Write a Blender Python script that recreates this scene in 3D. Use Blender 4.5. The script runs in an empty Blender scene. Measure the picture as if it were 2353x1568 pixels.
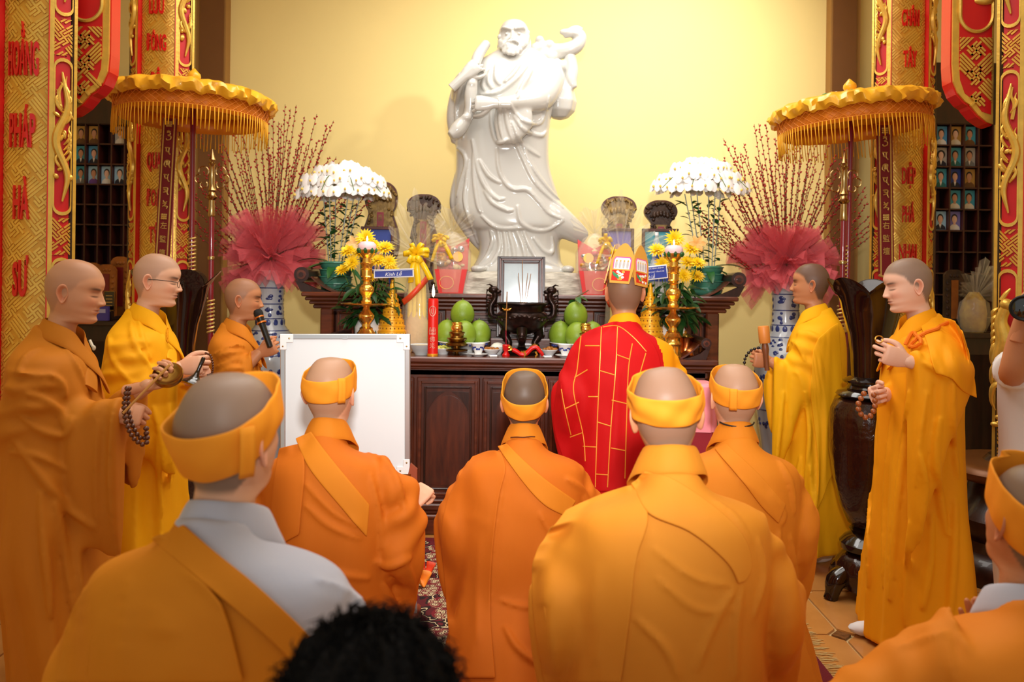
import bpy, bmesh, math, random
import numpy as np
from mathutils import Vector, Matrix
from mathutils.bvhtree import BVHTree

SC = bpy.context.scene
COL = SC.collection
PI = math.pi
# ------------------------------------------------------------------ camera
F, CX, CY, ROLL, CZ = 1800.0, 1205.0, 660.0, math.radians(0.7), 1.51
RIGHT = Vector((math.cos(ROLL), 0, math.sin(ROLL)))
UP = Vector((-math.sin(ROLL), 0, math.cos(ROLL)))
CAMP = Vector((0, 0, CZ))
cd = bpy.data.cameras.new('camera')
cd.sensor_width = 36.0
cd.lens = F / 2353 * 36.0
cd.shift_x = (1176.5 - CX) / 2353
cd.shift_y = (CY - 784) / 2353
cd.clip_start = 0.05
cd.dof.use_dof = True
cd.dof.focus_distance = 3.6
cd.dof.aperture_fstop = 3.2
cam = bpy.data.objects.new('camera', cd)
COL.objects.link(cam)
cam.matrix_world = Matrix(((RIGHT.x, UP.x, 0, 0), (RIGHT.y, UP.y, -1, 0), (RIGHT.z, UP.z, 0, CZ), (0, 0, 0, 1)))
SC.camera = cam
# ------------------------------------------------------------------ world, lights, exposure
w = bpy.data.worlds.new('world'); SC.world = w; w.use_nodes = True
bg = w.node_tree.nodes['Background']
bg.inputs[0].default_value = (1.0, 0.985, 0.96, 1); bg.inputs[1].default_value = 0.42
SC.view_settings.view_transform = 'Standard'
SC.view_settings.look = 'None'
SC.view_settings.gamma = 1.0
SC.view_settings.use_curve_mapping = False
SC.view_settings.exposure = 0.52

def area(name, loc, target, size, power, color=(1, 1, 1), sy=None):
    l = bpy.data.lights.new(name, 'AREA'); l.energy = power; l.color = color
    l.shape = 'RECTANGLE'; l.size = size; l.size_y = sy or size
    o = bpy.data.objects.new(name, l); COL.objects.link(o)
    o.location = loc
    o.rotation_euler = (Vector(target) - Vector(loc)).to_track_quat('-Z', 'Y').to_euler()
    return o
def spot(name, loc, target, power, angle, blend, rad, color=(1, 1, 1)):
    l = bpy.data.lights.new(name, 'SPOT'); l.energy = power; l.color = color
    l.spot_size = math.radians(angle); l.spot_blend = blend; l.shadow_soft_size = rad
    o = bpy.data.objects.new(name, l); COL.objects.link(o)
    o.location = loc
    o.rotation_euler = (Vector(target) - Vector(loc)).to_track_quat('-Z', 'Y').to_euler()
    return o
area('ceiling_lamp_front', (0, 2.6, 4.55), (0, 2.9, 0), 3.4, 62, (1, 0.975, 0.93), 2.6)
area('ceiling_lamp_altar', (0.2, 4.9, 4.55), (0, 5.3, 0), 3.6, 64, (1, 0.975, 0.93), 1.2)
spot('statue_spotlight', (1.75, 3.7, 4.1), (0.85, 6.9, 3.4), 205, 76, 0.9, 0.07, (1, 0.975, 0.93))
spot('camera_flash', (0.05, -0.10, 2.0), (0.05, 4.2, 1.62), 370, 62, 1.0, 0.09, (1, 0.98, 0.95))

# ------------------------------------------------------------------ helpers
def P(x, y, d):
    u = float((x - CX) / F); v = float((CY - y) / F); d = float(d)
    return CAMP + d * (u * RIGHT + v * UP + Vector((0, 1, 0)))
def PXZ(x, y, d):
    p = P(x, y, d); return p.x, p.z
def pdir(x, y):
    return (float((x - CX) / F) * RIGHT + float((CY - y) / F) * UP + Vector((0, 1, 0))).normalized()

def lin(c):
    if isinstance(c, str):
        c = [int(c[i:i + 2], 16) for i in (0, 2, 4)]
    return tuple((v / 255 / 12.92) if v / 255 <= 0.04045 else ((v / 255 + 0.055) / 1.055) ** 2.4 for v in c[:3])

MATS = {}
def mat(name, col, rough=0.5, metal=0.0, var=0.0, vscale=8.0, bump=0.0, bscale=60.0, sheen=0.0, coat=0.0,
        trans=0.0, alpha=1.0, emit=None, estr=0.0, sss=0.0, stretch=None, col2=None, ior=1.45, vcol=False, spec=None):
    if name in MATS: return MATS[name]
    m = bpy.data.materials.new(name); m.use_nodes = True
    nt = m.node_tree; b = nt.nodes['Principled BSDF']
    c = lin(col) + (1,)
    b.inputs['Base Color'].default_value = c
    b.inputs['Roughness'].default_value = rough
    b.inputs['Metallic'].default_value = metal
    b.inputs['Sheen Weight'].default_value = sheen
    if sheen: b.inputs['Sheen Roughness'].default_value = 0.5; b.inputs['Sheen Tint'].default_value = c
    b.inputs['Coat Weight'].default_value = coat
    b.inputs['Transmission Weight'].default_value = trans
    b.inputs['Alpha'].default_value = alpha
    b.inputs['IOR'].default_value = ior
    if spec is not None: b.inputs['Specular IOR Level'].default_value = spec
    if sss:
        b.inputs['Subsurface Weight'].default_value = sss
        b.inputs['Subsurface Radius'].default_value = (0.012, 0.005, 0.003)
        b.inputs['Subsurface Scale'].default_value = 1.0
    if emit is not None:
        b.inputs['Emission Color'].default_value = lin(emit) + (1,)
        b.inputs['Emission Strength'].default_value = estr
    tc = nt.nodes.new('ShaderNodeTexCoord')
    mp = nt.nodes.new('ShaderNodeMapping')
    nt.links.new(tc.outputs['Object'], mp.inputs[0])
    if stretch: mp.inputs['Scale'].default_value = stretch
    if vcol:
        at = nt.nodes.new('ShaderNodeAttribute'); at.attribute_name = 'Col'
        nt.links.new(at.outputs['Color'], b.inputs['Base Color'])
    if var or col2:
        n = nt.nodes.new('ShaderNodeTexNoise'); n.inputs['Scale'].default_value = vscale; n.inputs['Detail'].default_value = 5
        nt.links.new(mp.outputs[0], n.inputs['Vector'])
        mx = nt.nodes.new('ShaderNodeMix'); mx.data_type = 'RGBA'
        cr = nt.nodes.new('ShaderNodeMapRange'); cr.inputs[1].default_value = 0.3; cr.inputs[2].default_value = 0.7
        nt.links.new(n.outputs[0], cr.inputs[0]); nt.links.new(cr.outputs[0], mx.inputs['Factor'])
        c2 = lin(col2) + (1,) if col2 else tuple(v * (1 - var) for v in c[:3]) + (1,)
        mx.inputs['A'].default_value = c; mx.inputs['B'].default_value = c2
        nt.links.new(mx.outputs['Result'], b.inputs['Base Color'])
    if bump:
        n = nt.nodes.new('ShaderNodeTexNoise'); n.inputs['Scale'].default_value = bscale; n.inputs['Detail'].default_value = 4
        nt.links.new(mp.outputs[0], n.inputs['Vector'])
        bp = nt.nodes.new('ShaderNodeBump'); bp.inputs['Strength'].default_value = bump; bp.inputs['Distance'].default_value = 0.01
        nt.links.new(n.outputs[0], bp.inputs['Height']); nt.links.new(bp.outputs[0], b.inputs['Normal'])
    MATS[name] = m
    return m

def tag(o, label, cat, group=None, kind=None):
    if label: o['label'] = label
    if cat: o['category'] = cat
    if group: o['group'] = group
    if kind: o['kind'] = kind
    return o
def empty(name, loc=(0, 0, 0), rz=0.0, label=None, cat=None, group=None, parent=None):
    o = bpy.data.objects.new(name, None); COL.objects.link(o)
    o.location = loc; o.rotation_euler = (0, 0, rz); o.empty_display_size = 0.1
    if parent: o.parent = parent
    return tag(o, label, cat, group)
def copy_tree(o, parent=None):
    c = o.copy(); COL.objects.link(c)
    if parent is not None: c.parent = parent
    for ch in list(o.children): copy_tree(ch, c)
    return c

def cr(vals, t):
    """Catmull-Rom through rows of vals at t in [0, len-1]."""
    v = np.asarray(vals, float); n = len(v)
    if v.ndim == 1: v = v[:, None]
    t = np.clip(np.asarray(t, float), 0, n - 1); i = np.minimum(t.astype(int), n - 2); f = (t - i)[:, None]
    p0 = v[np.maximum(i - 1, 0)]; p1 = v[i]; p2 = v[i + 1]; p3 = v[np.minimum(i + 2, n - 1)]
    return 0.5 * (2 * p1 + (p2 - p0) * f + (2 * p0 - 5 * p1 + 4 * p2 - p3) * f ** 2 + (3 * p1 - p0 - 3 * p2 + p3) * f ** 3)
def crs(pts, n):
    """n points evenly spaced in parameter along a smooth curve."""
    return cr(pts, np.linspace(0, len(pts) - 1, n))
def resample(pts, n):
    p = np.asarray(pts, float); s = np.r_[0, np.cumsum(np.linalg.norm(np.diff(p, axis=0), axis=1))]
    t = np.linspace(0, s[-1], n)
    return np.stack([np.interp(t, s, p[:, k]) for k in range(p.shape[1])], 1)

class MB:
    def __init__(s): s.v = []; s.f = []; s.n = 0; s.mi = []
    def add(s, verts, faces, mi=0):
        verts = [tuple(map(float, p)) for p in verts]
        b = s.n; s.v += verts; s.n += len(verts)
        s.f += [tuple(i + b for i in fc) for fc in faces]; s.mi += [mi] * len(faces)
        return s
    def box(s, c, sz, rz=0.0, M=None, mi=0, bev=0.0):
        x, y, z = (k / 2 for k in sz)
        if bev:
            vs = []
            for sx in (-1, 1):
                for sy in (-1, 1):
                    for sg in (-1, 1):
                        vs += [(sx * x, sy * (y - bev), sg * (z - bev)), (sx * (x - bev), sy * y, sg * (z - bev)), (sx * (x - bev), sy * (y - bev), sg * z)]
            bm = bmesh.new()
            bv = [bm.verts.new(v) for v in vs]
            r = bmesh.ops.convex_hull(bm, input=bv)
            bm.verts.ensure_lookup_table(); bm.verts.index_update()
            vs = [v.co.copy() for v in bm.verts]; fs = [[v.index for v in f.verts] for f in bm.faces]
            bm.free()
        else:
            vs = [Vector((a * x, b * y, d * z)) for a in (-1, 1) for b in (-1, 1) for d in (-1, 1)]
            fs = [(0, 1, 3, 2), (4, 6, 7, 5), (0, 4, 5, 1), (2, 3, 7, 6), (0, 2, 6, 4), (1, 5, 7, 3)]
        R = M if M is not None else Matrix.Rotation(rz, 3, 'Z')
        return s.add([R @ Vector(v) + Vector(c) for v in vs], fs, mi)
    def grid(s, G, closed_u=False, closed_v=False, mi=0):
        """G: array rows x cols x 3"""
        G = np.asarray(G, float); r, c = G.shape[:2]
        fs = []
        for i in range(r - 1 + (1 if closed_v else 0)):
            i2 = (i + 1) % r
            for j in range(c - 1 + (1 if closed_u else 0)):
                j2 = (j + 1) % c
                fs.append((i * c + j, i * c + j2, i2 * c + j2, i2 * c + j))
        return s.add(G.reshape(-1, 3), fs, mi)
    def loft(s, G, caps=True, mi=0):
        """closed rings"""
        G = np.asarray(G, float); r, c = G.shape[:2]; b = s.n
        s.grid(G, closed_u=True, mi=mi)
        if caps:
            s.f.append(tuple(b + j for j in range(c))[::-1]); s.mi.append(mi)
            s.f.append(tuple(b + (r - 1) * c + j for j in range(c))); s.mi.append(mi)
        return s
    def lathe(s, prof, n=32, c=(0, 0, 0), caps=True, fn=None, mi=0):
        th = np.linspace(0, 2 * PI, n, endpoint=False); G = []
        for r, z in prof:
            rr = r * (fn(th, z) if fn else 1.0)
            G.append(np.stack([c[0] + rr * np.cos(th), c[1] + rr * np.sin(th), np.full(n, c[2] + z)], 1))
        return s.loft(np.array(G), caps, mi)
    def tube(s, pts, rad, n=8, caps=True, smooth=0, mi=0, flat=None):
        p = np.asarray(pts, float); rad = np.broadcast_to(np.asarray(rad, float), (len(p),)).copy()
        if smooth:
            rad = cr(rad, np.linspace(0, len(p) - 1, smooth))[:, 0]; p = crs(p, smooth)
        t = np.gradient(p, axis=0); t /= np.linalg.norm(t, axis=1)[:, None] + 1e-12
        ref = np.array([0, 0, 1.0]) if abs(t[0][2]) < 0.9 else np.array([1.0, 0, 0])
        u = np.cross(t[0], ref); u /= np.linalg.norm(u)
        th = np.linspace(0, 2 * PI, n, endpoint=False); G = []
        for i in range(len(p)):
            u = u - t[i] * np.dot(u, t[i]); u /= np.linalg.norm(u) + 1e-12
            v = np.cross(t[i], u)
            G.append(p[i] + rad[i] * (np.cos(th)[:, None] * u + np.sin(th)[:, None] * v * (flat or 1.0)))
        return s.loft(np.array(G), caps, mi)
    def capsule(s, pts, rad, n=10, mi=0, smooth=0):
        """tube with round ends"""
        p = np.asarray(pts, float); rad = np.broadcast_to(np.asarray(rad, float), (len(p),)).copy()
        if smooth:
            rad = cr(rad, np.linspace(0, len(p) - 1, smooth))[:, 0]; p = crs(p, smooth)
        d0 = p[0] - p[1]; d0 /= np.linalg.norm(d0); d1 = p[-1] - p[-2]; d1 /= np.linalg.norm(d1)
        A = [(p[0] + d0 * rad[0] * math.sin(a), rad[0] * math.cos(a)) for a in (1.45, 1.0, 0.5)]
        B = [(p[-1] + d1 * rad[-1] * math.sin(a), rad[-1] * math.cos(a)) for a in (0.5, 1.0, 1.45)]
        pp = [a[0] for a in A] + list(p) + [b_[0] for b_ in B]
        rr = [a[1] for a in A] + list(rad) + [b_[1] for b_ in B]
        return s.tube(pp, rr, n, True, 0, mi)
    def ell(s, c, r, n=16, m=10, M=None, mi=0):
        th = np.linspace(0, 2 * PI, n, endpoint=False); G = []
        for k in range(m + 1):
            a = -PI / 2 + PI * (0.02 + 0.96 * k / m)
            pts = np.stack([r[0] * math.cos(a) * np.cos(th), r[1] * math.cos(a) * np.sin(th), np.full(n, r[2] * math.sin(a))], 1)
            if M is not None: pts = pts @ np.array(M.to_3x3()).T
            G.append(pts + np.array(c))
        return s.loft(np.array(G), True, mi)
    def prism(s, poly, d0, d1, axis='y', mi=0):
        """polygon (x,z) extruded along y from d0 to d1 (or (x,y) along z)"""
        n = len(poly)
        if axis == 'y': v = [(x, d0, z) for x, z in poly] + [(x, d1, z) for x, z in poly]
        elif axis == 'x': v = [(d0, x, z) for x, z in poly] + [(d1, x, z) for x, z in poly]
        else: v = [(x, z, d0) for x, z in poly] + [(x, z, d1) for x, z in poly]
        f = [tuple(range(n)), tuple(range(2 * n - 1, n - 1, -1))] + [(i, i + n, (i + 1) % n + n, (i + 1) % n) for i in range(n)]
        return s.add(v, f, mi)
    def mesh(s, name, mats, smooth=True, sharp=None):
        me = bpy.data.meshes.new(name); me.from_pydata(s.v, [], s.f)
        for m in (mats if isinstance(mats, (list, tuple)) else [mats]):
            if m: me.materials.append(m)
        if len(me.materials) > 1: me.polygons.foreach_set('material_index', s.mi)
        me.update()
        bm = bmesh.new(); bm.from_mesh(me); bmesh.ops.recalc_face_normals(bm, faces=bm.faces[:]); bm.to_mesh(me); bm.free()
        if smooth:
            me.polygons.foreach_set('use_smooth', [True] * len(me.polygons))
            if sharp is not None: me.set_sharp_from_angle(angle=math.radians(sharp))
        return me
    def build(s, name, mats, parent=None, smooth=True, sharp=40, loc=None, rz=0, label=None, cat=None, group=None, kind=None):
        o = bpy.data.objects.new(name, s.mesh(name, mats, smooth, sharp)); COL.objects.link(o)
        if parent: o.parent = parent
        if loc is not None: o.location = loc
        o.rotation_euler.z = rz
        return tag(o, label, cat, group, kind)

def link(name, me, parent=None, loc=(0, 0, 0), rot=(0, 0, 0), scale=None, label=None, cat=None, group=None, kind=None):
    o = bpy.data.objects.new(name, me); COL.objects.link(o)
    if parent: o.parent = parent
    o.location = loc; o.rotation_euler = rot
    if scale: o.scale = scale if isinstance(scale, (tuple, list)) else (scale,) * 3
    return tag(o, label, cat, group, kind)

def eval_mods(me, mods):
    """apply modifiers to a mesh and return the new mesh"""
    o = bpy.data.objects.new('work', me); COL.objects.link(o)
    for typ, kw in mods:
        m = o.modifiers.new(typ, typ)
        for k, v in kw.items(): setattr(m, k, v)
    dg = bpy.context.evaluated_depsgraph_get(); dg.update()
    r = bpy.data.meshes.new_from_object(o.evaluated_get(dg), depsgraph=dg)
    bpy.data.objects.remove(o)
    return r
def remesh(mb, voxel, smooth=4, fac=0.5):
    me = mb.mesh('soup', None) if isinstance(mb, MB) else mb
    mods = [('REMESH', dict(mode='VOXEL', voxel_size=voxel, use_smooth_shade=True))]
    if smooth: mods.append(('SMOOTH', dict(factor=fac, iterations=smooth)))
    return eval_mods(me, mods)
def verts_of(me):
    a = np.empty(len(me.vertices) * 3); me.vertices.foreach_get('co', a); return a.reshape(-1, 3)
def bvh_of(me):
    return BVHTree.FromPolygons([v.co.copy() for v in me.vertices], [tuple(p.vertices) for p in me.polygons])
def me_to_mb(me, M=None):
    mb = MB(); vs = [(M @ v.co if M else v.co) for v in me.vertices]
    mb.add(vs, [tuple(p.vertices) for p in me.polygons]); return mb

def text_mesh(body, size=1.0, ext=0.0, off=0.0, sx=1.0, align='CENTER', res=3, shear=0.0):
    c = bpy.data.curves.new('text', 'FONT'); c.body = body; c.size = size; c.extrude = ext; c.offset = off
    c.align_x = align; c.align_y = 'CENTER'; c.resolution_u = res; c.shear = shear
    o = bpy.data.objects.new('text', c); COL.objects.link(o)
    dg = bpy.context.evaluated_depsgraph_get(); dg.update()
    me = bpy.data.meshes.new_from_object(o.evaluated_get(dg), depsgraph=dg)
    bpy.data.objects.remove(o); bpy.data.curves.remove(c)
    if sx != 1.0: me.transform(Matrix.Diagonal((sx, 1, 1, 1)))
    me.materials.clear()
    return me
def text_on(body, height, width, mat_, parent, loc, rot=(PI / 2, 0, 0), ext=0.001, off=0.0, name='lettering', shear=0.0):
    """flat lettering scaled to a height and a width; stands in local xz plane by default"""
    me = text_mesh(body, 1.0, 0.0, off, shear=shear)
    v = verts_of(me)
    if len(v) == 0: return None
    x0, x1 = v[:, 0].min(), v[:, 0].max(); y0, y1 = v[:, 1].min(), v[:, 1].max()
    sy = height / (y1 - y0); sx = (width / (x1 - x0)) if width else sy
    me.transform(Matrix.Diagonal((sx, sy, 1, 1)) @ Matrix.Translation((-(x0 + x1) / 2, -(y0 + y1) / 2, 0)))
    me.materials.append(mat_)
    return link(name, me, parent, loc, rot)

rng = np.random.default_rng(7)
random.seed(7)
_pn = rng.random((64, 64))
def vnoise(u, v, pu=None):
    """smooth 2D value noise, periodic in u with integer period pu; -1..1"""
    u = np.asarray(u, float); v = np.asarray(v, float)
    iu = np.floor(u).astype(int); iv = np.floor(v).astype(int); fu = u - iu; fv = v - iv
    fu = fu * fu * (3 - 2 * fu); fv = fv * fv * (3 - 2 * fv)
    def h(a, b):
        if pu: a = a % pu
        return _pn[a % 64, b % 64]
    return ((h(iu, iv) * (1 - fu) + h(iu + 1, iv) * fu) * (1 - fv) + (h(iu, iv + 1) * (1 - fu) + h(iu + 1, iv + 1) * fu) * fv) * 2 - 1
def sstep(a, b, x):
    t = np.clip((x - a) / (b - a), 0, 1); return t * t * (3 - 2 * t)
# ------------------------------------------------------------------ materials of the setting
M_wall = mat('wall_paint', 'f1d98e', 0.6, var=0.03, vscale=2, bump=0.02, bscale=150)
M_ceil = mat('ceiling_paint', 'f4ecd8', 0.8)
M_gold = mat('gold_paint', 'dfa63c', 0.36, 0.35, var=0.16, vscale=14, bump=0.06, bscale=90)
M_goldb = mat('gold_leaf', 'eec055', 0.3, 0.5, var=0.2, vscale=20, bump=0.12, bscale=60)
M_red = mat('red_lacquer', 'd81414', 0.32, coat=0.2, var=0.08, vscale=6)
M_redg = mat('red_ground', 'cc1212', 0.45, var=0.1, vscale=8)
M_dark = mat('dark_wood', '3a1a10', 0.32, coat=0.25, col2='241009', vscale=5, stretch=(6, 6, 0.8), bump=0.05, bscale=30)
M_wood = mat('red_brown_wood', '6a3018', 0.32, coat=0.35, col2='431c0e', vscale=4, stretch=(1.2, 7, 7), bump=0.04, bscale=25)
M_woodv = mat('red_brown_panel', '5e2914', 0.34, coat=0.35, col2='3c180c', vscale=4, stretch=(7, 7, 1.0), bump=0.04, bscale=25)
M_brown = mat('brown_paint', '74491f', 0.55, var=0.05)
M_brownl = mat('light_brown_paint', 'a4773a', 0.55, var=0.05)
M_tile = mat('floor_tile', 'cf9450', 0.28, col2='b87b3c', vscale=4, coat=0.15)
M_inset = mat('floor_inset', '8a5c30', 0.35, col2='5e3a1c', vscale=40)
M_grout = mat('grout', 'cdb27a', 0.8)

# ------------------------------------------------------------------ room shell
def struct(name, c, sz, m, bev=0):
    o = MB().box(c, sz, bev=bev).build(name, m, smooth=False); o['kind'] = 'structure'; return o
floor = struct('floor', (0, 2.85, -0.06), (8.9, 8.7, 0.10), M_grout)
struct('ceiling', (0, 2.85, 4.75), (8.9, 8.7, 0.1), M_ceil)
struct('wall_back', (0, 7.0, 2.35), (8.9, 0.2, 4.8), M_wall)
struct('wall_left', (-4.35, 2.85, 2.35), (0.2, 8.5, 4.8), M_wall)
struct('wall_right', (4.35, 2.85, 2.35), (0.2, 8.5, 4.8), M_wall)
for sgn, nm in ((-1, 'trim_1'), (1, 'trim_2')):
    xi = -2.615 if sgn < 0 else 2.63
    o = empty(nm, (0, 0, 0)); o['kind'] = 'structure'
    MB().box((xi + sgn * 0.115, 6.83, 2.35), (0.20, 0.12, 4.7)).build('pilaster_face', M_brown, o, smooth=False)
    MB().box((xi + sgn * 0.01, 6.86, 2.35), (0.02, 0.14, 4.7)).build('pilaster_edge', M_brownl, o, smooth=False)
    MB().box((xi + sgn * 0.235, 6.86, 2.35), (0.05, 0.12, 4.7)).build('pilaster_edge', M_brownl, o, smooth=False)
# floor tiles: octagons with small square insets
T, cut = 0.5, 0.055
def octa(s, c, h):
    a = s / 2 - 0.006
    return [(-a + c, -a), (a - c, -a), (a, -a + c), (a, a - c), (a - c, a), (-a + c, a), (-a, a - c), (-a, -a + c)]
tile_me = MB().prism(octa(T, cut, 0), -0.01, 0.0, 'z').mesh('floor_tile', M_tile, False)
q = cut - 0.012
ins_me = MB().prism([(-q, 0), (0, -q), (q, 0), (0, q)], -0.01, 0.0005, 'z').mesh('floor_inset', M_inset, False)
for i in range(-8, 9):
    for j in range(1, 15):
        x = 1.41 + (i - 3) * T - 0.25; y = 3.44 - 0.25 + (j - 6) * T
        if abs(x) > 4.1 or y > 6.7: continue
        if j < 2: continue
        link('floor_tile', tile_me, floor, (x, y, 0))
        if abs(x + 0.25) < 4.1 and y < 6.2: link('floor_inset', ins_me, floor, (x + 0.25, y + 0.25, 0))

# ------------------------------------------------------------------ fretwork
def clip(poly, x0, x1, y0, y1):
    for ax, lim, sg in ((0, x0, 1), (0, x1, -1), (1, y0, 1), (1, y1, -1)):
        out = []
        for i in range(len(poly)):
            a, b = poly[i], poly[(i + 1) % len(poly)]
            da, db = sg * (a[ax] - lim), sg * (b[ax] - lim)
            if da >= 0: out.append(a)
            if (da >= 0) != (db >= 0):
                t = da / (da - db); out.append((a[0] + (b[0] - a[0]) * t, a[1] + (b[1] - a[1]) * t))
        poly = out
        if len(poly) < 3: return None
    return poly
def fret(x0, x1, y0, y1, g, wd=0.62, ang=45, ok=None):
    """key-fret bars: alternating blocks of long parallel bars and hooked crosses, turned by ang"""
    ca, sa = math.cos(math.radians(ang)), math.sin(math.radians(ang))
    R = math.hypot(x1 - x0, y1 - y0) / 2 + 6 * g; cx, cy = (x0 + x1) / 2, (y0 + y1) / 2
    n = int(R / (6 * g)) + 1; out = []
    for i in range(-n, n + 1):
        for j in range(-n, n + 1):
            s = 1 if (i + j) % 2 else -1
            if (i + j) % 2 == 0:   # hooked cross
                segs = [(-2, 0, 2, 0), (0, -2, 0, 2), (2, 0, 2, -2), (-2, 0, -2, 2), (0, 2, 2, 2), (0, -2, -2, -2), (1, 1, 3, 1), (-1, -1, -3, -1), (1, -1, 1, -3), (-1, 1, -1, 3)]
            elif i % 2:
                segs = [(-3, k, 2.4, k) for k in (-2, -1, 0, 1, 2)]
            else:
                segs = [(k, -3, k, 2.4) for k in (-2, -1, 0, 1, 2)]
            for a, b, c, d in segs:
                h = wd * 0.5
                xa, xb = min(a, c) - h, max(a, c) + h; ya, yb = min(b, d) - h, max(b, d) + h
                q = [(xa, ya), (xb, ya), (xb, yb), (xa, yb)]
                q = [((x + 6 * i) * g, (y + 6 * j) * g) for x, y in q]
                q = [(cx + x * ca - y * sa, cy + x * sa + y * ca) for x, y in q]
                mx = sum(p[0] for p in q) / 4, sum(p[1] for p in q) / 4
                if ok and not ok(*mx): continue
                q = clip(q, x0, x1, y0, y1)
                if q: out.append(q)
    return out

def dragon_relief(mirror=1, h=0.66, wd=0.085):
    """carved gold serpent for a capsule, local: x across, z up, y = out"""
    b = MB(); n = 60; t = np.linspace(0, 1, n)
    x = mirror * wd * 0.36 * np.sin(t * 2 * PI * 1.6) * (0.35 + 0.65 * np.sin(PI * np.clip(t * 1.1, 0, 1)))
    z = -h / 2 + h * t
    r = 0.004 + 0.016 * np.sin(PI * np.clip(t, 0, 1)) ** 0.8
    b.tube(np.stack([x, np.full(n, 0.008), z], 1), r, 8)
    for k in range(14):
        a = rng.uniform(-0.26, 0.2); p = (rng.uniform(-0.034, 0.034), 0.008, a * h * 1.3)
        b.ell(p, (rng.uniform(.008, .016), 0.012, rng.uniform(.012, .026)), 8, 5, Matrix.Rotation(rng.uniform(-1, 1), 3, 'Y'))
    for k in range(12):
        z0 = rng.uniform(-0.3, 0.28) * h; s = rng.choice([-1, 1])
        p = [(s * 0.004, 0.01, z0), (s * 0.02, 0.016, z0 + 0.02), (s * 0.033, 0.014, z0 + 0.05), (s * 0.024, 0.012, z0 + 0.075), (s * 0.03, 0.008, z0 + 0.1)]
        b.tube(p, [0.004, 0.007, 0.007, 0.005, 0.002], 6, smooth=12)
    for s in (-1, 1):   # flame tongues at the top
        b.tube([(s * 0.012, 0.008, h * 0.22), (s * 0.022, 0.012, h * 0.33), (s * 0.008, 0.01, h * 0.40), (s * 0.014, 0.008, h * (0.47 if s > 0 else 0.42))], [0.009, 0.009, 0.006, 0.002], 6, smooth=14)
    return b
def phoenix_relief():
    b = MB()
    b.tube([(0.0, .02, -.33), (.02, .03, -.2), (-.02, .045, -.08), (.0, .05, .03), (-.02, .05, .13), (.0, .055, .2)], [.006, .03, .04, .045, .03, .026], 10, smooth=30)
    b.ell((.005, .06, .22), (.032, .03, .03), 12, 8)
    b.tube([(.02, .065, .225), (.06, .075, .25), (.085, .08, .262)], [.014, .01, .003], 8, smooth=10)
    b.tube([(-.02, .05, .24), (.0, .05, .275), (.02, .05, .3)], [.012, .01, .004], 8, smooth=8)
    for k in range(7):
        s = -1 if k % 2 else 1
        z = .08 - .05 * k
        b.tube([(s * .01, .04, z), (s * .05, .05, z - .03), (s * .06, .035, z - .1), (s * .045, .02, z - .15)], [.012, .014, .01, .004], 7, smooth=14)
    for k in range(6):
        b.tube([(-.035, .04, .2 - .035 * k), (-.055, .045, .18 - .035 * k), (-.06, .03, .14 - .035 * k)], [.006, .012, .004], 6, smooth=8)
    for s in (-1, 1):
        b.tube([(s * .015, .03, -.16), (s * .02, .03, -.3), (s * .018, .02, -.34)], [.008, .007, .007], 6)
    for k in range(8):
        b.ell((rng.uniform(-.045, .045), .015, -.37 + rng.uniform(-.04, .03)), (.025, .014, .014), 8, 5)
    return b

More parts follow.
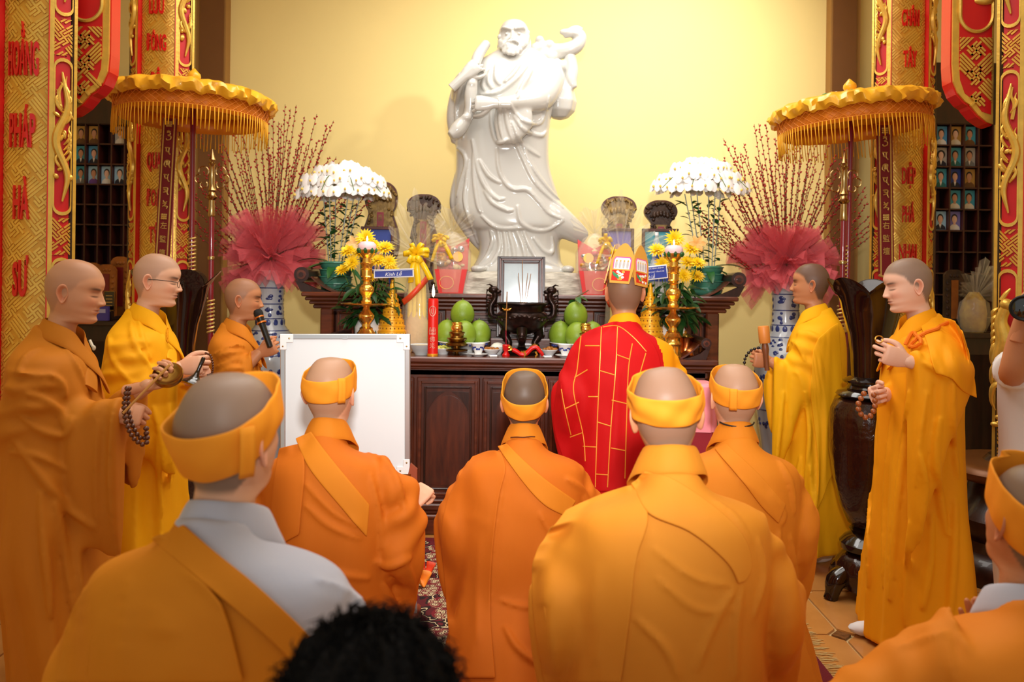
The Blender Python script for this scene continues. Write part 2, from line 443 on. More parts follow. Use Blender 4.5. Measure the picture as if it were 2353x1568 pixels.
R_COL = 0.285
def cyl(phi, r, z): return (r * math.sin(phi), -r * math.cos(phi), z)
def curved_strip(b, p0, p1, r0, r1, z0, z1, n=10, mi=0):
    """solid strip on the cylinder between azimuths and radii"""
    ph = np.linspace(p0, p1, n); G = []
    for z in (z0, z1):
        ring = [cyl(p, r1, z) for p in ph] + [cyl(p, r0, z) for p in ph[::-1]]
        G.append(ring)
    b.loft(np.array(G), True, mi)
def capsule_poly(w_, h_, n=8):
    r = w_ / 2; pts = []
    for k in range(n + 1):
        a = PI * k / n; pts.append((r * math.cos(a), h_ / 2 - r + r * math.sin(a)))
    for k in range(n + 1):
        a = PI + PI * k / n; pts.append((r * math.cos(a), -h_ / 2 + r + r * math.sin(a)))
    return pts
DR = math.radians
def column(X, Y, label, words, capz, caph, z0, phoenix=None, fret_text_side=1):
    o = empty('column', (X, Y, 0), 0, label, 'column')
    MB().lathe([(0.10, 0.0), (0.10, 4.68)], 24, (0, -.11, 0)).build('shaft', M_brownl, o)
    MB().box((0, -.178, (z0 + 4.66) / 2), (.43, .03, 4.66 - z0)).build('backing_board', M_dark, o, smooth=False)
    MB().lathe([(0.36, 0.0), (0.37, .06), (0.34, .12), (0.28, .15), (0.26, .2), (0.30, .26), (0.31, .32), (0.27, .38), (0.23, .42), (0.21, .48), (.17, z0 - .06), (.12, z0)], 40).build('base', M_dark, o)
    MB().lathe([(0.30, z0 - .12), (0.335, z0 - .10), (0.35, z0 - .07), (0.335, z0 - .045), (0.30, z0 - .03)], 40).build('base_ring', mat('ring_brown', '7a4a22', .35, .3), o)
    a, bnd = DR(26), DR(52); z1 = 4.66
    b = MB(); curved_strip(b, -a, a, R_COL - .042, R_COL - .03, z0 + .14, z1, 18); b.build('text_panel', M_gold, o)
    b = MB()
    for s in (-1, 1): curved_strip(b, s * a, s * (a + DR(1.0)), R_COL - .042, R_COL + .002, z0 + .14, z1, 3)
    b.build('red_line', M_red, o, smooth=False)
    b = MB()
    for s in (-1, 1): curved_strip(b, s * (a + DR(1.0)), s * bnd, R_COL - .042, R_COL - .008, z0 + .02, z1, 10)
    curved_strip(b, -a - DR(1), a + DR(1), R_COL - .042, R_COL - .008, z0 + .02, z0 + .14, 16)
    b.build('border_ground', M_redg, o)
    b = MB()
    for s in (-1, 1):
        curved_strip(b, s * (a + DR(1.0)), s * (a + DR(5)), R_COL - .012, R_COL, z0 + .1, z1, 4)
        curved_strip(b, s * (bnd - DR(4)), s * bnd, R_COL - .042, R_COL, z0, z1, 4)
    curved_strip(b, -bnd, bnd, R_COL - .042, R_COL + .012, z0 - .02, z0 + .02, 30)
    curved_strip(b, -a - DR(3), a + DR(3), R_COL - .012, R_COL, z0 + .115, z0 + .14, 16)
    b.build('border_rail', M_goldb, o)
    # gold fret on the text panel
    def emit(polys, b, r0, r1):
        for pl in polys:
            n = len(pl); v = [cyl(u / R_COL, r0, z) for u, z in pl] + [cyl(u / R_COL, r1, z) for u, z in pl]
            b.add(v, [tuple(range(n, 2 * n))] + [(i, (i + 1) % n, (i + 1) % n + n, i + n) for i in range(n)])
    ua = a * R_COL - .004
    b = MB(); emit(fret(-ua, ua, max(z0 + .15, .85), 3.55, 0.0165, .66, 40), b, R_COL - .031, R_COL - .0255)
    t = b.build('fretwork', M_goldb, o, smooth=False); t['kind'] = 'stuff'
    # borders: capsules with dragons, fret between
    uc = (a + DR(5) + bnd - DR(4)) / 2 * R_COL; uw = (bnd - a - DR(9)) * R_COL
    for s in (-1, 1):
        b = MB()
        def ok(u, z): return all(abs(z - c) > caph / 2 + .012 for c in capz)
        lo = sorted([(z0 + .03)] + [c + caph / 2 + .03 for c in capz]); hi = sorted([c - caph / 2 - .03 for c in capz] + [4.0])
        for l, h_ in zip(lo, hi):
            if h_ - l > .02: emit(fret(s * uc - uw / 2, s * uc + uw / 2, l, h_, 0.0135, .66, 40), b, R_COL - .009, R_COL - .001)
        if s > 0: emit(fret(-ua, ua, z0 + .025, z0 + .11, 0.0135, .66, 40), b, R_COL - .009, R_COL - .001)
        t = b.build('border_fretwork', M_gold, o, smooth=False); t['kind'] = 'stuff'
        for c in capz:
            f = MB(); op = capsule_poly(uw, caph + .035); ip = capsule_poly(uw * .84, caph)
            n = len(op); v = []
            for pl in (op, ip):
                for r in (R_COL - .01, R_COL + .002): v += [cyl((s * uc + u) / R_COL, r, c + z) for u, z in pl]
            fs = []
            for i in range(n):
                j = (i + 1) % n
                fs += [(n + i, n + j, 3 * n + j, 3 * n + i), (i, j, n + j, n + i), (3 * n + i, 3 * n + j, 2 * n + j, 2 * n + i)]
            f.add(v, fs); f.build('capsule_rim', M_goldb, o, smooth=False)
            if phoenix and abs(c - phoenix) < .05 and s < 0: d = phoenix_relief()
            else: d = dragon_relief(s, caph * .86, uw)
            ph = s * uc / R_COL
            dd = d.build('dragon_relief' if not (phoenix and abs(c - phoenix) < .05 and s < 0) else 'phoenix_relief', M_goldb, o,
                    loc=cyl(ph, R_COL - .006, c))
            dd.rotation_euler.z = ph; dd.scale.y = -1
    # couplet words in raised red letters
    for word, zc, hh, ww in words:
        me = text_mesh(word, 1.0, 0.0, 0.020)
        v = verts_of(me); x0, x1 = v[:, 0].min(), v[:, 0].max()
        caps = text_mesh('H', 1.0, 0, 0.018); cv = verts_of(caps); y0, y1 = cv[:, 1].min(), cv[:, 1].max()
        tv = v.copy(); base = y0
        # cap height = hh, accents above
        ref = text_mesh(word.replace('Ằ', 'A'), 1.0); rv = verts_of(ref)
        sc = hh / (y1 - y0); sx = ww / (x1 - x0)
        ymin = v[:, 1].min()
        # text_mesh centres vertically on the line, so keep the caps' own frame
        m2 = MB(); faces = [tuple(p.vertices) for p in me.polygons]; n = len(v)
        uu = (v[:, 0] - (x0 + x1) / 2) * sx; zz = zc + (v[:, 1] - (y0 + y1) / 2) * sc
        top = [cyl(u / R_COL, R_COL - .015, z) for u, z in zip(uu, zz)]; bot = [cyl(u / R_COL, R_COL - .029, z) for u, z in zip(uu, zz)]
        cnt = {}
        for f in faces:
            for i in range(len(f)):
                e = (f[i], f[(i + 1) % len(f)]); cnt[e] = 1
        sides = [(e[0], e[1], e[1] + n, e[0] + n) for e in cnt if (e[1], e[0]) not in cnt]
        m2.add(top + bot, faces + sides)
        m2.build('lettering', M_red, o, smooth=False)
    return o
def zc(y, d): return CZ + (CY - y) / F * d
nd, fd = 4.2 - .27, 5.6 - .27
column(-2.535, 4.2, 'gold carved column nearest the left edge, red couplet words HOẰNG PHÁP HÀ SƯ',
       [(w_, zc(y, nd), .17, ww) for w_, y, ww in (('LAN', -28, .14), ('HOẰNG', 147, .165), ('PHÁP', 313, .14), ('HÀ', 479, .085), ('SƯ', 656, .08))],
       [1.232, 2.245, 3.258], .765, .64)
column(2.635, 4.2, 'gold carved column at the right edge with a gold phoenix in its lowest panel',
       [(w_, zc(y, nd), .17, ww) for w_, y, ww in ()],
       [1.232, 2.245, 3.258], .765, .64, phoenix=1.232)
column(-2.53, 5.6, 'gold carved column behind the left parasol, red couplet words LƯU ĐÔNG ĐỘ',
       [(w_, zc(y, fd), .111, ww) for w_, y, ww in (('LƯU', 22, .11), ('ĐÔNG', 107, .146), ('ĐỘ', 196, .075), ('QUAI', 379, .115), ('ĐOẠI', 465, .115), ('TÝ', 550, .07))],
       [1.266, 2.33, 3.394], .765, .64)
column(2.61, 5.6, 'gold carved column behind the right parasol, red couplet words CHÂN TÂY CÀN',
       [(w_, zc(y, fd), .111, ww) for w_, y, ww in (('CHÂN', 29, .13), ('TÂY', 124, .1), ('CÀN', 212, .1), ('DIỆP', 393, .1), ('PHÁ', 481, .09), ('NHAI', 569, .13))],
       [1.266, 2.33, 3.394], .765, .64)

# ------------------------------------------------------------------ hanging carved brackets inside the near columns
def bracket(sg, label):
    d0 = 4.10; x0 = 2.435 if sg > 0 else 2.40
    o = empty('hanging_bracket', (sg * x0 + (0), 0, 0), 0, label, 'bracket')
    # outline in metres: u = distance from the column toward the room centre, z height
    L = [(0, 2.385), (.03, 2.395), (.08, 2.43), (.115, 2.47), (.125, 2.485), (.15, 2.50), (.19, 2.545), (.215, 2.61), (.222, 2.70), (.222, 4.6), (0, 4.6)]
    def out(e): return [(-sg * (u - (e if u > .05 else 0) + (0)), z + (e if z < 2.6 and u < .2 else 0)) for u, z in L]
    MB().prism(out(0.0), d0, d0 + .09).build('board', M_red, o, smooth=False)
    MB().prism(out(.006), d0 - .012, d0).build('gold_frame', M_goldb, o, smooth=False)
    MB().prism([(-sg * u, z) for u, z in [(.012, 2.44), (.06, 2.455), (.1, 2.51), (.15, 2.55), (.175, 2.62), (.182, 2.71), (.182, 4.6), (.012, 4.6)]], d0 - .014, d0 - .011).build('fret_ground', M_redg, o, smooth=False)
    def okf(u, z):
        u = abs(u)
        return z > 2.46 + max(0, (u - .05)) * 1.0 + max(0, u - .15) * 2 and z < 3.0
    b = MB()
    pl = fret(-.18 if sg > 0 else .013, -.013 if sg > 0 else .18, 2.44, 2.84, .0155, .64, 45 if sg > 0 else -45, okf)
    for p in pl:
        n = len(p); b.add([(u, d0 - .011, z) for u, z in p] + [(u, d0 - .022, z) for u, z in p], [tuple(range(n, 2 * n))] + [(i, (i + 1) % n, (i + 1) % n + n, i + n) for i in range(n)])
    b.build('fretwork', M_goldb, o, smooth=False)['kind'] = 'stuff'
    # rounded cartouche with foliage
    cz, r = 3.05, .085; b = MB(); pts = [(-sg * .097 + r * math.cos(a), d0 - .018, 2.96 + .09 * math.sin(a)) for a in np.linspace(PI, 2 * PI, 20)]
    pts = [(-sg * .097 - r, d0 - .018, 4.5)] + pts + [(-sg * .097 + r, d0 - .018, 4.5)]
    b.tube(pts, .010, 6); b.build('cartouche_rim', M_goldb, o)
    MB().prism([(-sg * .097 + r * math.cos(a), 2.96 + .09 * math.sin(a)) for a in np.linspace(PI, 2 * PI, 16)] + [(-sg * .097 + r, 4.5), (-sg * .097 - r, 4.5)], d0 - .018, d0 - .012).build('cartouche_ground', M_redg, o, smooth=False)
    b = MB()
    for k in range(26):
        z = 3.0 + .02 + rng.uniform(.06, .5); x = -sg * .097 + rng.uniform(-.06, .06); a = rng.uniform(-1, 1)
        b.tube([(x, d0 - .02, z), (x + .03 * math.sin(a), d0 - .035, z + .03), (x + .05 * math.sin(a + .7), d0 - .035, z + .07), (x + .04 * math.sin(a + 1.4), d0 - .022, z + .1)], [.006, .014, .011, .003], 7, smooth=12)
    b.ell((-sg * .06, d0 - .02, 3.03), (.05, .02, .022), 12, 8); b.ell((-sg * .03, d0 - .024, 3.045), (.03, .02, .025), 12, 8)
    b.build('foliage_relief', M_goldb, o)['kind'] = 'stuff'
bracket(-1, 'red and gold hanging carved bracket beside the near left column')
bracket(1, 'red and gold hanging carved bracket beside the near right column')

# ------------------------------------------------------------------ photo cabinets
M_cab = mat('cabinet_wood', '4a1c10', 0.4, coat=.15, col2='301009', vscale=5, stretch=(5, 5, 1))
M_cabback = mat('cabinet_back', '5a2414', 0.5, col2='43180d', vscale=6, stretch=(5, 5, 1))
SKIN = [mat('print_skin_%d' % i, c, .6) for i, c in enumerate(('d8a78c', 'c58f6c', 'e0b79e'))]
BGS = [('blue', mat('print_blue', '4a90b8', .5)), ('pale blue', mat('print_paleblue', '9cc3d8', .5)), ('teal', mat('print_teal', '3f97a6', .5)), ('grey', mat('print_grey', 'a8a294', .5)), ('violet', mat('print_violet', '7d74b4', .5)), ('amber', mat('print_amber', 'b88a3c', .5)), ('deep blue', mat('print_deepblue', '2b3f8c', .5))]
CLO = [('white shirt', mat('print_white', 'e2ddd2', .6)), ('dark suit', mat('print_suit', '22202c', .6)), ('green jacket', mat('print_green', '2a6a62', .6)), ('purple dress', mat('print_purple', '6a3f86', .6)), ('pale robe', mat('print_pale', 'd9cdb4', .6)), ('brown robe', mat('print_brown', '6e4a22', .6)), ('grey coat', mat('print_greycoat', '74746f', .6))]
M_hair = mat('print_hair', '1c1614', .6)
def ellipse2(cx, cz, rx, rz, n=12, a0=0, a1=2 * PI):
    return [(cx + rx * math.cos(a), cz + rz * math.sin(a)) for a in np.linspace(a0, a1, n, endpoint=abs(a1 - a0) < 6)]
def photo(x, y, z, w_, h_, bgi, cli, ski, label, hat=False, parent=None, group='portrait photos in the cabinets', name='portrait_photo', bald=False):
    o = empty(name, (x, y, z), 0, label, 'photo', group) if parent is None else empty(name, (x, y, z), 0, parent=parent)
    MB().box((0, .002, h_ / 2), (w_, .003, h_)).build('backdrop', BGS[bgi][1], o, smooth=False)
    c = [(w_ * .47, 0.004), (w_ * .42, h_ * .18), (w_ * .2, h_ * .3), (0, h_ * .34), (-w_ * .2, h_ * .3), (-w_ * .42, h_ * .18), (-w_ * .47, 0.004)]
    MB().prism(c, -.001, .001).build('clothing', CLO[cli][1], o, smooth=False)
    if cli in (1, 2, 6):
        MB().prism([(-w_ * .1, h_ * .31), (w_ * .1, h_ * .31), (0, h_ * .08)], -.002, 0).build('shirt_front', CLO[0][1], o, smooth=False)
    MB().prism([(-w_ * .1, h_ * .28), (w_ * .1, h_ * .28), (w_ * .1, h_ * .45), (-w_ * .1, h_ * .45)], -.0016, 0).build('neck', SKIN[ski], o, smooth=False)
    if not bald:
        MB().prism(ellipse2(0, h_ * .64, w_ * (.36 if hat else .27), h_ * .23, 14), -.0012, .001).build('hair', M_hair, o, smooth=False)
    MB().prism(ellipse2(0, h_ * (.58 if not bald else .6), w_ * .215, h_ * .2, 14), -.0026, 0).build('face', SKIN[ski], o, smooth=False)
    return o
def ordn(k): return ('first', 'second', 'third', 'fourth', 'fifth', 'sixth', 'seventh')[k]
def cabinet(side, px0, pw, py0, ph, d, ncol, nrow, cells, label, tp):
    s = F / d; cw = pw / s; chh = ph / s
    x_first, z_first = PXZ(px0, py0, d)      # centre of first cell
    X0 = x_first - cw / 2; Z1 = z_first + chh / 2
    W = cw * ncol; H = chh * nrow; t = .012
    o = empty('photo_cabinet', (X0 + W / 2, d + .12, 0), 0, label, 'cabinet')
    back_y = .17
    MB().box((0, back_y - .02, Z1 - H / 2), (W + .04, .02, H + .04)).build('back_panel', M_cabback, o, smooth=False)
    vm = MB().box((0, 0, 0), (t, .15, H)).mesh('upright', M_cab, False)
    hm = MB().box((0, 0, 0), (W, .14, t)).mesh('shelf', M_cab, False)
    for i in range(ncol + 1): link('upright', vm, o, (-W / 2 + i * cw, back_y - .105, Z1 - H / 2))
    for j in range(nrow + 1): link('shelf', hm, o, (0, back_y - .105, Z1 - j * chh))
    MB().box((0, back_y - .09, Z1 + tp / 2), (W + .06, .19, tp)).build('top_board', M_dark, o, smooth=False)
    MB().box((0, back_y - .09, (Z1 - H) / 2), (W + .06, .19, Z1 - H - .02)).build('base_cupboard', M_dark, o, smooth=False)
    for (i, j, bgi, cli, ski, hat) in cells:
        x = X0 + (i + .5) * cw; z = Z1 - (j + 1) * chh + t / 2 + .0005
        photo(x, d + .12 + back_y - .105 - .04, z, cw * .82, chh * .88, bgi, cli, ski,
              'portrait photo with %s, %s backdrop, %s place of %s row, %s cabinet' % (CLO[cli][0], BGS[bgi][0], ordn(i), ordn(j), side), hat)
cabinet('left', 164, 30.6, 301, 47.2, 6.55, 6, 10,
        [(0, 0, 5, 5, 1, 0), (1, 0, 5, 5, 1, 0), (3, 0, 3, 4, 2, 0), (0, 1, 2, 1, 1, 0), (1, 1, 0, 1, 0, 0), (0, 2, 2, 6, 1, 0), (1, 2, 1, 3, 1, 0), (2, 2, 1, 0, 2, 0), (3, 2, 1, 1, 2, 0), (4, 2, 2, 4, 2, 0)],
        'tall dark wooden pigeonhole cabinet of portrait photos left of the left parasol', .36)
cabinet('right', 2118, 33.4, 302, 50, 6.3, 6, 9,
        [(0, 0, 1, 1, 0, 0), (1, 0, 1, 1, 0, 0), (2, 0, 0, 0, 0, 0), (3, 0, 5, 4, 2, 0), (4, 0, 2, 5, 1, 0), (0, 1, 0, 0, 2, 0), (1, 1, 0, 0, 2, 0), (2, 1, 3, 1, 2, 1), (3, 1, 2, 2, 1, 0), (4, 1, 3, 6, 1, 0),
         (0, 2, 1, 1, 0, 0), (1, 2, 1, 2, 0, 0), (2, 2, 2, 2, 0, 0), (3, 2, 6, 1, 0, 0), (4, 2, 5, 5, 1, 0), (1, 3, 3, 0, 2, 0), (3, 3, 2, 4, 1, 0), (4, 3, 2, 4, 1, 0),
         (0, 4, 2, 3, 0, 0), (1, 4, 2, 3, 0, 0), (2, 4, 1, 1, 0, 0), (3, 4, 4, 0, 2, 0)],
        'tall dark wooden pigeonhole cabinet of portrait photos right of the right parasol', .5)
# ------------------------------------------------------------------ altars
def moulding(o, name, x0, x1, y0, y1, steps, m):
    """stack of bevelled slabs: (z_low, z_high, overhang)"""
    for zl, zh, ov in steps:
        MB().box(((x0 + x1) / 2, (y0 + y1) / 2 - ov / 2, (zl + zh) / 2), (x1 - x0 + 2 * ov, y1 - y0 + ov, zh - zl), bev=min(.008, (zh - zl) * .3)).build(name, m, o, smooth=False)
def rect_frame(b, cx, cz, w_, h_, t, y0, y1):
    for s in (-1, 1):
        b.box((cx + s * (w_ / 2 - t / 2), (y0 + y1) / 2, cz), (t, abs(y1 - y0), h_), bev=.003)
        b.box((cx, (y0 + y1) / 2, cz + s * (h_ / 2 - t / 2)), (w_ - 2 * t, abs(y1 - y0), t), bev=.003)
def scroll_end(o, x, z, yf, yb, s, r, L):
    """rolled wooden end: the roll runs front to back, a wing sweeps down to the table top"""
    b = MB()
    def ycyl(bb, x, z, r, y0, y1, n=24):
        th = np.linspace(0, 2 * PI, n, endpoint=False)
        bb.loft(np.array([[(x + r * math.cos(a), y, z + r * math.sin(a)) for a in th] for y in (y0, y1)]))
    ycyl(b, x, z, r, yf, yb); b.build('scroll_roll', M_dark, o)
    b = MB(); ycyl(b, x, z, r * .62, yf - .006, yf); b.build('scroll_disc', M_wood, o)
    b = MB(); ycyl(b, x, z, r * .3, yf - .012, yf - .004); b.build('scroll_button', M_dark, o)
    zt = L[1]
    pts = [(x + s * r * .2, z - r * .9), (x - s * L[0] * .25, z - (z - zt) * .62), (x - s * L[0] * .55, zt + .02), (x - s * L[0], zt), (x + s * r * .1, zt), (x + s * r * .9, z - r * .8)]
    b = MB(); b.prism(pts, yf + .012, yf + .05); b.build('scroll_wing', M_dark, o, smooth=False)
    b = MB(); n = 14; t = np.linspace(0, 1, n)
    xs = x - s * (.01 + L[0] * 1.25 * t); zs = zt + .002 + (z + r * .5 - zt) * (1 - t) ** 1.7
    G = [[(xs[k], yf + .06, zs[k]) for k in range(n)] + [(xs[k], yf + .06, zs[k] - .012) for k in range(n)][::-1], [(xs[k], yb, zs[k]) for k in range(n)] + [(xs[k], yb, zs[k] - .012) for k in range(n)][::-1]]
    b.loft(np.array(G)); b.build('curved_end_board', M_wood, o)

ZL, ZU = 1.08, 1.46
def lower_altar():
    o = empty('altar_table', (-.04, 5.08, 0), 0, 'dark carved wooden front altar table with arched panels, fruit and brass on it', 'table')
    y0, y1, x0, x1 = -.33, .25, -1.2, 1.2
    MB().box((0, (y0 + y1) / 2, (ZL + .12) / 2), (2.3, y1 - y0 - .06, ZL - .14)).build('carcass', M_woodv, o, smooth=False)
    moulding(o, 'top_board', x0, x1, y0, y1, [(ZL - .035, ZL, .02)], M_wood)
    moulding(o, 'cornice', x0, x1, y0, y1, [(ZL - .06, ZL - .036, .008), (ZL - .075, ZL - .061, -.01), (ZL - .12, ZL - .076, -.03)], M_wood)
    moulding(o, 'plinth', x0, x1, y0, y1, [(.0, .10, .005), (.10, .125, .02), (.125, .15, .0), (.15, .19, .015), (.19, .21, -.01)], M_wood)
    yf = y0 + .035
    for k in range(-2, 4):
        cx = -.456 + .04 + .4 * k
        if cx + .2 > 1.21 or cx - .2 < -1.25: continue
        p = MB().box((cx, yf, .585), (.385, .03, .74), bev=.006).build('front_panel', M_woodv, o, smooth=False)
        b = MB(); rect_frame(b, cx, .585, .36, .70, .018, yf - .026, yf - .01); b.build('moulding_frame', M_wood, p, smooth=False)
        b = MB(); rect_frame(b, cx, .585, .29, .63, .012, yf - .030, yf - .012); b.build('moulding_frame', M_dark, p, smooth=False)
        arch = [(cx - .105, .30), (cx + .105, .30), (cx + .105, .72)] + [(cx + .105 * math.cos(a), .72 + .125 * math.sin(a)) for a in np.linspace(0, PI, 14)] + [(cx - .105, .72)]
        b = MB(); b.prism(arch, yf - .022, yf - .01); b.build('arched_field', M_woodv, p, smooth=False)
        for s in (-1, 1):
            b = MB(); b.prism([(cx + s * .125, .865), (cx + s * .02, .87), (cx + s * .075, .83), (cx + s * .115, .77), (cx + s * .125, .74)], yf - .024, yf - .012)
            b.build('corner_carving', M_dark, p, smooth=False)
    for s in (-1, 1):
        scroll_end(o, s * 1.15, ZL + .10, y0 + .01, y1 - .05, s, .032, (.13, ZL))
    return o
lower_altar()
def upper_altar():
    o = empty('altar_table', (-.03, 5.82, 0), 0, 'tall dark wooden back altar with scrolled ends carrying the white statue', 'table')
    x0, x1, y0, y1 = -1.44, 1.44, -.42, .46
    moulding(o, 'top_board', x0, x1, y0, y1, [(ZU - .032, ZU, .055)], M_wood)
    moulding(o, 'cornice', x0, x1, y0, y1, [(ZU - .06, ZU - .033, .035), (ZU - .085, ZU - .061, .012), (ZU - .115, ZU - .086, -.01)], M_wood)
    MB().box((0, .03, .72), (2.72, .72, 1.24)).build('carcass', M_woodv, o, smooth=False)
    for x in (-1.33, -.47, .47, 1.33):
        for y in ((y0 + .04,) if abs(x) < 1 else (y0 + .04, y1 - .06)):
            MB().box((x, y, (ZU - .11) / 2), (.09, .09, ZU - .11), bev=.01).build('leg', M_wood, o, smooth=False)
    for cx in (-.9, 0, .9):
        b = MB(); p = b.box((cx, y0 + .055, 1.16), (.74, .03, .34)).build('front_panel', M_woodv, o, smooth=False)
        for k, (w_, h_) in enumerate(((.72, .33), (.62, .26), (.52, .19), (.42, .12))):
            b = MB(); rect_frame(b, cx, 1.16, w_, h_, .014, y0 + .02 - .004 * k, y0 + .05); b.build('moulding_frame', (M_wood, M_dark)[k % 2], p, smooth=False)
    for s in (-1, 1):
        scroll_end(o, s * 1.50, ZU + .118, y0 - .03, y1 - .1, s, .052, (.19, ZU))
    return o
upper_altar()

# ------------------------------------------------------------------ brass, ceramics, fruit
M_brass = mat('brass', 'f6c25c', 0.2, .92, bump=.03, bscale=30)
M_brassd = mat('old_brass', '9a7434', 0.28, 1.0, bump=.06, bscale=40)
M_bronze = mat('dark_bronze', '3b2a24', 0.3, .75, col2='1e1614', vscale=30, bump=.15, bscale=50)
M_gstupa = mat('stupa_gold', 'f6b424', 0.32, .15, bump=.06, bscale=80)
M_stud = mat('stupa_stud', '8a4a12', 0.4, .3)
M_white = mat('white_china', 'eef0ee', 0.18, coat=.4)
M_blue = mat('blue_glaze', '2c3f92', 0.2, coat=.4)
M_redc = mat('candle_wax', 'e01c12', 0.4, sss=.15)
M_wax = mat('pink_wax', 'f8d2d6', 0.45, sss=.3)
M_flame = mat('flame', 'fff0c0', 0.5, emit='ffe2a0', estr=14)
M_pomelo = mat('pomelo_skin', '8aa32c', 0.42, col2='6f8c22', vscale=5, bump=.12, bscale=160, coat=.1)
M_stem = mat('stem_green', '4d6b26', .5)
M_leaf = mat('leaf_green', '2f6a2c', .38, col2='1f4a20', vscale=8, coat=.15)
M_leafd = mat('leaf_dark', '23501f', .42, col2='163816', vscale=8)

def candlestick(px, d, label):
    x, z = PXZ(px, 700, d)
    o = empty('candlestick', (x, d, ZL), 0, label, 'candlestick', 'brass altar candlesticks')
    k = 1 / 1415
    prof = [(80, 1485), (84, 1470), (80, 1455), (70, 1430), (68, 1380), (72, 1370), (80, 1362), (72, 1352), (62, 1330), (66, 1308), (84, 1298), (70, 1285), (56, 1262), (60, 1254), (40, 1240), (34, 1215), (44, 1200), (66, 1165), (70, 1145), (60, 1125), (40, 1105), (30, 1085), (26, 1060)]
    MB().lathe([(r * k, (1485 - y) * k) for r, y in prof], 32).build('base', M_brass, o)
    b = MB(); b.lathe([(20 * k, .296), (120 * k, .300), (218 * k, .312), (222 * k, .318), (210 * k, .316), (100 * k, .309), (20 * k, .309)], 40, fn=lambda t, z: 1 + .018 * np.cos(16 * t)); b.build('drip_pan', M_brass, o)
    prof = [(44, 1040), (50, 1020), (38, 1005), (36, 985), (44, 975), (42, 968), (58, 945), (66, 920), (62, 895), (46, 878), (34, 868), (30, 845), (50, 832), (32, 820), (36, 812), (52, 805), (44, 795), (46, 745), (56, 738), (44, 730), (50, 700), (60, 690), (62, 682), (40, 676), (34, 640), (44, 628), (64, 605), (76, 580), (78, 566), (70, 566), (60, 590)]
    MB().lathe([(r * k, (1485 - y) * k) for r, y in prof], 32).build('stem_cup', M_brass, o)
    b = MB(); b.lathe([(.02, .635), (.046, .64), (.056, .66), (.054, .682), (.04, .698), (.012, .702)], 32, fn=lambda t, z: 1 + .03 * np.abs(np.cos(4 * t))); b.build('lotus_candle', M_wax, o)
    b = MB()
    for j in range(8):
        a = j * PI / 4; b.tube([(.045 * math.cos(a), .045 * math.sin(a), .632), (.056 * math.cos(a), .056 * math.sin(a), .648), (.058 * math.cos(a), .058 * math.sin(a), .66)], [.012, .012, .003], 6)
    b.build('sepals', M_leaf, o)
    b = MB(); b.lathe([(.001, .700), (.005, .708), (.006, .716), (.003, .728), (.0005, .736)], 10); b.build('flame', M_flame, o)
candlestick(842, 4.86, 'left brass candlestick with pink lotus candle, rising above the whiteboard')
candlestick(1547, 4.86, 'right brass candlestick with pink lotus candle, behind the red robed person')

def stupa(px, d, label):
    x, z = PXZ(px, 700, d); o = empty('offering_stupa', (x, d, ZL), 0, label, 'stupa', 'tiered golden stupas')
    n = 11; stud = MB().ell((0, 0, 0), (.0045, .0025, .0055), 8, 5).mesh('stud', M_stud)
    for i in range(n):
        r = .125 - .0093 * i; z0 = .0345 * i
        b = MB().lathe([(r + .006, z0), (r + .006, z0 + .003), (r, z0 + .004), (r, z0 + .031), (r + .003, z0 + .033), (r - .004, z0 + .0345)], 36); t = b.build('tier', M_gstupa, o)
        m = max(8, int(r * 2 * PI / .026))
        for j in range(m):
            a = 2 * PI * j / m; link('stud', stud, t, (r * math.cos(a), r * math.sin(a), z0 + .018), (0, 0, a + PI / 2))
    MB().lathe([(.02, .379), (.02, .40), (.016, .405), (.016, .44), (.010, .442), (.009, .465), (.004, .467)], 16).build('spire', M_gstupa, o)
stupa(901, 5.06, 'golden tiered stupa between left candlestick and red candle')
stupa(1494, 5.06, 'golden tiered stupa beside the right candlestick')

def oil_lamp(px, d, label):
    x, z = PXZ(px, 700, d); o = empty('oil_lamp', (x, d, ZL), 0, label, 'lamp', 'brass oil lamps')
    k = 1 / 3.92 / 371
    L = [(30, 1025), (18, 1010), (16, 995), (96, 988), (102, 978), (94, 972), (30, 968), (24, 955), (60, 945), (98, 935), (102, 922), (80, 910), (66, 900)]
    MB().lathe([(r * k, (1025 - y) * k) for r, y in L], 30).build('foot', M_brassd, o)
    L = [(70, 900), (92, 876), (88, 868), (62, 860), (60, 845), (72, 822), (70, 815), (50, 808)]
    MB().lathe([(r * k, (1025 - y) * k) for r, y in L], 30).build('collar', M_brassd, o)
    L = [(46, 808), (56, 790), (54, 765), (44, 748), (50, 738), (46, 728), (36, 728), (34, 745)]
    MB().lathe([(r * k, (1025 - y) * k) for r, y in L], 30).build('jar', M_brass, o)
oil_lamp(1051, 4.9, 'small brass oil lamp in front of the left pomelos')
oil_lamp(1346, 4.95, 'small brass oil lamp in front of the right pomelos')

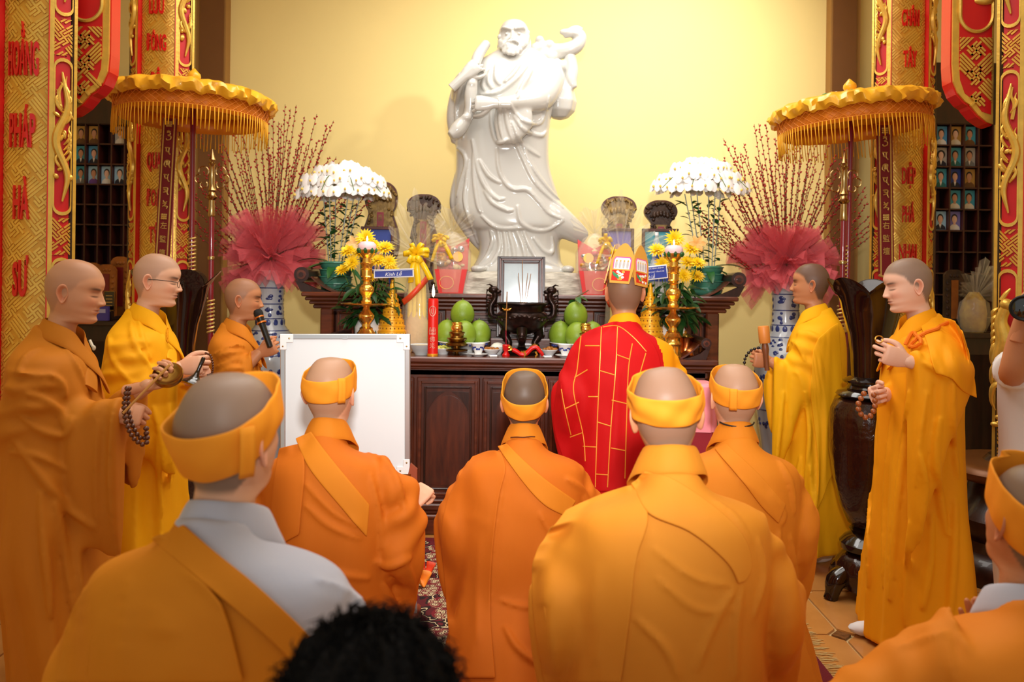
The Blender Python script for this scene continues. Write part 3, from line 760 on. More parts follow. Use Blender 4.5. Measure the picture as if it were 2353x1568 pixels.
def pomelos(cxs, dish, d, side, stalk):
    x, z = PXZ(dish, 780, d)
    o = empty('footed_dish', (x, d, ZL), 0, 'blue and white porcelain dish under the %s pomelos' % side, 'dish', 'pomelo dishes')
    MB().lathe([(.07, 0), (.075, .012), (.06, .02), (.09, .04), (.15, .062), (.172, .075), (.168, .078), (.14, .066), (.08, .048), (.02, .046)], 36).build('bowl', M_white, o)
    b = MB()
    for k in range(26):
        a = 2 * PI * k / 26; b.ell((.148 * math.cos(a), .148 * math.sin(a), .0585), (.012, .006, .006), 7, 4, Matrix.Rotation(a, 3, 'Z'))
    b.build('glaze_motif', M_blue, o)
    for i, (px, py, nm) in enumerate(cxs):
        dd = d + (.0 if i == 0 else (.03, -.065, .03)[i - 1])
        x, z = PXZ(px, py, dd)
        b = MB(); th = np.linspace(0, 2 * PI, 24, endpoint=False); G = []
        for kk in range(17):
            a = -PI / 2 + PI * (0.02 + .96 * kk / 16); r = .077 * math.cos(a) * (1 - .10 * math.sin(a)) ; zz = .077 * math.sin(a) * (1.03 if a < 0 else 1.12)
            G.append(np.stack([r * np.cos(th), r * np.sin(th), np.full(24, zz)], 1))
        zr = ZL + .048 + .079 if i else ZL + .048 + .079 + .128
        p = empty('pomelo', (x, dd, zr), rng.uniform(0, 6), 'green pomelo, %s of the %s pile' % (nm, side), 'fruit', 'green pomelos on the altar')
        b.loft(np.array(G)).build('rind', M_pomelo, p)
        MB().lathe([(.004, .083), (.006, .086), (.005, .094), (.003, .096)], 8).build('stem', M_stem, p)
        if i == 0 and stalk:
            MB().tube([(0, 0, .085), (.0, .0, .11), (.03, .01, .13), (.08, .02, .16)], [.005, .005, .004, .003], 7, smooth=12).build('twig', mat('twig', '6b5a34', .6), p)
            for a, t in ((.4, .1), (1.6, .03), (2.6, -.02), (-.8, .06)):
                M = Matrix.Rotation(a, 3, 'Z'); lf = leaf_mesh(.075, .036)
                link('leaf', lf, p, (.01 * math.cos(a), .01 * math.sin(a), .10 + t * .2), (.3, .3, a))
def leaf_mesh(L, W, curl=.3, m=None, n=7):
    key = ('leaf', L, W, curl, m.name if m else '')
    if key in MATS: return MATS[key]
    G = []
    for i in range(n):
        t = i / (n - 1); w_ = W / 2 * math.sin(PI * (t * .94 + .03)) ** .8
        x = L * t; z = -curl * L * t * t + .12 * L * t
        G.append([(x, -w_, z + .18 * w_), (x, -w_ * .5, z + .03 * w_), (x, 0, z - .06 * w_), (x, w_ * .5, z + .03 * w_), (x, w_, z + .18 * w_)])
    G = np.array(G); b = MB(); b.grid(G)
    MATS[key] = b.mesh('leaf', m or M_leaf); return MATS[key]
pomelos([(1063, 714, 'topmost'), (1028, 760, 'left one'), (1067, 762, 'front one'), (1101, 760, 'right one')], 1065, 5.06, 'left', False)
pomelos([(1323, 717, 'topmost'), (1288, 760, 'left one'), (1326, 762, 'front one'), (1361, 760, 'right one')], 1324, 5.06, 'right', True)

# red candle
x, z = PXZ(995, 750, 4.82); o = empty('red_candle', (x, 4.82, ZL), 0, 'thick red pillar candle with gold lettering and a lit flame', 'candle')
MB().lathe([(.033, 0), (.034, .012), (.0325, .014)], 24).build('gold_foot', mat('candle_gold', 'e8a228', .35, .4), o)
MB().lathe([(.032, .012), (.032, .335), (.031, .345), (.029, .352), (.024, .349), (.004, .343)], 28).build('wax', M_redc, o)
MB().tube([(0, 0, .34), (.001, 0, .37)], .0015, 6).build('wick', M_hair, o)
MB().lathe([(.002, .362), (.0085, .376), (.0095, .39), (.006, .41), (.001, .44)], 14).build('flame', M_flame, o)
M_print = mat('candle_print', 'd8b9a0', .4, .3)
for ch, zc_, hh in (('囍', .155, .045), ('佛', .105, .032), ('光', .065, .032)):
    me = text_mesh(ch, 1, 0, .0); v = verts_of(me); cx, cy = (v.max(0) + v.min(0))[:2] / 2; sc = hh / (v[:, 1].max() - v[:, 1].min())
    for p, q in zip(me.vertices, v):
        a = (q[0] - cx) * sc / .0326; p.co = (.0326 * math.sin(a), -.0326 * math.cos(a), zc_ + (q[1] - cy) * sc)
    me.materials.append(M_print); link('lettering', me, o)
b = MB(); pts = [(.021 * math.cos(a) * (1 if math.sin(a) > 0 else .9), .28 + .026 * math.sin(a) * (1 if math.sin(a) > -.3 else 1.35)) for a in np.linspace(0, 2 * PI, 24)]
b.tube([(.0328 * math.sin(u / .0328), -.0328 * math.cos(u / .0328), zz) for u, zz in pts], .0018, 5); b.tube([(-.008, -.0325, .29), (-.008, -.0325, .265), (.0, -.033, .258), (.008, -.0325, .265), (.008, -.0325, .29)], .002, 5); b.build('emblem', M_print, o)

# censer
x, z = PXZ(1200, 720, 5.0); o = empty('censer', (x, 5.0, ZL), 0, 'dark bronze three-legged incense censer with dragon handles before the framed picture', 'censer')
MB().lathe([(.115, 0), (.118, .02), (.10, .03), (.105, .045), (.02, .046)], 36).build('base', M_bronze, o)
MB().lathe([(.03, .13), (.08, .14), (.12, .165), (.155, .21), (.165, .245), (.155, .265), (.14, .275), (.143, .30), (.155, .318), (.165, .322), (.165, .33), (.145, .332), (.135, .30), (.05, .29)], 40).build('bowl', M_bronze, o)
b = MB()
for k in range(30):
    a = 2 * PI * k / 30; b.ell((.16 * math.cos(a), .16 * math.sin(a), .235 + .012 * math.sin(3 * a)), (.02, .012, .012), 8, 5, Matrix.Rotation(a + PI / 2, 3, 'Z'))
b.build('cloud_relief', M_bronze, o)
for a in (-PI / 2 + .0, PI / 6, 5 * PI / 6):
    c, s = math.cos(a), math.sin(a); b = MB()
    b.tube([(.11 * c, .11 * s, .17), (.125 * c, .125 * s, .12), (.095 * c, .095 * s, .075), (.105 * c, .105 * s, .046)], [.035, .03, .02, .026], 12, smooth=20)
    for s2 in (-1, 1): b.ell((.14 * c - s2 * .015 * s, .14 * s + s2 * .015 * c, .135), (.012,) * 3, 8, 6)
    b.ell((.15 * c, .15 * s, .115), (.02, .02, .012), 8, 6)
    b.build('leg', M_bronze, o)
for s in (-1, 1):
    b = MB(); b.tube([(s * .155, 0, .235), (s * .195, 0, .25), (s * .20, 0, .31), (s * .175, 0, .355), (s * .18, 0, .40), (s * .20, 0, .415)], [.015, .022, .02, .018, .022, .014], 10, smooth=26)
    b.ell((s * .185, -.005, .41), (.034, .026, .026), 12, 8); b.ell((s * .155, -.005, .40), (.022, .018, .014), 10, 6)
    for k in range(5): b.tube([(s * .2, 0, .40 - .03 * k), (s * .225, 0, .41 - .03 * k), (s * .23, 0, .38 - .03 * k)], [.009, .008, .002], 6)
    for q in (-1, 1): b.tube([(s * .19, q * .012, .43), (s * .21, q * .02, .445), (s * .23, q * .02, .44)], [.006, .005, .002], 6)
    b.build('dragon_handle', M_bronze, o)
M_inc = mat('incense', '9a6a3a', .7); M_incr = mat('incense_red', 'b8203a', .6)
for i, (dx, top, lean) in enumerate(((.005, .60, -.008), (-.006, .52, -.022), (.012, .52, .02), (.018, .515, .034))):
    b = MB().tube([(dx, -.02, .30), (dx + lean, -.02, top)], .0022, 6)
    o2 = b.build('incense_stick', M_inc, loc=(x, 5.0, ZL), label=('tallest', 'left', 'short middle', 'right leaning')[i] + ' incense stick standing in the bronze censer', cat='incense', group='incense sticks in the censer')

# framed picture with glass
x, z = PXZ(1197, 684, 5.19)
o = empty('picture_stand', (x, 5.19, ZL), 0, 'low wooden stand under the framed picture behind the censer', 'stand')
MB().box((0, 0, .045), (.40, .10, .09), bev=.008).build('block', M_wood, o, smooth=False)
MB().box((0, 0, .094), (.36, .08, .008)).build('ledge', M_dark, o, smooth=False)
o = empty('framed_picture', (x, 5.19, ZL + .099), 0, 'dark framed glazed picture reflecting the flash, behind the bronze censer', 'picture')
o.rotation_euler = (math.radians(-4.0), 0, 0)
W, H = .318, .535
for k, (ins, t, y, m) in enumerate(((0, .016, -.018, M_dark), (.013, .014, -.014, M_wood), (.024, .016, -.010, M_dark), (.036, .01, -.006, M_wood))):
    b = MB(); rect_frame(b, 0, H / 2, W - 2 * ins, H - 2 * ins, t, y, .012); b.build('frame_moulding', m, o, smooth=False)
MB().box((0, .01, H / 2), (W - .03, .008, H - .03)).build('backing', M_dark, o, smooth=False)
MB().box((0, .003, H / 2), (W - .085, .004, H - .085)).build('print', mat('glare_print', '9db0b8', .3, col2='7b919c', vscale=9, coat=.4), o, smooth=False)  # glare on the glass is put into the print's pale mottled grey
MB().box((0, -.002, H / 2), (W - .085, .002, H - .085)).build('glass', mat('glass_pane', 'eef4f6', .12, alpha=.18, coat=1.0, spec=.8), o, smooth=False)

# red incense holder with one stick, dragon ornament
x, z = PXZ(1163, 800, 4.86); o = empty('incense_holder', (x, 4.86, ZL), 0, 'small red turned holder with one long incense stick', 'holder')
MB().lathe([(.024, 0), (.025, .01), (.016, .02), (.014, .03), (.022, .045), (.024, .068), (.02, .072), (.004, .07)], 20).build('cup', M_red, o)
o = MB().tube([(0, 0, .06), (-.002, 0, .16)], .0022, 6, mi=0).tube([(-.002, 0, .16), (.002, 0, .40)], .0035, 6, mi=1).build('incense_stick', [M_incr, M_inc], loc=(x, 4.86, ZL), label='long brown incense stick standing alone in the red holder', cat='incense')
b = MB()
for k in range(7):
    a = k * .9; b.tube([(0, 0, .285), (.018 * math.cos(a), .01 * math.sin(a), .288), (.03 * math.cos(a), .016 * math.sin(a), .298)], [.004, .006, .001], 6)
b.build('gold_flower', M_brass, o)
x, z = PXZ(1210, 812, 4.84); o = empty('dragon_ornament', (x, 4.84, ZL), 0, 'small red and gold curled dragon ornament on the altar edge', 'ornament')
MB().tube([(-.085, 0, .042), (-.06, 0, .03), (-.035, 0, .014), (-.005, 0, .016), (.03, 0, .05), (.06, 0, .058), (.085, 0, .03), (.10, 0, .012), (.088, 0, .008)], [.015, .014, .013, .014, .014, .013, .012, .008, .004], 12, smooth=50).build('body', M_red, o)
b = MB()
for k in range(16):
    t = k / 15; p = crs([(-.03, 0, .028), (0, 0, .034), (.03, 0, .066), (.06, 0, .073), (.09, 0, .042)], 16)[k]
    b.tube([(p[0], 0, p[2] - .004), (p[0] - .004, 0, p[2] + .008)], [.005, .001], 6)
for a in range(6): b.tube([(-.09, 0, .045), (-.10 - .01 * math.cos(a), -.012 * math.sin(a), .052 + .012 * math.cos(a * 1.3)), (-.115, -.016 * math.sin(a), .05 + .016 * math.cos(a * 1.3))], [.008, .006, .001], 6)
b.build('mane', M_brass, o)
b = MB()
for s in (-1, 1):
    for xx in (-.015, .055): b.tube([(xx, s * .01, .03), (xx + .01, s * .02, .012), (xx, s * .022, .002)], [.007, .006, .006], 7)
b.build('claws', M_brass, o)

# cups and small dishes
def tea_cup(px, py, d, label):
    x, z = PXZ(px, py, d); o = empty('tea_cup', (x, d, ZL + .011), 0, label, 'cup', 'blue and white tea cups')
    MB().lathe([(.022, 0), (.024, .006), (.022, .01), (.03, .03), (.041, .062), (.044, .068), (.041, .067), (.03, .035), (.01, .014)], 28).build('cup_body', M_white, o)
    b = MB()
    for k in range(18):
        a = 2 * PI * k / 18; b.ell((.0345 * math.cos(a), .0345 * math.sin(a), .04 + .008 * math.sin(5 * a)), (.003, .008, .007), 7, 5, Matrix.Rotation(a, 3, 'Z'))
    b.build('glaze_motif', M_blue, o)
    s = empty('saucer', (x, d, ZL), 0, label.replace('cup', 'saucer').replace('tea saucer', 'saucer'), 'saucer', 'white saucers under the tea cups')
    MB().lathe([(.03, 0), (.034, .004), (.05, .008), (.06, .014), (.058, .015), (.04, .010), (.004, .0105)], 28).build('dish', M_white, s)
tea_cup(1099, 805, 4.84, 'blue and white tea cup right of the left brass oil lamp')
tea_cup(1298, 807, 4.84, 'blue and white tea cup right of the dragon ornament')
def food_dish(px, d, r, col, label, n=16, sq=None):
    x, z = PXZ(px, 800, d); o = empty('food_dish', (x, d, ZL), 0, label, 'dish', 'small dishes of offerings')
    MB().lathe([(r * .5, 0), (r * .55, .008), (r * .8, .022), (r, .036), (r * .97, .038), (r * .75, .026), (r * .1, .016)], 26).build('dish', M_white, o)
    b = MB()
    for k in range(n):
        a = rng.uniform(0, 6.3); q = r * .75 * math.sqrt(rng.random()); b.ell((q * math.cos(a), q * math.sin(a), .036 + rng.uniform(0, .02) * (1 - q / r)), (rng.uniform(.012, .02), rng.uniform(.008, .016), rng.uniform(.007, .012)), 8, 5, Matrix.Rotation(rng.uniform(0, 3), 3, 'Z'))
    b.build('food', col, o)['kind'] = 'stuff'
M_f1 = mat('food_green', 'c8c860', .5); M_f2 = mat('food_brown', 'b87428', .45, col2='8a4a16', vscale=30); M_f3 = mat('food_rice', 'f4f0e2', .6); M_f4 = mat('food_cream', 'e6cf94', .5)
food_dish(1018, 4.95, .06, M_f1, 'small dish of pale green sweets behind the red candle')
food_dish(1067, 5.0 - .08, .05, M_f4, 'small dish of cream biscuits behind the left tea cup', 8) if False else None
food_dish(1130, 4.93, .055, M_f2, 'small dish of brown fried food left of the red holder')
food_dish(1262, 4.95, .055, M_f2, 'small dish of brown fried food right of the bronze censer')
x, z = PXZ(1146, 790, 5.08 - .06)
o = empty('rice_bowl', (x - .005, 4.99, ZL), 0, 'white bowl heaped with rice beside the censer leg', 'bowl')
MB().lathe([(.022, 0), (.025, .006), (.035, .02), (.048, .045), (.05, .05), (.045, .047), (.01, .03)], 26).build('bowl', M_white, o)
MB().lathe([(.045, .044), (.04, .058), (.025, .07), (.006, .075)], 22).build('rice', M_f3, o)
x, z = PXZ(968, 800, 4.9); o = empty('grey_bowl', (x, 4.9, ZL), 0, 'pale grey bowl on the altar left of the red candle', 'bowl')
MB().lathe([(.04, 0), (.042, .008), (.06, .03), (.078, .06), (.08, .064), (.075, .062), (.05, .03), (.01, .02)], 28).build('bowl', mat('grey_china', 'c3c6c4', .3), o)
MB().lathe([(.071, .056), (.05, .059), (.005, .06)], 24).build('contents', M_f4, o)
for px, dy, lb in ((1133, 0, 'left'), (1258, 0, 'right')):
    x, z = PXZ(px, 812, 4.80); o = empty('folded_cloth', (x, 4.80, ZL), .3, 'small white and blue folded packet lying %s of the dragon ornament' % lb, 'packet')
    MB().box((0, 0, .006), (.05, .035, .012), bev=.004).build('paper', M_white, o, smooth=False)
    MB().box((0, 0, .0125), (.03, .02, .001)).build('printed_band', M_blue, o, smooth=False)
x, z = PXZ(1575, 800, 5.0); o = empty('brass_pot', (x, 5.0, ZL), 0, 'reddish brass pot beside the foot of the right candlestick', 'pot')
MB().lathe([(.05, 0), (.055, .01), (.05, .02), (.045, .06), (.05, .10), (.056, .12), (.05, .125), (.02, .12)], 28).build('body', mat('copper', 'c8733a', .22, 1.0), o)
MB().lathe([(.052, .123), (.03, .14), (.008, .15), (.01, .16), (.003, .168)], 24).build('lid', M_brass, o)

# ------------------------------------------------------------------ vases and chrysanthemums
M_mum = mat('chrysanthemum_yellow', 'f8d414', .5, col2='f0bc08', vscale=30)
M_mumc = mat('chrysanthemum_heart', 'd8b018', .6)
def mum_mesh():
    b = MB()
    for ring, (n, L, tilt) in enumerate(((18, .036, .15), (16, .031, .5), (12, .024, .9), (8, .015, 1.25))):
        for k in range(n):
            a = 2 * PI * (k + .5 * (ring % 2)) / n + rng.uniform(-.08, .08); tl = tilt + rng.uniform(-.12, .12)
            d = np.array([math.cos(a) * math.cos(tl), math.sin(a) * math.cos(tl), math.sin(tl)]); s = np.array([-math.sin(a), math.cos(a), 0])
            u = np.array([0, 0, 1.0]); w_ = .0042
            p0 = d * .004; p1 = d * L * .6 + u * .003; p2 = d * L - u * .002
            b.add([p0 - s * w_ * .5, p0 + s * w_ * .5, p1 + s * w_, p1 - s * w_, p2], [(0, 1, 2, 3), (3, 2, 4)])
    return b.mesh('chrysanthemum', M_mum, True)
MUM = mum_mesh()
def mum_vase(px, d, side, flowers, lily):
    x, z = PXZ(px, 740, d)
    o = empty('flower_vase', (x, d, ZL), 0, 'blue and white vase of yellow chrysanthemums behind the %s candlestick' % side, 'vase', 'chrysanthemum vases')
    MB().lathe([(.05, 0), (.055, .01), (.05, .02), (.065, .06), (.085, .12), (.085, .16), (.065, .20), (.04, .225), (.045, .25), (.055, .262), (.05, .262), (.036, .24)], 30).build('vase_body', M_white, o)
    b = MB()
    for k in range(22):
        a = 2 * PI * k / 22; zz = .11 + .04 * math.sin(3 * a); b.ell((.081 * math.cos(a), .081 * math.sin(a), zz), (.006, .016, .018), 8, 5, Matrix.Rotation(a, 3, 'Z'))
    b.build('glaze_motif', M_blue, o)
    for i, (fx, fy, sc) in enumerate(flowers):
        dd = d - .07 + .05 * ((i * 7) % 5) / 4 - .02
        q = P(fx, fy, dd); q = np.array([q.x - x, q.y - d, q.z - ZL])
        b = MB().tube([(q[0] * .12, q[1] * .12, .24), (q[0] * .6, q[1] * .5, .24 + (q[2] - .24) * .5), tuple(q)], .003, 6, smooth=10); b.build('stalk', M_stem, o)
        dirv = Vector((q[0] * .8, -.75, .75 if i % 3 else .3)).normalized()
        link('chrysanthemum', MUM, o, tuple(q), dirv.to_track_quat('Z', 'Y').to_euler(), sc * 1.7)
    lf = leaf_mesh(.10, .034, .5, M_leafd)
    for k in range(110):
        a = rng.uniform(0, 2 * PI); rr = rng.uniform(.02, .13); zz = rng.uniform(.16, .46)
        l = link('leaf', lf, o, (rr * math.cos(a) * 1.2, rr * math.sin(a) * .8, zz + .02), (rng.uniform(-.6, .6), rng.uniform(-.4, .7), a + rng.uniform(-.7, .7)), rng.uniform(.7, 1.3))
    if lily: lily_at(o, lily, d, x)
M_lily = mat('lily_peach', 'f0b056', .45, col2='f6d8a0', vscale=12)
def lily_at(o, pxs, d, x):
    for (fx, fy) in pxs:
        q = P(fx, fy, d - .05); c = np.array([q.x - x, q.y - d, q.z - ZL]); b = MB()
        for k in range(6):
            a = k * PI / 3; dirv = np.array([math.cos(a), -.5, math.sin(a)]); s = np.array([-math.sin(a), 0, math.cos(a)])
            G = []
            for t in np.linspace(0, 1, 6):
                p = c + dirv * .06 * t + np.array([0, .03 * t * t, -.0]); w_ = .017 * math.sin(PI * (t * .9 + .08))
                G.append([p - s * w_, p + np.array([0, .004, 0]), p + s * w_])
            b.grid(np.array(G))
        b.build('lily', M_lily, o)
mum_vase(846, 5.06, 'left', [(840, 548, 1.15), (800, 578, 1.0), (787, 622, .9), (808, 605, 1.0), (884, 572, 1.15), (868, 600, 1.05), (893, 603, 1.0), (826, 582, 1), (856, 566, 1), (900, 622, .9), (852, 640, .7)], [(815, 560)])
mum_vase(1546, 5.06, 'right', [(1550, 550, 1.15), (1510, 577, 1.1), (1588, 574, 1.1), (1523, 606, 1.0), (1580, 604, 1.0), (1604, 606, .95), (1572, 634, .95), (1600, 636, 1.0), (1540, 580, .9)], [(1603, 560)])

# blue name signs on sticks
M_signb = mat('sign_blue', '2f3f9c', .3, coat=.2); M_signw = mat('sign_white', 'eef0f4', .4)
def sign(px, py, d, w_, h_, label, lines, rz, rot):
    x, z = PXZ(px, py, d); o = empty('name_sign', (x, d, z), 0, label, 'sign'); o.rotation_euler = (0, rot, rz)
    MB().box((0, 0, 0), (w_, .006, h_), bev=.002).build('white_edge', M_signw, o, smooth=False)
    MB().box((0, -.004, 0), (w_ - .014, .003, h_ - .014)).build('blue_panel', M_signb, o, smooth=False)
    for tx, hh, ww, dx, dz, sh in lines: text_on(tx, hh, ww, M_signw, o, (dx, -.0065, dz), off=.004, shear=sh)
    MB().tube([(.0, .004, -h_ / 2), (.0, .02, -h_ / 2 - .16)], .0025, 6).build('stick', M_stem, o)
    return o
o = sign(905, 629, 4.80, .245, .05, 'narrow blue sign reading Kính Lễ above the left stupa', [('Kính Lễ', .028, .105, .0, 0, .3)], 0, math.radians(-2.5))
MB().box((0, -.01, .026), (.25, .03, .003)).build('white_lip', M_signw, o, smooth=False)
sign(1502, 627, 4.84, .175, .085, 'blue sign with three text lines ending Kính Lễ, right of the red crown', [('TRUNG BÌNH ĐỊNH', .012, .125, .003, .026, 0), ('TOÀN CHƯ TĂNG NI', .011, .13, 0, .006, 0), ('Kính Lễ', .028, .07, -.03, -.02, .3)], .12, math.radians(-7))

# ------------------------------------------------------------------ upper altar: tablets, portraits, bottles
M_tab = mat('tablet_wood', '5a2a1a', .35, coat=.2, col2='3a1810', vscale=9)
M_tabg = mat('tablet_gilt', '9a7c42', .4, .35, col2='5a4020', vscale=22, bump=.2, bscale=40)
M_tabd = mat('tablet_dark', '4a3120', .4, .2, col2='2a1a12', vscale=20, bump=.2, bscale=40)
def tablet(px, ptop, d, label, w_, m, style):
    x, zt = PXZ(px, ptop, d); H = zt - ZU
    o = empty('ancestor_tablet', (x, d, ZU), 0, label, 'tablet', 'carved ancestor tablets')
    W = w_ / 2
    if style == 0: half = [(.55, 0), (.62, .05), (.5, .10), (.62, .2), (.95, .34), (1.05, .45), (.98, .56), (.78, .66), (.70, .72), (.86, .78), (.92, .86), (.80, .94), (.45, .99), (0, 1.0)]
    else: half = [(.75, 0), (.8, .06), (.62, .1), (.62, .45), (.78, .58), (.62, .70), (.6, .76), (.95, .84), (1.0, .90), (.8, .96), (.4, .995), (0, 1.0)]
    h2 = crs([(a * W, b_ * H) for a, b_ in half], 44)
    poly = [tuple(p) for p in h2] + [(-p[0], p[1]) for p in h2[-2::-1]]
    MB().prism(poly, -.02, .02).build('board', M_tab, o, smooth=False)
    poly2 = [(p[0] * .9, (p[1] - H * .5) * .965 + H * .5) for p in poly]
    MB().prism(poly2, -.03, -.019).build('gilt_field', m, o, smooth=False)
    b = MB()
    for k in range(70):
        t = rng.random(); q = h2[int(t * 43)]; s = rng.choice([-1, 1]); f = rng.uniform(.55, .95)
        if q[1] < .72 * H and abs(q[0] * f) < W * .42: f = .9
        b.ell((s * q[0] * f, -.03, H * .5 + (q[1] - H * .5) * .93), (rng.uniform(.010, .024), .018, rng.uniform(.007, .016)), 8, 5, Matrix.Rotation(rng.uniform(0, 3), 3, 'Y'))
    for k in range(5): b.ell(((k - 2) * W * .2, -.032, H * (.86 - .01 * abs(k - 2))), (W * .13, .014, H * .035), 8, 6)
    b.build('carved_relief', m, o)['kind'] = 'stuff'
    MB().prism([(-W * .42, H * .25), (W * .42, H * .25), (W * .42, H * .74), (-W * .42, H * .74)], -.036, -.028).build('name_plate', M_tabg, o, smooth=False)
    MB().prism([(-W * .19, H * .26), (W * .19, H * .26), (W * .19, H * .72), (-W * .19, H * .72)], -.039, -.035).build('red_strip', mat('tablet_red', '8a2a34', .4), o, smooth=False)
    for k, ch in enumerate('南無佛法'): text_on(ch, H * .065, W * .24, M_tabg, o, (0, -.041, H * (.67 - .1 * k)))
    MB().box((0, 0, .012), (w_ * .9, .09, .024), bev=.005).build('foot', M_tab, o, smooth=False)
tablet(877, 418, 5.95, 'tallest carved tablet with red strip, behind the left orchid', .27, M_tabg, 0)
tablet(975, 447, 5.95, 'carved tablet behind the cellophane bouquet left of the statue', .255, M_tabd, 1)
tablet(1422, 452, 5.95, 'carved tablet with fan-shaped top just right of the statue', .265, M_tabg, 1)
tablet(1518, 461, 5.95, 'dark carved tablet behind the water bottles and right orchid', .25, M_tabd, 1)
def portrait_frame(px, py0, px_w, d, label, bgm, H, bald=True):
    x, zt = PXZ(px, py0, d); W = px_w / F * d
    o = empty('framed_portrait', (x, d, ZU), 0, label, 'picture', 'framed portraits on the altar')
    Hh = zt - ZU; b = MB(); rect_frame(b, 0, Hh / 2, W, Hh, .022, -.015, .012); b.build('frame', M_tab, o, smooth=False)
    photo(0, 0, .022, W - .044, Hh - .044, bgm, 5, 0, None, parent=o, name='portrait_print', bald=bald)
portrait_frame(868, 521, 76, 5.72, 'framed portrait of a bald elder on blue, left of the bouquet', 6, .3)
portrait_frame(1420, 525, 74, 5.8, 'framed portrait with violet blue background below the fan-topped tablet', 4, .3)
portrait_frame(1517, 526, 84, 5.72, 'framed portrait with pale teal background behind the water bottles', 2, .3)
M_pet = mat('clear_plastic', 'e6eef4', .08, alpha=.32, coat=.6); M_lab = mat('bottle_label', '3d55b0', .4)
for i, (px, d, lb) in enumerate(((1512, 5.42, 'tallest and hindmost of three'), (1506, 5.36, 'front left of three'), (1530, 5.38, 'front right of three'))):
    x, _ = PXZ(px, 560, d); o = empty('water_bottle', (x, d + .06, ZU), 0, 'clear water bottle with blue label, ' + lb, 'bottle', 'water bottles by the right orchid')
    h = (.50, .33, .33)[i] if i == 0 else .33
    zb = 0
    if i == 0:
        o.location.z = ZU + .15; MB_ = MB().box((0, 0, -.075), (.10, .09, .149), bev=.006); MB_.build('carton', M_white, None, loc=(x, d + .06, ZU), label='small white carton under the tallest water bottle', cat='box', smooth=False); h = .34
    h = min(h, .30)
    MB().lathe([(.028, 0), (.032, .01), (.032, .19), (.03, .21), (.016, .25), (.013, .256), (.013, .275)], 22).build('bottle_body', M_pet, o)
    MB().lathe([(.0325, .10), (.0325, .16)], 22, caps=False).build('label', M_lab, o)
    MB().lathe([(.014, .272), (.014, .292), (.012, .294), (.002, .294)], 16).build('cap', M_signw, o)
for ob in list(COL.objects):
    if ob.name == 'carton': ob.location.z += .15

# ------------------------------------------------------------------ orchids
M_orch = mat('orchid_white', 'f6f2ee', .45, sss=.1); M_orchc = mat('orchid_lip', 'e8c45a', .5)
def orchid_mesh():
    b = MB()
    for k, (a, L, w_) in enumerate(((PI / 2, .036, .020), (PI / 2 + 2.15, .036, .018), (PI / 2 - 2.15, .036, .018), (.12, .042, .036), (PI - .12, .042, .036))):
        dirv = np.array([math.cos(a), 0, math.sin(a)]); s = np.array([-math.sin(a), 0, math.cos(a)]); G = []
        for t in np.linspace(0, 1, 5):
            ww = w_ * math.sin(PI * (t * .85 + .1)) ** .7; y = -.004 * (k > 2) + .010 * t * t
            p = dirv * L * t
            G.append([p - s * ww + (0, y + .003, 0), p + (0, y, 0), p + s * ww + (0, y + .003, 0)])
        b.grid(np.array(G))
    b.ell((0, -.008, -.006), (.006, .008, .008), 8, 5, mi=1)
    return b.mesh('orchid_flower', [M_orch, M_orchc], True)
ORCH = orchid_mesh()
M_green = mat('green_glaze', '3f7f68', .22, col2='2c6250', vscale=6, coat=.5)
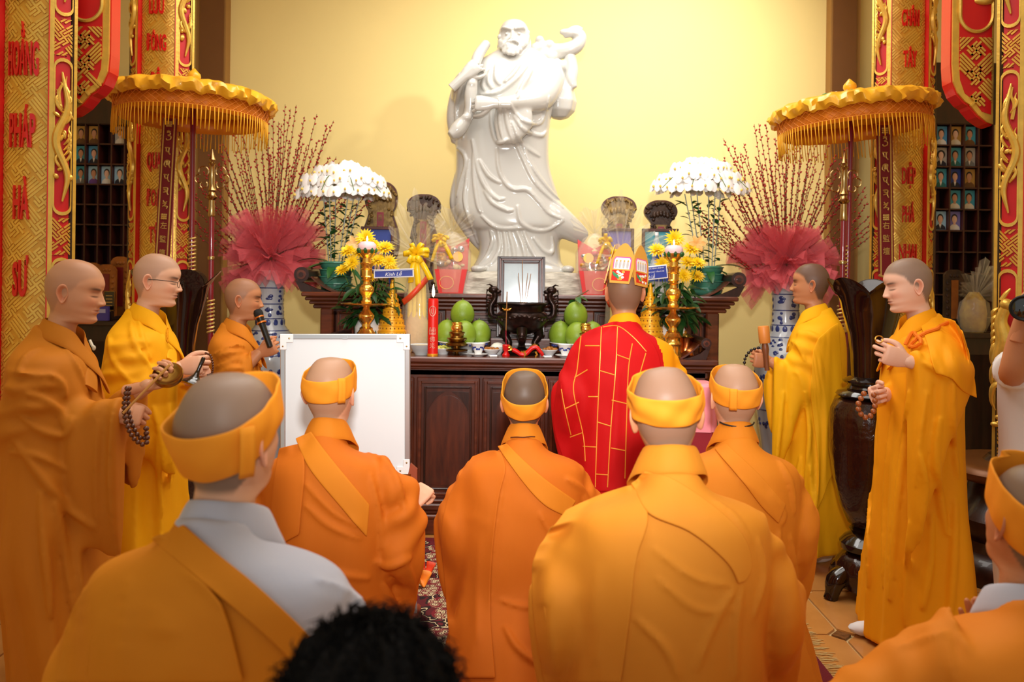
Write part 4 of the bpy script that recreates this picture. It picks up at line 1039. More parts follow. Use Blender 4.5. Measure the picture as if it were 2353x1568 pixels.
def orchid(px, pyb, d, cxp, cyp, side, rmul):
    x, _ = PXZ(px, pyb, d)
    o = empty('potted_orchid', (x, d, ZU), 0, 'white orchids in a ribbed green pot on the %s end of the altar' % side, 'plant', 'potted white orchids')
    pr = [(.085, 0), (.095, .006)]
    for k in range(4):
        z0 = .012 + .05 * k; pr += [(.10 + .007 * math.sin(k + .5), z0), (.112, z0 + .022), (.114, z0 + .038), (.122, z0 + .043), (.120, z0 + .049), (.108, z0 + .05)]
    pr += [(.104, .216), (.098, .214), (.09, .19), (.02, .185)]
    MB().lathe(pr, 36).build('pot', M_green, o)
    MB().lathe([(.092, .186), (.05, .20), (.004, .205)], 20).build('moss', M_leafd, o)
    q = P(cxp, cyp, d); cx, cz = q.x - x, q.z - ZU
    lf = leaf_mesh(.09, .032, .3, M_leafd); lf2 = leaf_mesh(.07, .042, .35)
    for k in range(6):
        a = k * 1.05; bx, by = .05 * math.cos(a), .05 * math.sin(a); tx, ty = cx * .8 + .13 * math.cos(a), .11 * math.sin(a); tz = cz - .07
        b = MB().tube([(bx, by, .18), ((bx + tx) / 2, (by + ty) / 2, .18 + (tz - .18) * .5), (tx, ty, tz)], .0042, 6, smooth=8); b.build('stake', mat('stake_grey', '9aa39a', .5), o)
        for j in range(15):
            t = .12 + .055 * j; an = rng.uniform(0, 6.3)
            link('leaf', lf if k % 2 else lf2, o, (bx + (tx - bx) * t, by + (ty - by) * t, .18 + (tz - .18) * t), (rng.uniform(-.3, .3), rng.uniform(-.7, .1), an), rng.uniform(.7, 1.1))
    big = leaf_mesh(.26, .085, .55)
    for a, tl, sc in ((2.9, -.5, 1.0), (3.5, -.1, .8), (.3, -.45, 1.0), (-.5, .1, .85), (-1.6, .1, .7), (-2.4, -.2, .8), (1.6, -.4, .9)):
        link('broad_leaf', big, o, (.03 * math.cos(a), .03 * math.sin(a), .19), (0, tl, a), sc)
    for row in range(4):     # domed sprays of flowers
        n = (17, 24, 28, 24)[row]
        for j in range(n):
            a = 2 * PI * j / n + row * .4 + rng.uniform(-.1, .1); rr = (.10, .19, .27, .30)[row] * rmul * rng.uniform(.9, 1.08)
            z = cz + (.135, .10, .04, -.035)[row] + rng.uniform(-.02, .02)
            f = Vector((math.cos(a) * .9, math.sin(a) * .9 - .55, .35))
            link('orchid_flower', ORCH, o, (cx + rr * math.cos(a) * 1.12, rr * math.sin(a) * .62, z), (-f).to_track_quat('Y', 'Z').to_euler(), rng.uniform(1.15, 1.45))
    b = MB()
    for k in range(9):
        a = 2 * PI * k / 9 + .2; b.tube([(cx + .1 * math.cos(a), .07 * math.sin(a), cz - .05), (cx + .2 * math.cos(a), .14 * math.sin(a), cz + .07), (cx + .36 * rmul * math.cos(a), .2 * math.sin(a), cz - .04)], .0028, 5, smooth=12)
    b.build('flower_spray_stems', M_stem, o)
orchid(772, 640, 5.66, 788, 432, 'left', .92)
orchid(1624, 640, 5.66, 1612, 424, 'right', .98)

# ------------------------------------------------------------------ wrapped gifts
M_cel = mat('cellophane', 'f4ead2', .08, alpha=.24, coat=1.0, spec=.9, bump=.4, bscale=14)
M_rib = mat('yellow_ribbon', 'f6c818', .3, sheen=.3, coat=.2)
M_box = mat('red_box', 'e2231c', .4, coat=.15)
M_candy = [mat('sweet_cream', 'ecd0a0', .45), mat('sweet_gold', 'd8963c', .35, .3), mat('sweet_pink', 'd8586a', .4), mat('sweet_silver', 'c8c4c8', .2, .7)]
def ruffle(b, base, direction, L, w_, n=7, ph=0, fan=1.0):
    """crumpled fan of film from a gathered base"""
    d = np.array(direction, float); d /= np.linalg.norm(d); s = np.cross(d, (0, 1, 0.01)); s /= np.linalg.norm(s); f = np.cross(d, s)
    G = []
    for i in range(n):
        t = i / (n - 1); row = []
        for j in range(15):
            u = j / 14 * 2 - 1
            row.append(np.array(base) + d * (L * t * (1 - .18 * u * u + .1 * math.sin(5 * u + ph))) + s * (u * w_ * (.08 + .92 * t) * fan) + f * (.03 * t * math.sin(j * 2.3 + ph) + .012 * math.sin(7 * u + 3 * t)))
        G.append(row)
    b.grid(np.array(G))
def bow(o, c, sc, m, tails=((-.06, -.16), (.08, -.14))):
    b = MB()
    for k in range(10):
        a = k * .63 + rng.uniform(-.4, .4); L = .05 * sc * rng.uniform(.65, 1.15); dx, dz = math.cos(a), math.sin(a)
        pts = [np.array(c), np.array(c) + np.array([dx * L * .6, -.03 * sc * rng.uniform(.3, 1.4), dz * L * .6 + .012]), np.array(c) + np.array([dx * L * 1.25, -.02 * sc, dz * L * 1.1]), np.array(c) + np.array([dx * L * .7, .0, dz * L * .5])]
        p = crs(pts, 10); w_ = .011 * sc; s = np.array([-dz, .4, dx])
        b.grid(np.array([[q - s * w_, q + s * w_] for q in p]))
    for tx, tz in tails:
        p = crs([np.array(c), np.array(c) + (tx * .5, -.03, tz * .4), np.array(c) + (tx, -.02, tz)], 10); w_ = .013 * sc
        b.grid(np.array([[q - (w_, 0, .004), q + (w_, 0, .004)] for q in p]))
    me = eval_mods(b.mesh('bow', m), [('SOLIDIFY', dict(thickness=.0015))]); link('ribbon_bow', me, o)
def gift_box(px, d, side, lean):
    x, _ = PXZ(px, 620, d); o = empty('gift_hamper', (x, d, ZU), 0, 'red hamper box of sweets under cellophane, %s of the statue base' % side, 'hamper', 'cellophane wrapped hampers')
    b = MB(); s = lean
    v = [(-.085, -.06, 0), (.085, -.06, 0), (.085, .06, 0), (-.085, .06, 0), (-.115, -.075, .17), (.115, -.075, .17), (.115, .075, .17), (-.115, .075, .17)]
    b.add(v, [(0, 1, 2, 3), (0, 1, 5, 4), (1, 2, 6, 5), (2, 3, 7, 6), (3, 0, 4, 7)]); b.build('box', M_box, o, smooth=False)
    MB().prism([(-.11, .17), (.11, .17), (.12, .40), (.0, .33), (-.12, .40)], .05, .07).build('box_back', M_box, o, smooth=False)
    MB().tube([(.05 * math.cos(a) - s * .03, -.0705, .075 + .045 * math.sin(a)) for a in np.linspace(0, 2 * PI, 20)], .003, 5).build('printed_ring', M_candy[1], o)
    for k in range(34):
        m = M_candy[k % 4]; r = rng.uniform(.014, .03)
        MB().ell((rng.uniform(-.09, .09), rng.uniform(-.06, .03), .15 + rng.uniform(0, .17)), (r, r * .8, r * rng.uniform(.6, 1)), 9, 6).build('sweet', m, o)
    b = MB(); th = np.linspace(0, 2 * PI, 28, endpoint=False); bb = MB()
    bb.loft(np.array([[(.036 * math.cos(a) + s * .05, y, .26 + .036 * math.sin(a)) for a in th] for y in (-.082, -.074)])); bb.build('round_tin', M_candy[1], o)
    b = MB(); th = np.linspace(0, 2 * PI, 30, endpoint=False); G = []
    for zz, rx, ry in ((.005, .1, .075), (.17, .135, .095), (.30, .135, .09), (.40, .09, .06), (.44, .03, .025)):
        G.append(np.stack([rx * np.cos(th) * (1 + .05 * np.sin(7 * th + zz * 20)), ry * np.sin(th) * (1 + .05 * np.cos(9 * th)), np.full(30, zz)], 1))
    b.grid(np.array(G), closed_u=True)
    for k, a in enumerate((-.9, -.35, .2, .8)): ruffle(b, (0, 0, .43), (math.sin(a), -.25, math.cos(a)), .2, .07, ph=k)
    b.build('cellophane_wrap', M_cel, o)
    bow(o, (-s * .07, -.09, .38), 1.0, M_rib)
    return o
gift_box(1038, 5.62, 'left', 1)
gift_box(1366, 5.62, 'right', -1)
def bouquet(px, d, side):
    x, _ = PXZ(px, 700, d); o = empty('wrapped_bouquet', (x, d, ZL), 0, 'tall cone-shaped gift in cellophane with yellow ribbon, %s of the censer' % side, 'gift', 'tall cellophane wrapped gifts')
    MB().lathe([(.055, 0), (.07, .01), (.075, .10), (.07, .20), (.05, .26), (.02, .275)], 28, fn=lambda t, z: 1 + .04 * np.cos(3 * t)).build('beige_sack', mat('beige_sack', 'd8b27a', .7, var=.15, vscale=60), o)
    b = MB()
    for k in range(9):
        a = k * .7 + .3; r = .05; b.tube([(r * math.cos(a), r * math.sin(a), .2), (r * .8 * math.cos(a), r * .8 * math.sin(a), .45), (.015 * math.cos(a), .015 * math.sin(a), .64)], [.014, .016, .006], 8, smooth=12)
    b.build('yellow_strips', mat('yellow_paper', 'f2d048', .4, bump=.3, bscale=40), o)
    b = MB(); th = np.linspace(0, 2 * PI, 36, endpoint=False); G = []
    for zz, r in ((.004, .085), (.14, .10), (.30, .09), (.45, .068), (.58, .045), (.65, .02)):
        G.append(np.stack([r * np.cos(th) * (1 + .06 * np.sin(8 * th + 3 * zz)), r * np.sin(th) * (1 + .06 * np.cos(6 * th)), np.full(36, zz)], 1))
    b.grid(np.array(G), closed_u=True)
    for k, (a, L) in enumerate(((-.75, .24), (-.35, .34), (-.05, .40), (.3, .34), (.8, .27), (1.25, .38), (-1.2, .18), (1.7, .2), (-1.9, .16))):
        ruffle(b, (0, 0, .64), (math.sin(a), -.2, math.cos(a)), L, .055, ph=k * 1.3)
    b.build('cellophane_wrap', M_cel, o)
    bow(o, (-.0, -.07, .63), 1.35, M_rib, ((-.03, -.18), (.10, -.16), (.02, -.2)))
    p = crs([(-.085, -.055, .32), (-.03, -.10, .36), (.035, -.09, .43), (.07, -.03, .48)], 16); w_ = np.array((-.008, -.002, .017))
    b = MB(); b.grid(np.array([[q - w_, q + w_] for q in p]))
    me = eval_mods(b.mesh('sash', mat('red_sash', 'd8382a', .4, col2='c8501e', vscale=40)), [('SOLIDIFY', dict(thickness=.002))]); link('red_sash', me, o)
bouquet(958, 5.12, 'left')
bouquet(1424, 5.13, 'right')
# ------------------------------------------------------------------ human head, hands
HF = [(.0, .113), (.034, .1065), (.060, .0915), (.078, .071), (.088, .052), (.0925, .033), (.0875, .012), (.090, -.010), (.0915, -.033), (.0885, -.052), (.0885, -.068), (.0855, -.083), (.0885, -.098), (.078, -.112), (.050, -.117), (.030, -.124), (.028, -.150), (.034, -.190), (.055, -.235), (.085, -.29), (.095, -.36), (.09, -.60)]
HB = [(-.012, .113), (-.048, .1065), (-.076, .086), (-.093, .060), (-.1005, .038), (-.101, .013), (-.098, -.006), (-.094, -.022), (-.088, -.038), (-.081, -.052), (-.074, -.064), (-.069, -.074), (-.066, -.084), (-.065, -.094), (-.066, -.104), (-.067, -.114), (-.069, -.136), (-.076, -.160), (-.092, -.195), (-.11, -.25), (-.12, -.33), (-.12, -.58)]
HW = [.004, .039, .0585, .0700, .0765, .079, .0785, .0765, .0735, .0695, .065, .060, .0555, .0535, .054, .0545, .056, .064, .092, .130, .140, .13]
def g2(x, z, x0, z0, sx, sz): return np.exp(-((x - x0) / sx) ** 2 - ((z - z0) / sz) ** 2)
def make_head(o=None):
    """one continuous skin from the crown over the face, neck and chest; returns rows x cols x 3"""
    o = o or {}
    t = np.concatenate([np.linspace(0, 5, 22)[:-1], np.linspace(5, 13, 62)[:-1], np.linspace(13, 17, 16)[:-1], np.linspace(17, 21, 10)])
    f = cr(HF, t); b = cr(HB, t); w = cr(HW, t)[:, 0] * o.get('wide', 1.0)
    u = np.linspace(0, 2 * PI, 96, endpoint=False); th = u - .42 * np.sin(u)
    c = np.cos(th)[None, :]; s = np.sin(th)[None, :]
    fy, fz, by, bz = f[:, :1], f[:, 1:], b[:, :1], b[:, 1:]
    face = (sstep(2, 5, t) * (1 - sstep(13, 15, t)))[:, None]
    cc = np.sign(c) * np.abs(c) ** (1 - .10 * face)
    X = w[:, None] * np.sign(s) * np.abs(s) ** (1 - .06 * face) * (1 - .07 * c * face)
    Y = (fy + by) / 2 + (fy - by) / 2 * cc; Z = (fz + bz) / 2 + (fz - bz) / 2 * cc
    fr = sstep(.0, .045, Y); ax = np.abs(X)
    zz = Z
    h = np.interp(zz, [-.050, -.043, -.038, -.031, -.014, .004, .014], [0, .009, .0185, .0195, .0115, .005, 0])
    sg = np.interp(zz, [-.045, -.03, -.01, .01], [.0125, .0115, .0078, .0075])
    D = h * np.exp(-(X / sg) ** 2)
    D += .0075 * (g2(X, Z, .0135, -.036, .006, .006) + g2(X, Z, -.0135, -.036, .006, .006))
    for sx in (-1, 1):
        D -= .0115 * g2(X, Z, sx * .033, -.002, .018, .0125)
        D += .0075 * g2(X, Z, sx * .033, -.004, .0135, .0085)
        D -= .0022 * g2(X, Z, sx * .034, -.0105, .0135, .0018)
        D += .0048 * g2(X, Z, sx * .030, .0165, .020, .0065)
        D += .0050 * g2(X, Z, sx * .052, -.026, .018, .018)
        D -= .0018 * g2(X, Z, sx * .027, -.052, .006, .012)
    D += .0055 * g2(X, Z, 0, -.0565, .0185, .0048) + .0060 * g2(X, Z, 0, -.0672, .0165, .0050) - .0050 * g2(X, Z, 0, -.0618, .021, .0017)
    D -= .003 * g2(X, Z, 0, -.077, .018, .004) + .0015 * g2(X, Z, 0, -.049, .003, .005)
    D += .004 * g2(X, Z, 0, -.097, .018, .011)
    D += o.get('jowl', 0) * (g2(X, Z, .05, -.075, .022, .022) + g2(X, Z, -.05, -.075, .022, .022))
    Y = Y + D * fr
    G = np.stack([X, Y, Z], 2)
    return G
def ear(side):
    b = []; n = 22; a = np.linspace(0, 2 * PI, n, endpoint=False)
    ox = (1 + .10 * np.cos(a - 1.1)) * np.cos(a) * .0205; oz = np.sin(a) * .036 * (1 - .0 * np.cos(a))
    ox = ox * np.where(oz < 0, 1 + oz * 11, 1.0)
    rings = [(.62, -.010), (.92, -.004), (1.0, .0025), (.93, .0065), (.80, .0045), (.66, .0005), (.45, -.004), (.22, -.006), (.04, -.006)]
    tilt = math.radians(24); G = []
    for r, hh in rings:
        e1 = -ox * r; e2 = oz * r       # e1: backwards
        x = hh * math.cos(tilt) + np.maximum(-e1 + .012, 0) * 0 + (ox * r + .012) * math.sin(tilt) * 1.0
        y = -(ox * r) * math.cos(tilt) - .004
        G.append(np.stack([side * (.0755 + x), -.010 + y - .10 * (e2), -.016 + e2], 1))
    return np.array(G)
SKINC = {'fair': (222, 172, 140), 'mid': (205, 148, 110), 'tan': (190, 128, 88), 'pale': (228, 182, 156)}
def skin_color(p, tone, stub, o):
    x, y, z = p[:, 0], p[:, 1], p[:, 2]; base = np.array(lin(SKINC[tone]))
    n = len(p); c = np.tile(base, (n, 1))
    hl = np.interp(y, [-.2, -.045, -.02, .012, .03, .055, .075, .1], [-.098, -.092, -.02, .0, .035, .052, .058, .06])
    k = sstep(-.008, .012, z - hl) * stub * sstep(-.14, -.12, z)
    st = np.array(lin(o.get('hair', (96, 78, 66)))); c = c * (1 - k[:, None]) + st * k[:, None]
    ax = np.abs(x); fr = sstep(.04, .06, y)
    lips = (np.exp(-((z + .0625) / .0075) ** 4 - (x / .023) ** 4)) * fr
    c = c * (1 - .6 * lips[:, None]) + np.array(lin((178, 92, 84))) * .6 * lips[:, None]
    ml = np.exp(-((z + .0618) / .0022) ** 2 - (x / .022) ** 4) * fr; c *= (1 - .55 * ml)[:, None]
    br = np.exp(-((z - .0175 - .10 * (ax - .03) + 2.2 * (ax - .034) ** 2 * 2) / .0056) ** 2 - ((ax - .034) / .021) ** 4) * fr
    c = c * (1 - .82 * br[:, None]) + np.array(lin((40, 30, 26))) * .82 * br[:, None]
    el = np.exp(-((z + .0105 - 6.0 * (ax - .033) ** 2) / .0026) ** 2 - ((ax - .0335) / .016) ** 4) * fr
    c = c * (1 - .88 * el[:, None]) + np.array(lin((34, 24, 22))) * .88 * el[:, None]
    ns_ = (np.exp(-((ax - .0075) / .0045) ** 2 - ((z + .0425) / .0028) ** 2)) * fr; c *= (1 - .75 * ns_)[:, None]
    so = np.exp(-((z - .004) / .007) ** 2 - ((ax - .031) / .017) ** 4) * fr; c *= (1 - .16 * so)[:, None]
    ck = np.exp(-((z + .03) / .025) ** 2 - ((ax - .045) / .02) ** 2) * fr; c = c * (1 + ck[:, None] * np.array((.06, -.06, -.06)))
    return c
HANDS = {}
def hand_mesh(curls, thumb=(0.5, 0.3, 0.2), spread=1.0, key=None, L=1.0):
    """right hand: wrist at origin, fingers +Y, palm faces -Z, thumb on -X; smooth single surface"""
    if key and key in HANDS: return HANDS[key]
    b = MB()
    secs = [((0, -.09, 0), .026, .022), ((0, -.03, 0), .0255, .020), ((0, 0, 0), .027, .0185), ((0, .03, 0), .036, .0165), ((0, .065, -.001), .041, .0155), ((0, .088, -.002), .040, .0125), ((0, .097, -.003), .034, .008)]
    th = np.linspace(0, 2 * PI, 20, endpoint=False)
    b.loft(np.array([[(c[0] + a * np.cos(q), c[1], c[2] + h_ * np.sin(q)) for q in th] for c, a, h_ in secs]))
    fx = (-.031, -.0105, .0105, .030); fl = ((.043, .026, .021), (.048, .029, .022), (.044, .027, .021), (.034, .020, .019)); fr = (.0088, .0090, .0086, .0076)
    for i in range(4):
        p = np.array([fx[i], .083 - (.004, 0, .003, .011)[i], -.002]); ang = 0.0; pts = [p.copy()]; sp = (-.10, -.03, .04, .12)[i] * spread
        for k in range(3):
            ang += math.radians(curls[i][k]); d = np.array([math.sin(sp) * math.cos(ang), math.cos(sp) * math.cos(ang), -math.sin(ang)])
            for q in (.5, 1.0): pts.append(p + d * fl[i][k] * L * q)
            p = p + d * fl[i][k] * L
        r = fr[i] * np.array([1.05, 1.0, 1.02, .95, .95, .9, .8]); b.capsule(pts, r, 10)
    a1, a2, a3 = thumb
    p = np.array([-.018, .018, -.006]); pts = [p]
    d = np.array([-math.cos(a1) * .75, .75, -math.sin(a1)]); d /= np.linalg.norm(d); p1 = p + d * .045
    d2 = np.array([d[0] + a2, d[1] + .2, d[2] - a3 * .6]); d2 /= np.linalg.norm(d2); p2 = p1 + d2 * .034
    d3 = np.array([d2[0] + a2, d2[1], d2[2] - a3]); d3 /= np.linalg.norm(d3); p3 = p2 + d3 * .028
    b.capsule([p, p1, p2, p3], [.0155, .0125, .0105, .0085], 10, smooth=9)
    me = remesh(b, .0026, 3, .5)
    if key: HANDS[key] = me
    return me
def frame(origin, fdir, palm, mirror=False):
    """matrix placing a hand: fingers along fdir, palm facing palm"""
    y = Vector(fdir).normalized(); z = -(Vector(palm) - Vector(palm).dot(y) * y).normalized(); x = y.cross(z)
    if mirror: x = -x
    return Matrix(((x.x, y.x, z.x, origin[0]), (x.y, y.y, z.y, origin[1]), (x.z, y.z, z.z, origin[2]), (0, 0, 0, 1)))
FIST = [(72, 88, 50)] * 4; HOLD = [(48, 62, 34), (54, 66, 36), (60, 70, 38), (64, 74, 40)]; FLAT = [(4, 5, 3)] * 4; RELAX = [(20, 30, 18), (24, 34, 20), (28, 38, 22), (32, 42, 24)]
PINCH = [(30, 55, 30), (38, 60, 32), (46, 66, 36), (54, 70, 38)]
M_skin = mat('skin', 'd0a080', .48, sss=.05, vcol=True, bump=.02, bscale=300, spec=.4)

# ------------------------------------------------------------------ porcelain statue
M_porc = mat('white_porcelain', 'c4c2bb', .16, coat=.6, var=.03, vscale=3)
M_rock = mat('pale_rock', 'cfc8b8', .55, col2='a8a090', vscale=14, stretch=(1, 1, 4), bump=.5, bscale=24)
def statue():
    D0 = 5.85; base = P(1192, 675, D0); o = empty('statue', (base.x, D0, ZU), 0, 'large white porcelain statue of a bearded robed elder on the back altar', 'statue')
    off = Vector((base.x, D0, ZU)); k = D0 / F
    def q(x, y, dy=0.0): return np.array(P(x, y, D0 + dy) - off)
    th = np.linspace(0, 2 * PI, 64, endpoint=False)
    def rings(rows, n):
        R = crs([(y, (l + r) / 2, (r - l) / 2, dp, dy) for y, l, r, dp, dy in rows], n); G = []
        for y, cx, hw, dp, dy in R:
            c = q(cx, y, dy); sx = np.sign(np.cos(th)) * np.abs(np.cos(th)) ** .85; sy = np.sign(np.sin(th)) * np.abs(np.sin(th)) ** .85
            G.append(np.stack([c[0] + hw * k * sx, c[1] + dp * sy, np.full(64, c[2])], 1))
        return np.array(G)
    b = MB()
    b.loft(rings([(112, 1150, 1225, .09, 0), (132, 1118, 1256, .14, 0), (160, 1072, 1277, .19, 0), (200, 1060, 1281, .22, 0), (250, 1046, 1270, .22, 0), (310, 1046, 1262, .21, 0), (380, 1048, 1263, .20, 0), (440, 1044, 1280, .20, 0), (490, 1046, 1297, .21, 0), (520, 1072, 1300, .21, 0), (530, 1082, 1292, .19, 0)], 60))
    b.loft(rings([(500, 1080, 1296, .17, .02), (530, 1090, 1294, .195, .01), (560, 1100, 1286, .195, .01), (585, 1100, 1288, .20, .01), (605, 1092, 1292, .21, 0), (622, 1082, 1312, .24, 0), (632, 1086, 1310, .24, 0)], 30))
    b.tube([q(1235, 470, -.02), q(1280, 505, -.05), q(1320, 532, -.03), q(1342, 548, .0)], [.13, .115, .085, .06], 18, smooth=20)
    b.tube([q(1066, 400, .0), q(1060, 470, .02), q(1082, 530, .02), q(1103, 572, .02)], [.07, .09, .06, .02], 14, smooth=20)
    # arms and sleeves
    b.tube([q(1255, 152, 0), q(1262, 185, -.05), q(1240, 226, -.16), q(1190, 236, -.27), q(1140, 238, -.34)], [.10, .115, .10, .062, .045], 18, smooth=30)
    b.tube([q(1085, 165, -.03), q(1062, 205, -.06), q(1050, 270, -.02), q(1052, 330, 0)], [.05, .075, .08, .05], 16, smooth=24)
    b.tube([q(1068, 172, -.30), q(1058, 195, -.22), q(1056, 225, -.10)], [.042, .06, .06], 14, smooth=14)
    b.loft(np.array([[(lambda c: (c[0] + a_ * math.cos(t), c[1] + .045 * math.sin(t), c[2]))(q(cx, y, -.26)) for t in th[::2]] for cx, y, a_ in ((1175, 232, .11), (1180, 260, .14), (1180, 290, .14), (1172, 315, .10), (1160, 330, .05))]))
    me0 = remesh(b, .010, 6)
    bv = bvh_of(me0); o_cam = CAMP - off
    b = me_to_mb(me0)
    # carved folds: cords half sunk in the cloth, then fused
    L = [[(1184, 325), (1203, 367), (1226, 414), (1255, 447), (1293, 478)], [(1198, 325), (1219, 377), (1258, 432), (1292, 466)], [(1106, 495), (1132, 518), (1160, 525), (1196, 523), (1208, 524)],
         [(1189, 473), (1196, 509), (1217, 525), (1245, 530), (1269, 523), (1295, 506)], [(1142, 341), (1146, 391), (1165, 426), (1186, 436), (1212, 436), (1241, 466), (1260, 490), (1295, 504)],
         [(1085, 320), (1099, 391), (1118, 433), (1142, 457), (1160, 457)], [(1101, 367), (1123, 403), (1151, 421)], [(1113, 438), (1132, 466), (1165, 483), (1179, 483)], [(1050, 339), (1066, 353), (1071, 379), (1059, 419), (1050, 452)],
         [(1078, 367), (1073, 414), (1070, 473), (1100, 560)], [(1088, 350), (1090, 410), (1098, 470), (1106, 490)], [(1127, 528), (1132, 556), (1118, 591), (1098, 612)], [(1144, 528), (1149, 568), (1132, 603), (1106, 620)], [(1170, 532), (1179, 568), (1184, 605)],
         [(1186, 528), (1200, 561), (1208, 600)], [(1203, 532), (1219, 570), (1236, 594), (1280, 612)], [(1158, 530), (1163, 570), (1160, 612)], [(1226, 546), (1248, 575), (1264, 582), (1270, 572), (1268, 544)],
         [(1196, 146), (1175, 175), (1158, 189)], [(1212, 150), (1184, 183), (1143, 212), (1102, 216)], [(1222, 160), (1200, 200), (1188, 226)], [(1130, 228), (1130, 285), (1143, 326), (1168, 320)], [(1148, 236), (1150, 285), (1156, 320)], [(1159, 238), (1167, 285), (1180, 330)],
         [(1171, 238), (1196, 273), (1229, 285), (1247, 273), (1262, 220)], [(1180, 265), (1204, 298), (1241, 312), (1256, 300)], [(1176, 280), (1200, 330), (1240, 360)], [(1128, 160), (1122, 185), (1132, 204)], [(1140, 150), (1140, 180), (1150, 196)], [(1118, 170), (1110, 195), (1118, 212)],
         [(1062, 190), (1050, 235), (1050, 300)], [(1075, 230), (1066, 280), (1064, 320)]]
    for line in L:
        pts = crs(line, 26); out = []
        for x, y in pts:
            h = bv.ray_cast(o_cam, pdir(x, y))
            if h[0] is not None: out.append(np.array(h[0]) + np.array((0, .002, 0)))
        if len(out) > 6:
            out = np.array(out); out[1:-1] = (out[:-2] + out[1:-1] * 2 + out[2:]) / 4
            r = .019 * np.sin(PI * np.linspace(.12, .9, len(out))) ** .6
            b.tube(out, r, 8)
    # head, beard, brow
    HG = make_head({'wide': 1.08})
    M = Matrix.Translation(Vector(q(1181, 92, -.05))) @ Matrix.Rotation(PI - .06, 4, 'Z') @ Matrix.Rotation(math.radians(8), 4, 'X') @ Matrix.Diagonal((1.38, 1.3, 1.36, 1))
    Mn = np.array(M); hg = HG[:98] @ Mn[:3, :3].T + Mn[:3, 3]
    b.loft(hg)
    def hd(x, y, z): return np.array(M @ Vector((x, y, z)))
    for s in (-1, 1):
        b.tube([hd(s * .008, .098, .018), hd(s * .03, .098, .024), hd(s * .052, .085, .032), hd(s * .066, .066, .026)], [.010, .013, .012, .005], 8, smooth=14)
        b.tube([hd(s * .004, .105, -.050), hd(s * .022, .103, -.054), hd(s * .042, .088, -.068)], [.008, .011, .006], 8, smooth=10)
        b.loft(ear(s) @ Mn[:3, :3].T + Mn[:3, 3])
        b.ell(hd(s * .033, .088, -.004), (.014, .010, .010), 10, 8)
    rs = np.random.default_rng(3)
    for i in range(70):
        a = rs.uniform(-1.35, 1.35); z = -.078 - .03 * math.cos(a) + rs.uniform(-.02, .03) + .085 * (abs(a) / 1.35) ** 2
        b.ell(hd(.078 * math.sin(a), .012 + .088 * math.cos(a), z), (.018,) * 3, 8, 6)
    for i in range(46):
        a = rs.uniform(1.7, 4.6); z = rs.uniform(-.09, .03)
        b.ell(hd(.082 * math.sin(a), -.01 + .09 * math.cos(a), z), (.020,) * 3, 8, 6)
    # feet
    b.ell(q(1100, 618, -.2), (.06, .08, .03), 12, 8); b.ell(q(1305, 619, -.14), (.05, .08, .03), 12, 8)
    me = remesh(b, .0062, 3, .5); me.materials.append(M_porc); link('figure', me, o)
    # hands
    for c, fd, pl, mir, key in ((q(1134, 238, -.35), (-1, -.06, .02), (0, 1, -.1), False, 'sfist'), (q(1066, 176, -.30), (.72, -.05, .69), (.1, 1, 0), True, 'sfist')):
        hm = hand_mesh([(52, 74, 44)] * 4, (.3, .4, .4), key=key); mm = hm.copy(); mm.transform(frame(c, fd, pl, mir) @ Matrix.Scale(1.35, 4)); mm.materials.clear(); mm.materials.append(M_porc)
        if mir: mm.flip_normals()
        link('hand', mm, o)
    # carved staff with a boot-shaped foot, passing behind the head to a dragon head
    b = MB(); b.tube([q(1118, 100, -.1), q(1098, 130, -.2), q(1088, 170, -.26), q(1082, 215, -.27), q(1078, 262, -.26), q(1060, 288, -.25)], [.035, .04, .036, .046, .036, .05], 14, smooth=40)
    b.tube([q(1066, 280, -.25), q(1050, 300, -.26), q(1034, 312, -.28)], [.05, .055, .03], 14, smooth=14); b.ell(q(1084, 192, -.30), (.03, .02, .03), 10, 8); b.ell(q(1072, 270, -.28), (.04, .03, .03), 10, 8)
    b.tube([q(1225, 128, .08), q(1268, 118, .05), q(1300, 116, .02), q(1326, 104, .0), q(1334, 84, -.01), q(1318, 74, -.02), q(1294, 80, -.02)], [.05, .055, .06, .055, .045, .042, .028], 12, smooth=40)
    b.ell(q(1300, 74, -.03), (.05, .035, .026), 12, 8); b.tube([q(1310, 68, 0), q(1326, 63, .0), q(1340, 66, .0)], [.022, .018, .006], 8, smooth=8)
    for x, y, r in ((1245, 108, .05), (1262, 104, .045), (1278, 118, .05), (1252, 124, .05), (1240, 92, .035), (1270, 130, .05), (1288, 126, .04), (1232, 112, .05)):
        b.ell(q(x, y, .03), (r, .05, r * .9), 10, 8)
    me = remesh(b, .008, 3); me.materials.append(M_porc); link('staff', me, o)
    b = MB(); b.lathe([(.04, .0), (.05, -.03), (.04, -.06), (.07, -.12), (.105, -.20), (.125, -.28), (.11, -.35), (.06, -.40), (.01, -.415)], 28, q(1288, 150, .06), fn=lambda t, z: 1 + .05 * np.cos(7 * t) * (z > -1))
    b.tube([q(1270, 140, .05), q(1285, 152, .02), q(1300, 146, .02)], [.045, .05, .03], 10, smooth=10)
    b.tube([q(1308, 122, .02), q(1314, 160, .02), q(1313, 185, .01), q(1320, 203, .0)], [.045, .05, .045, .025], 12, smooth=16)
    me = remesh(b, .009, 3); me.materials.append(M_porc); link('bundle', me, o)
    # rock base
    rows = []
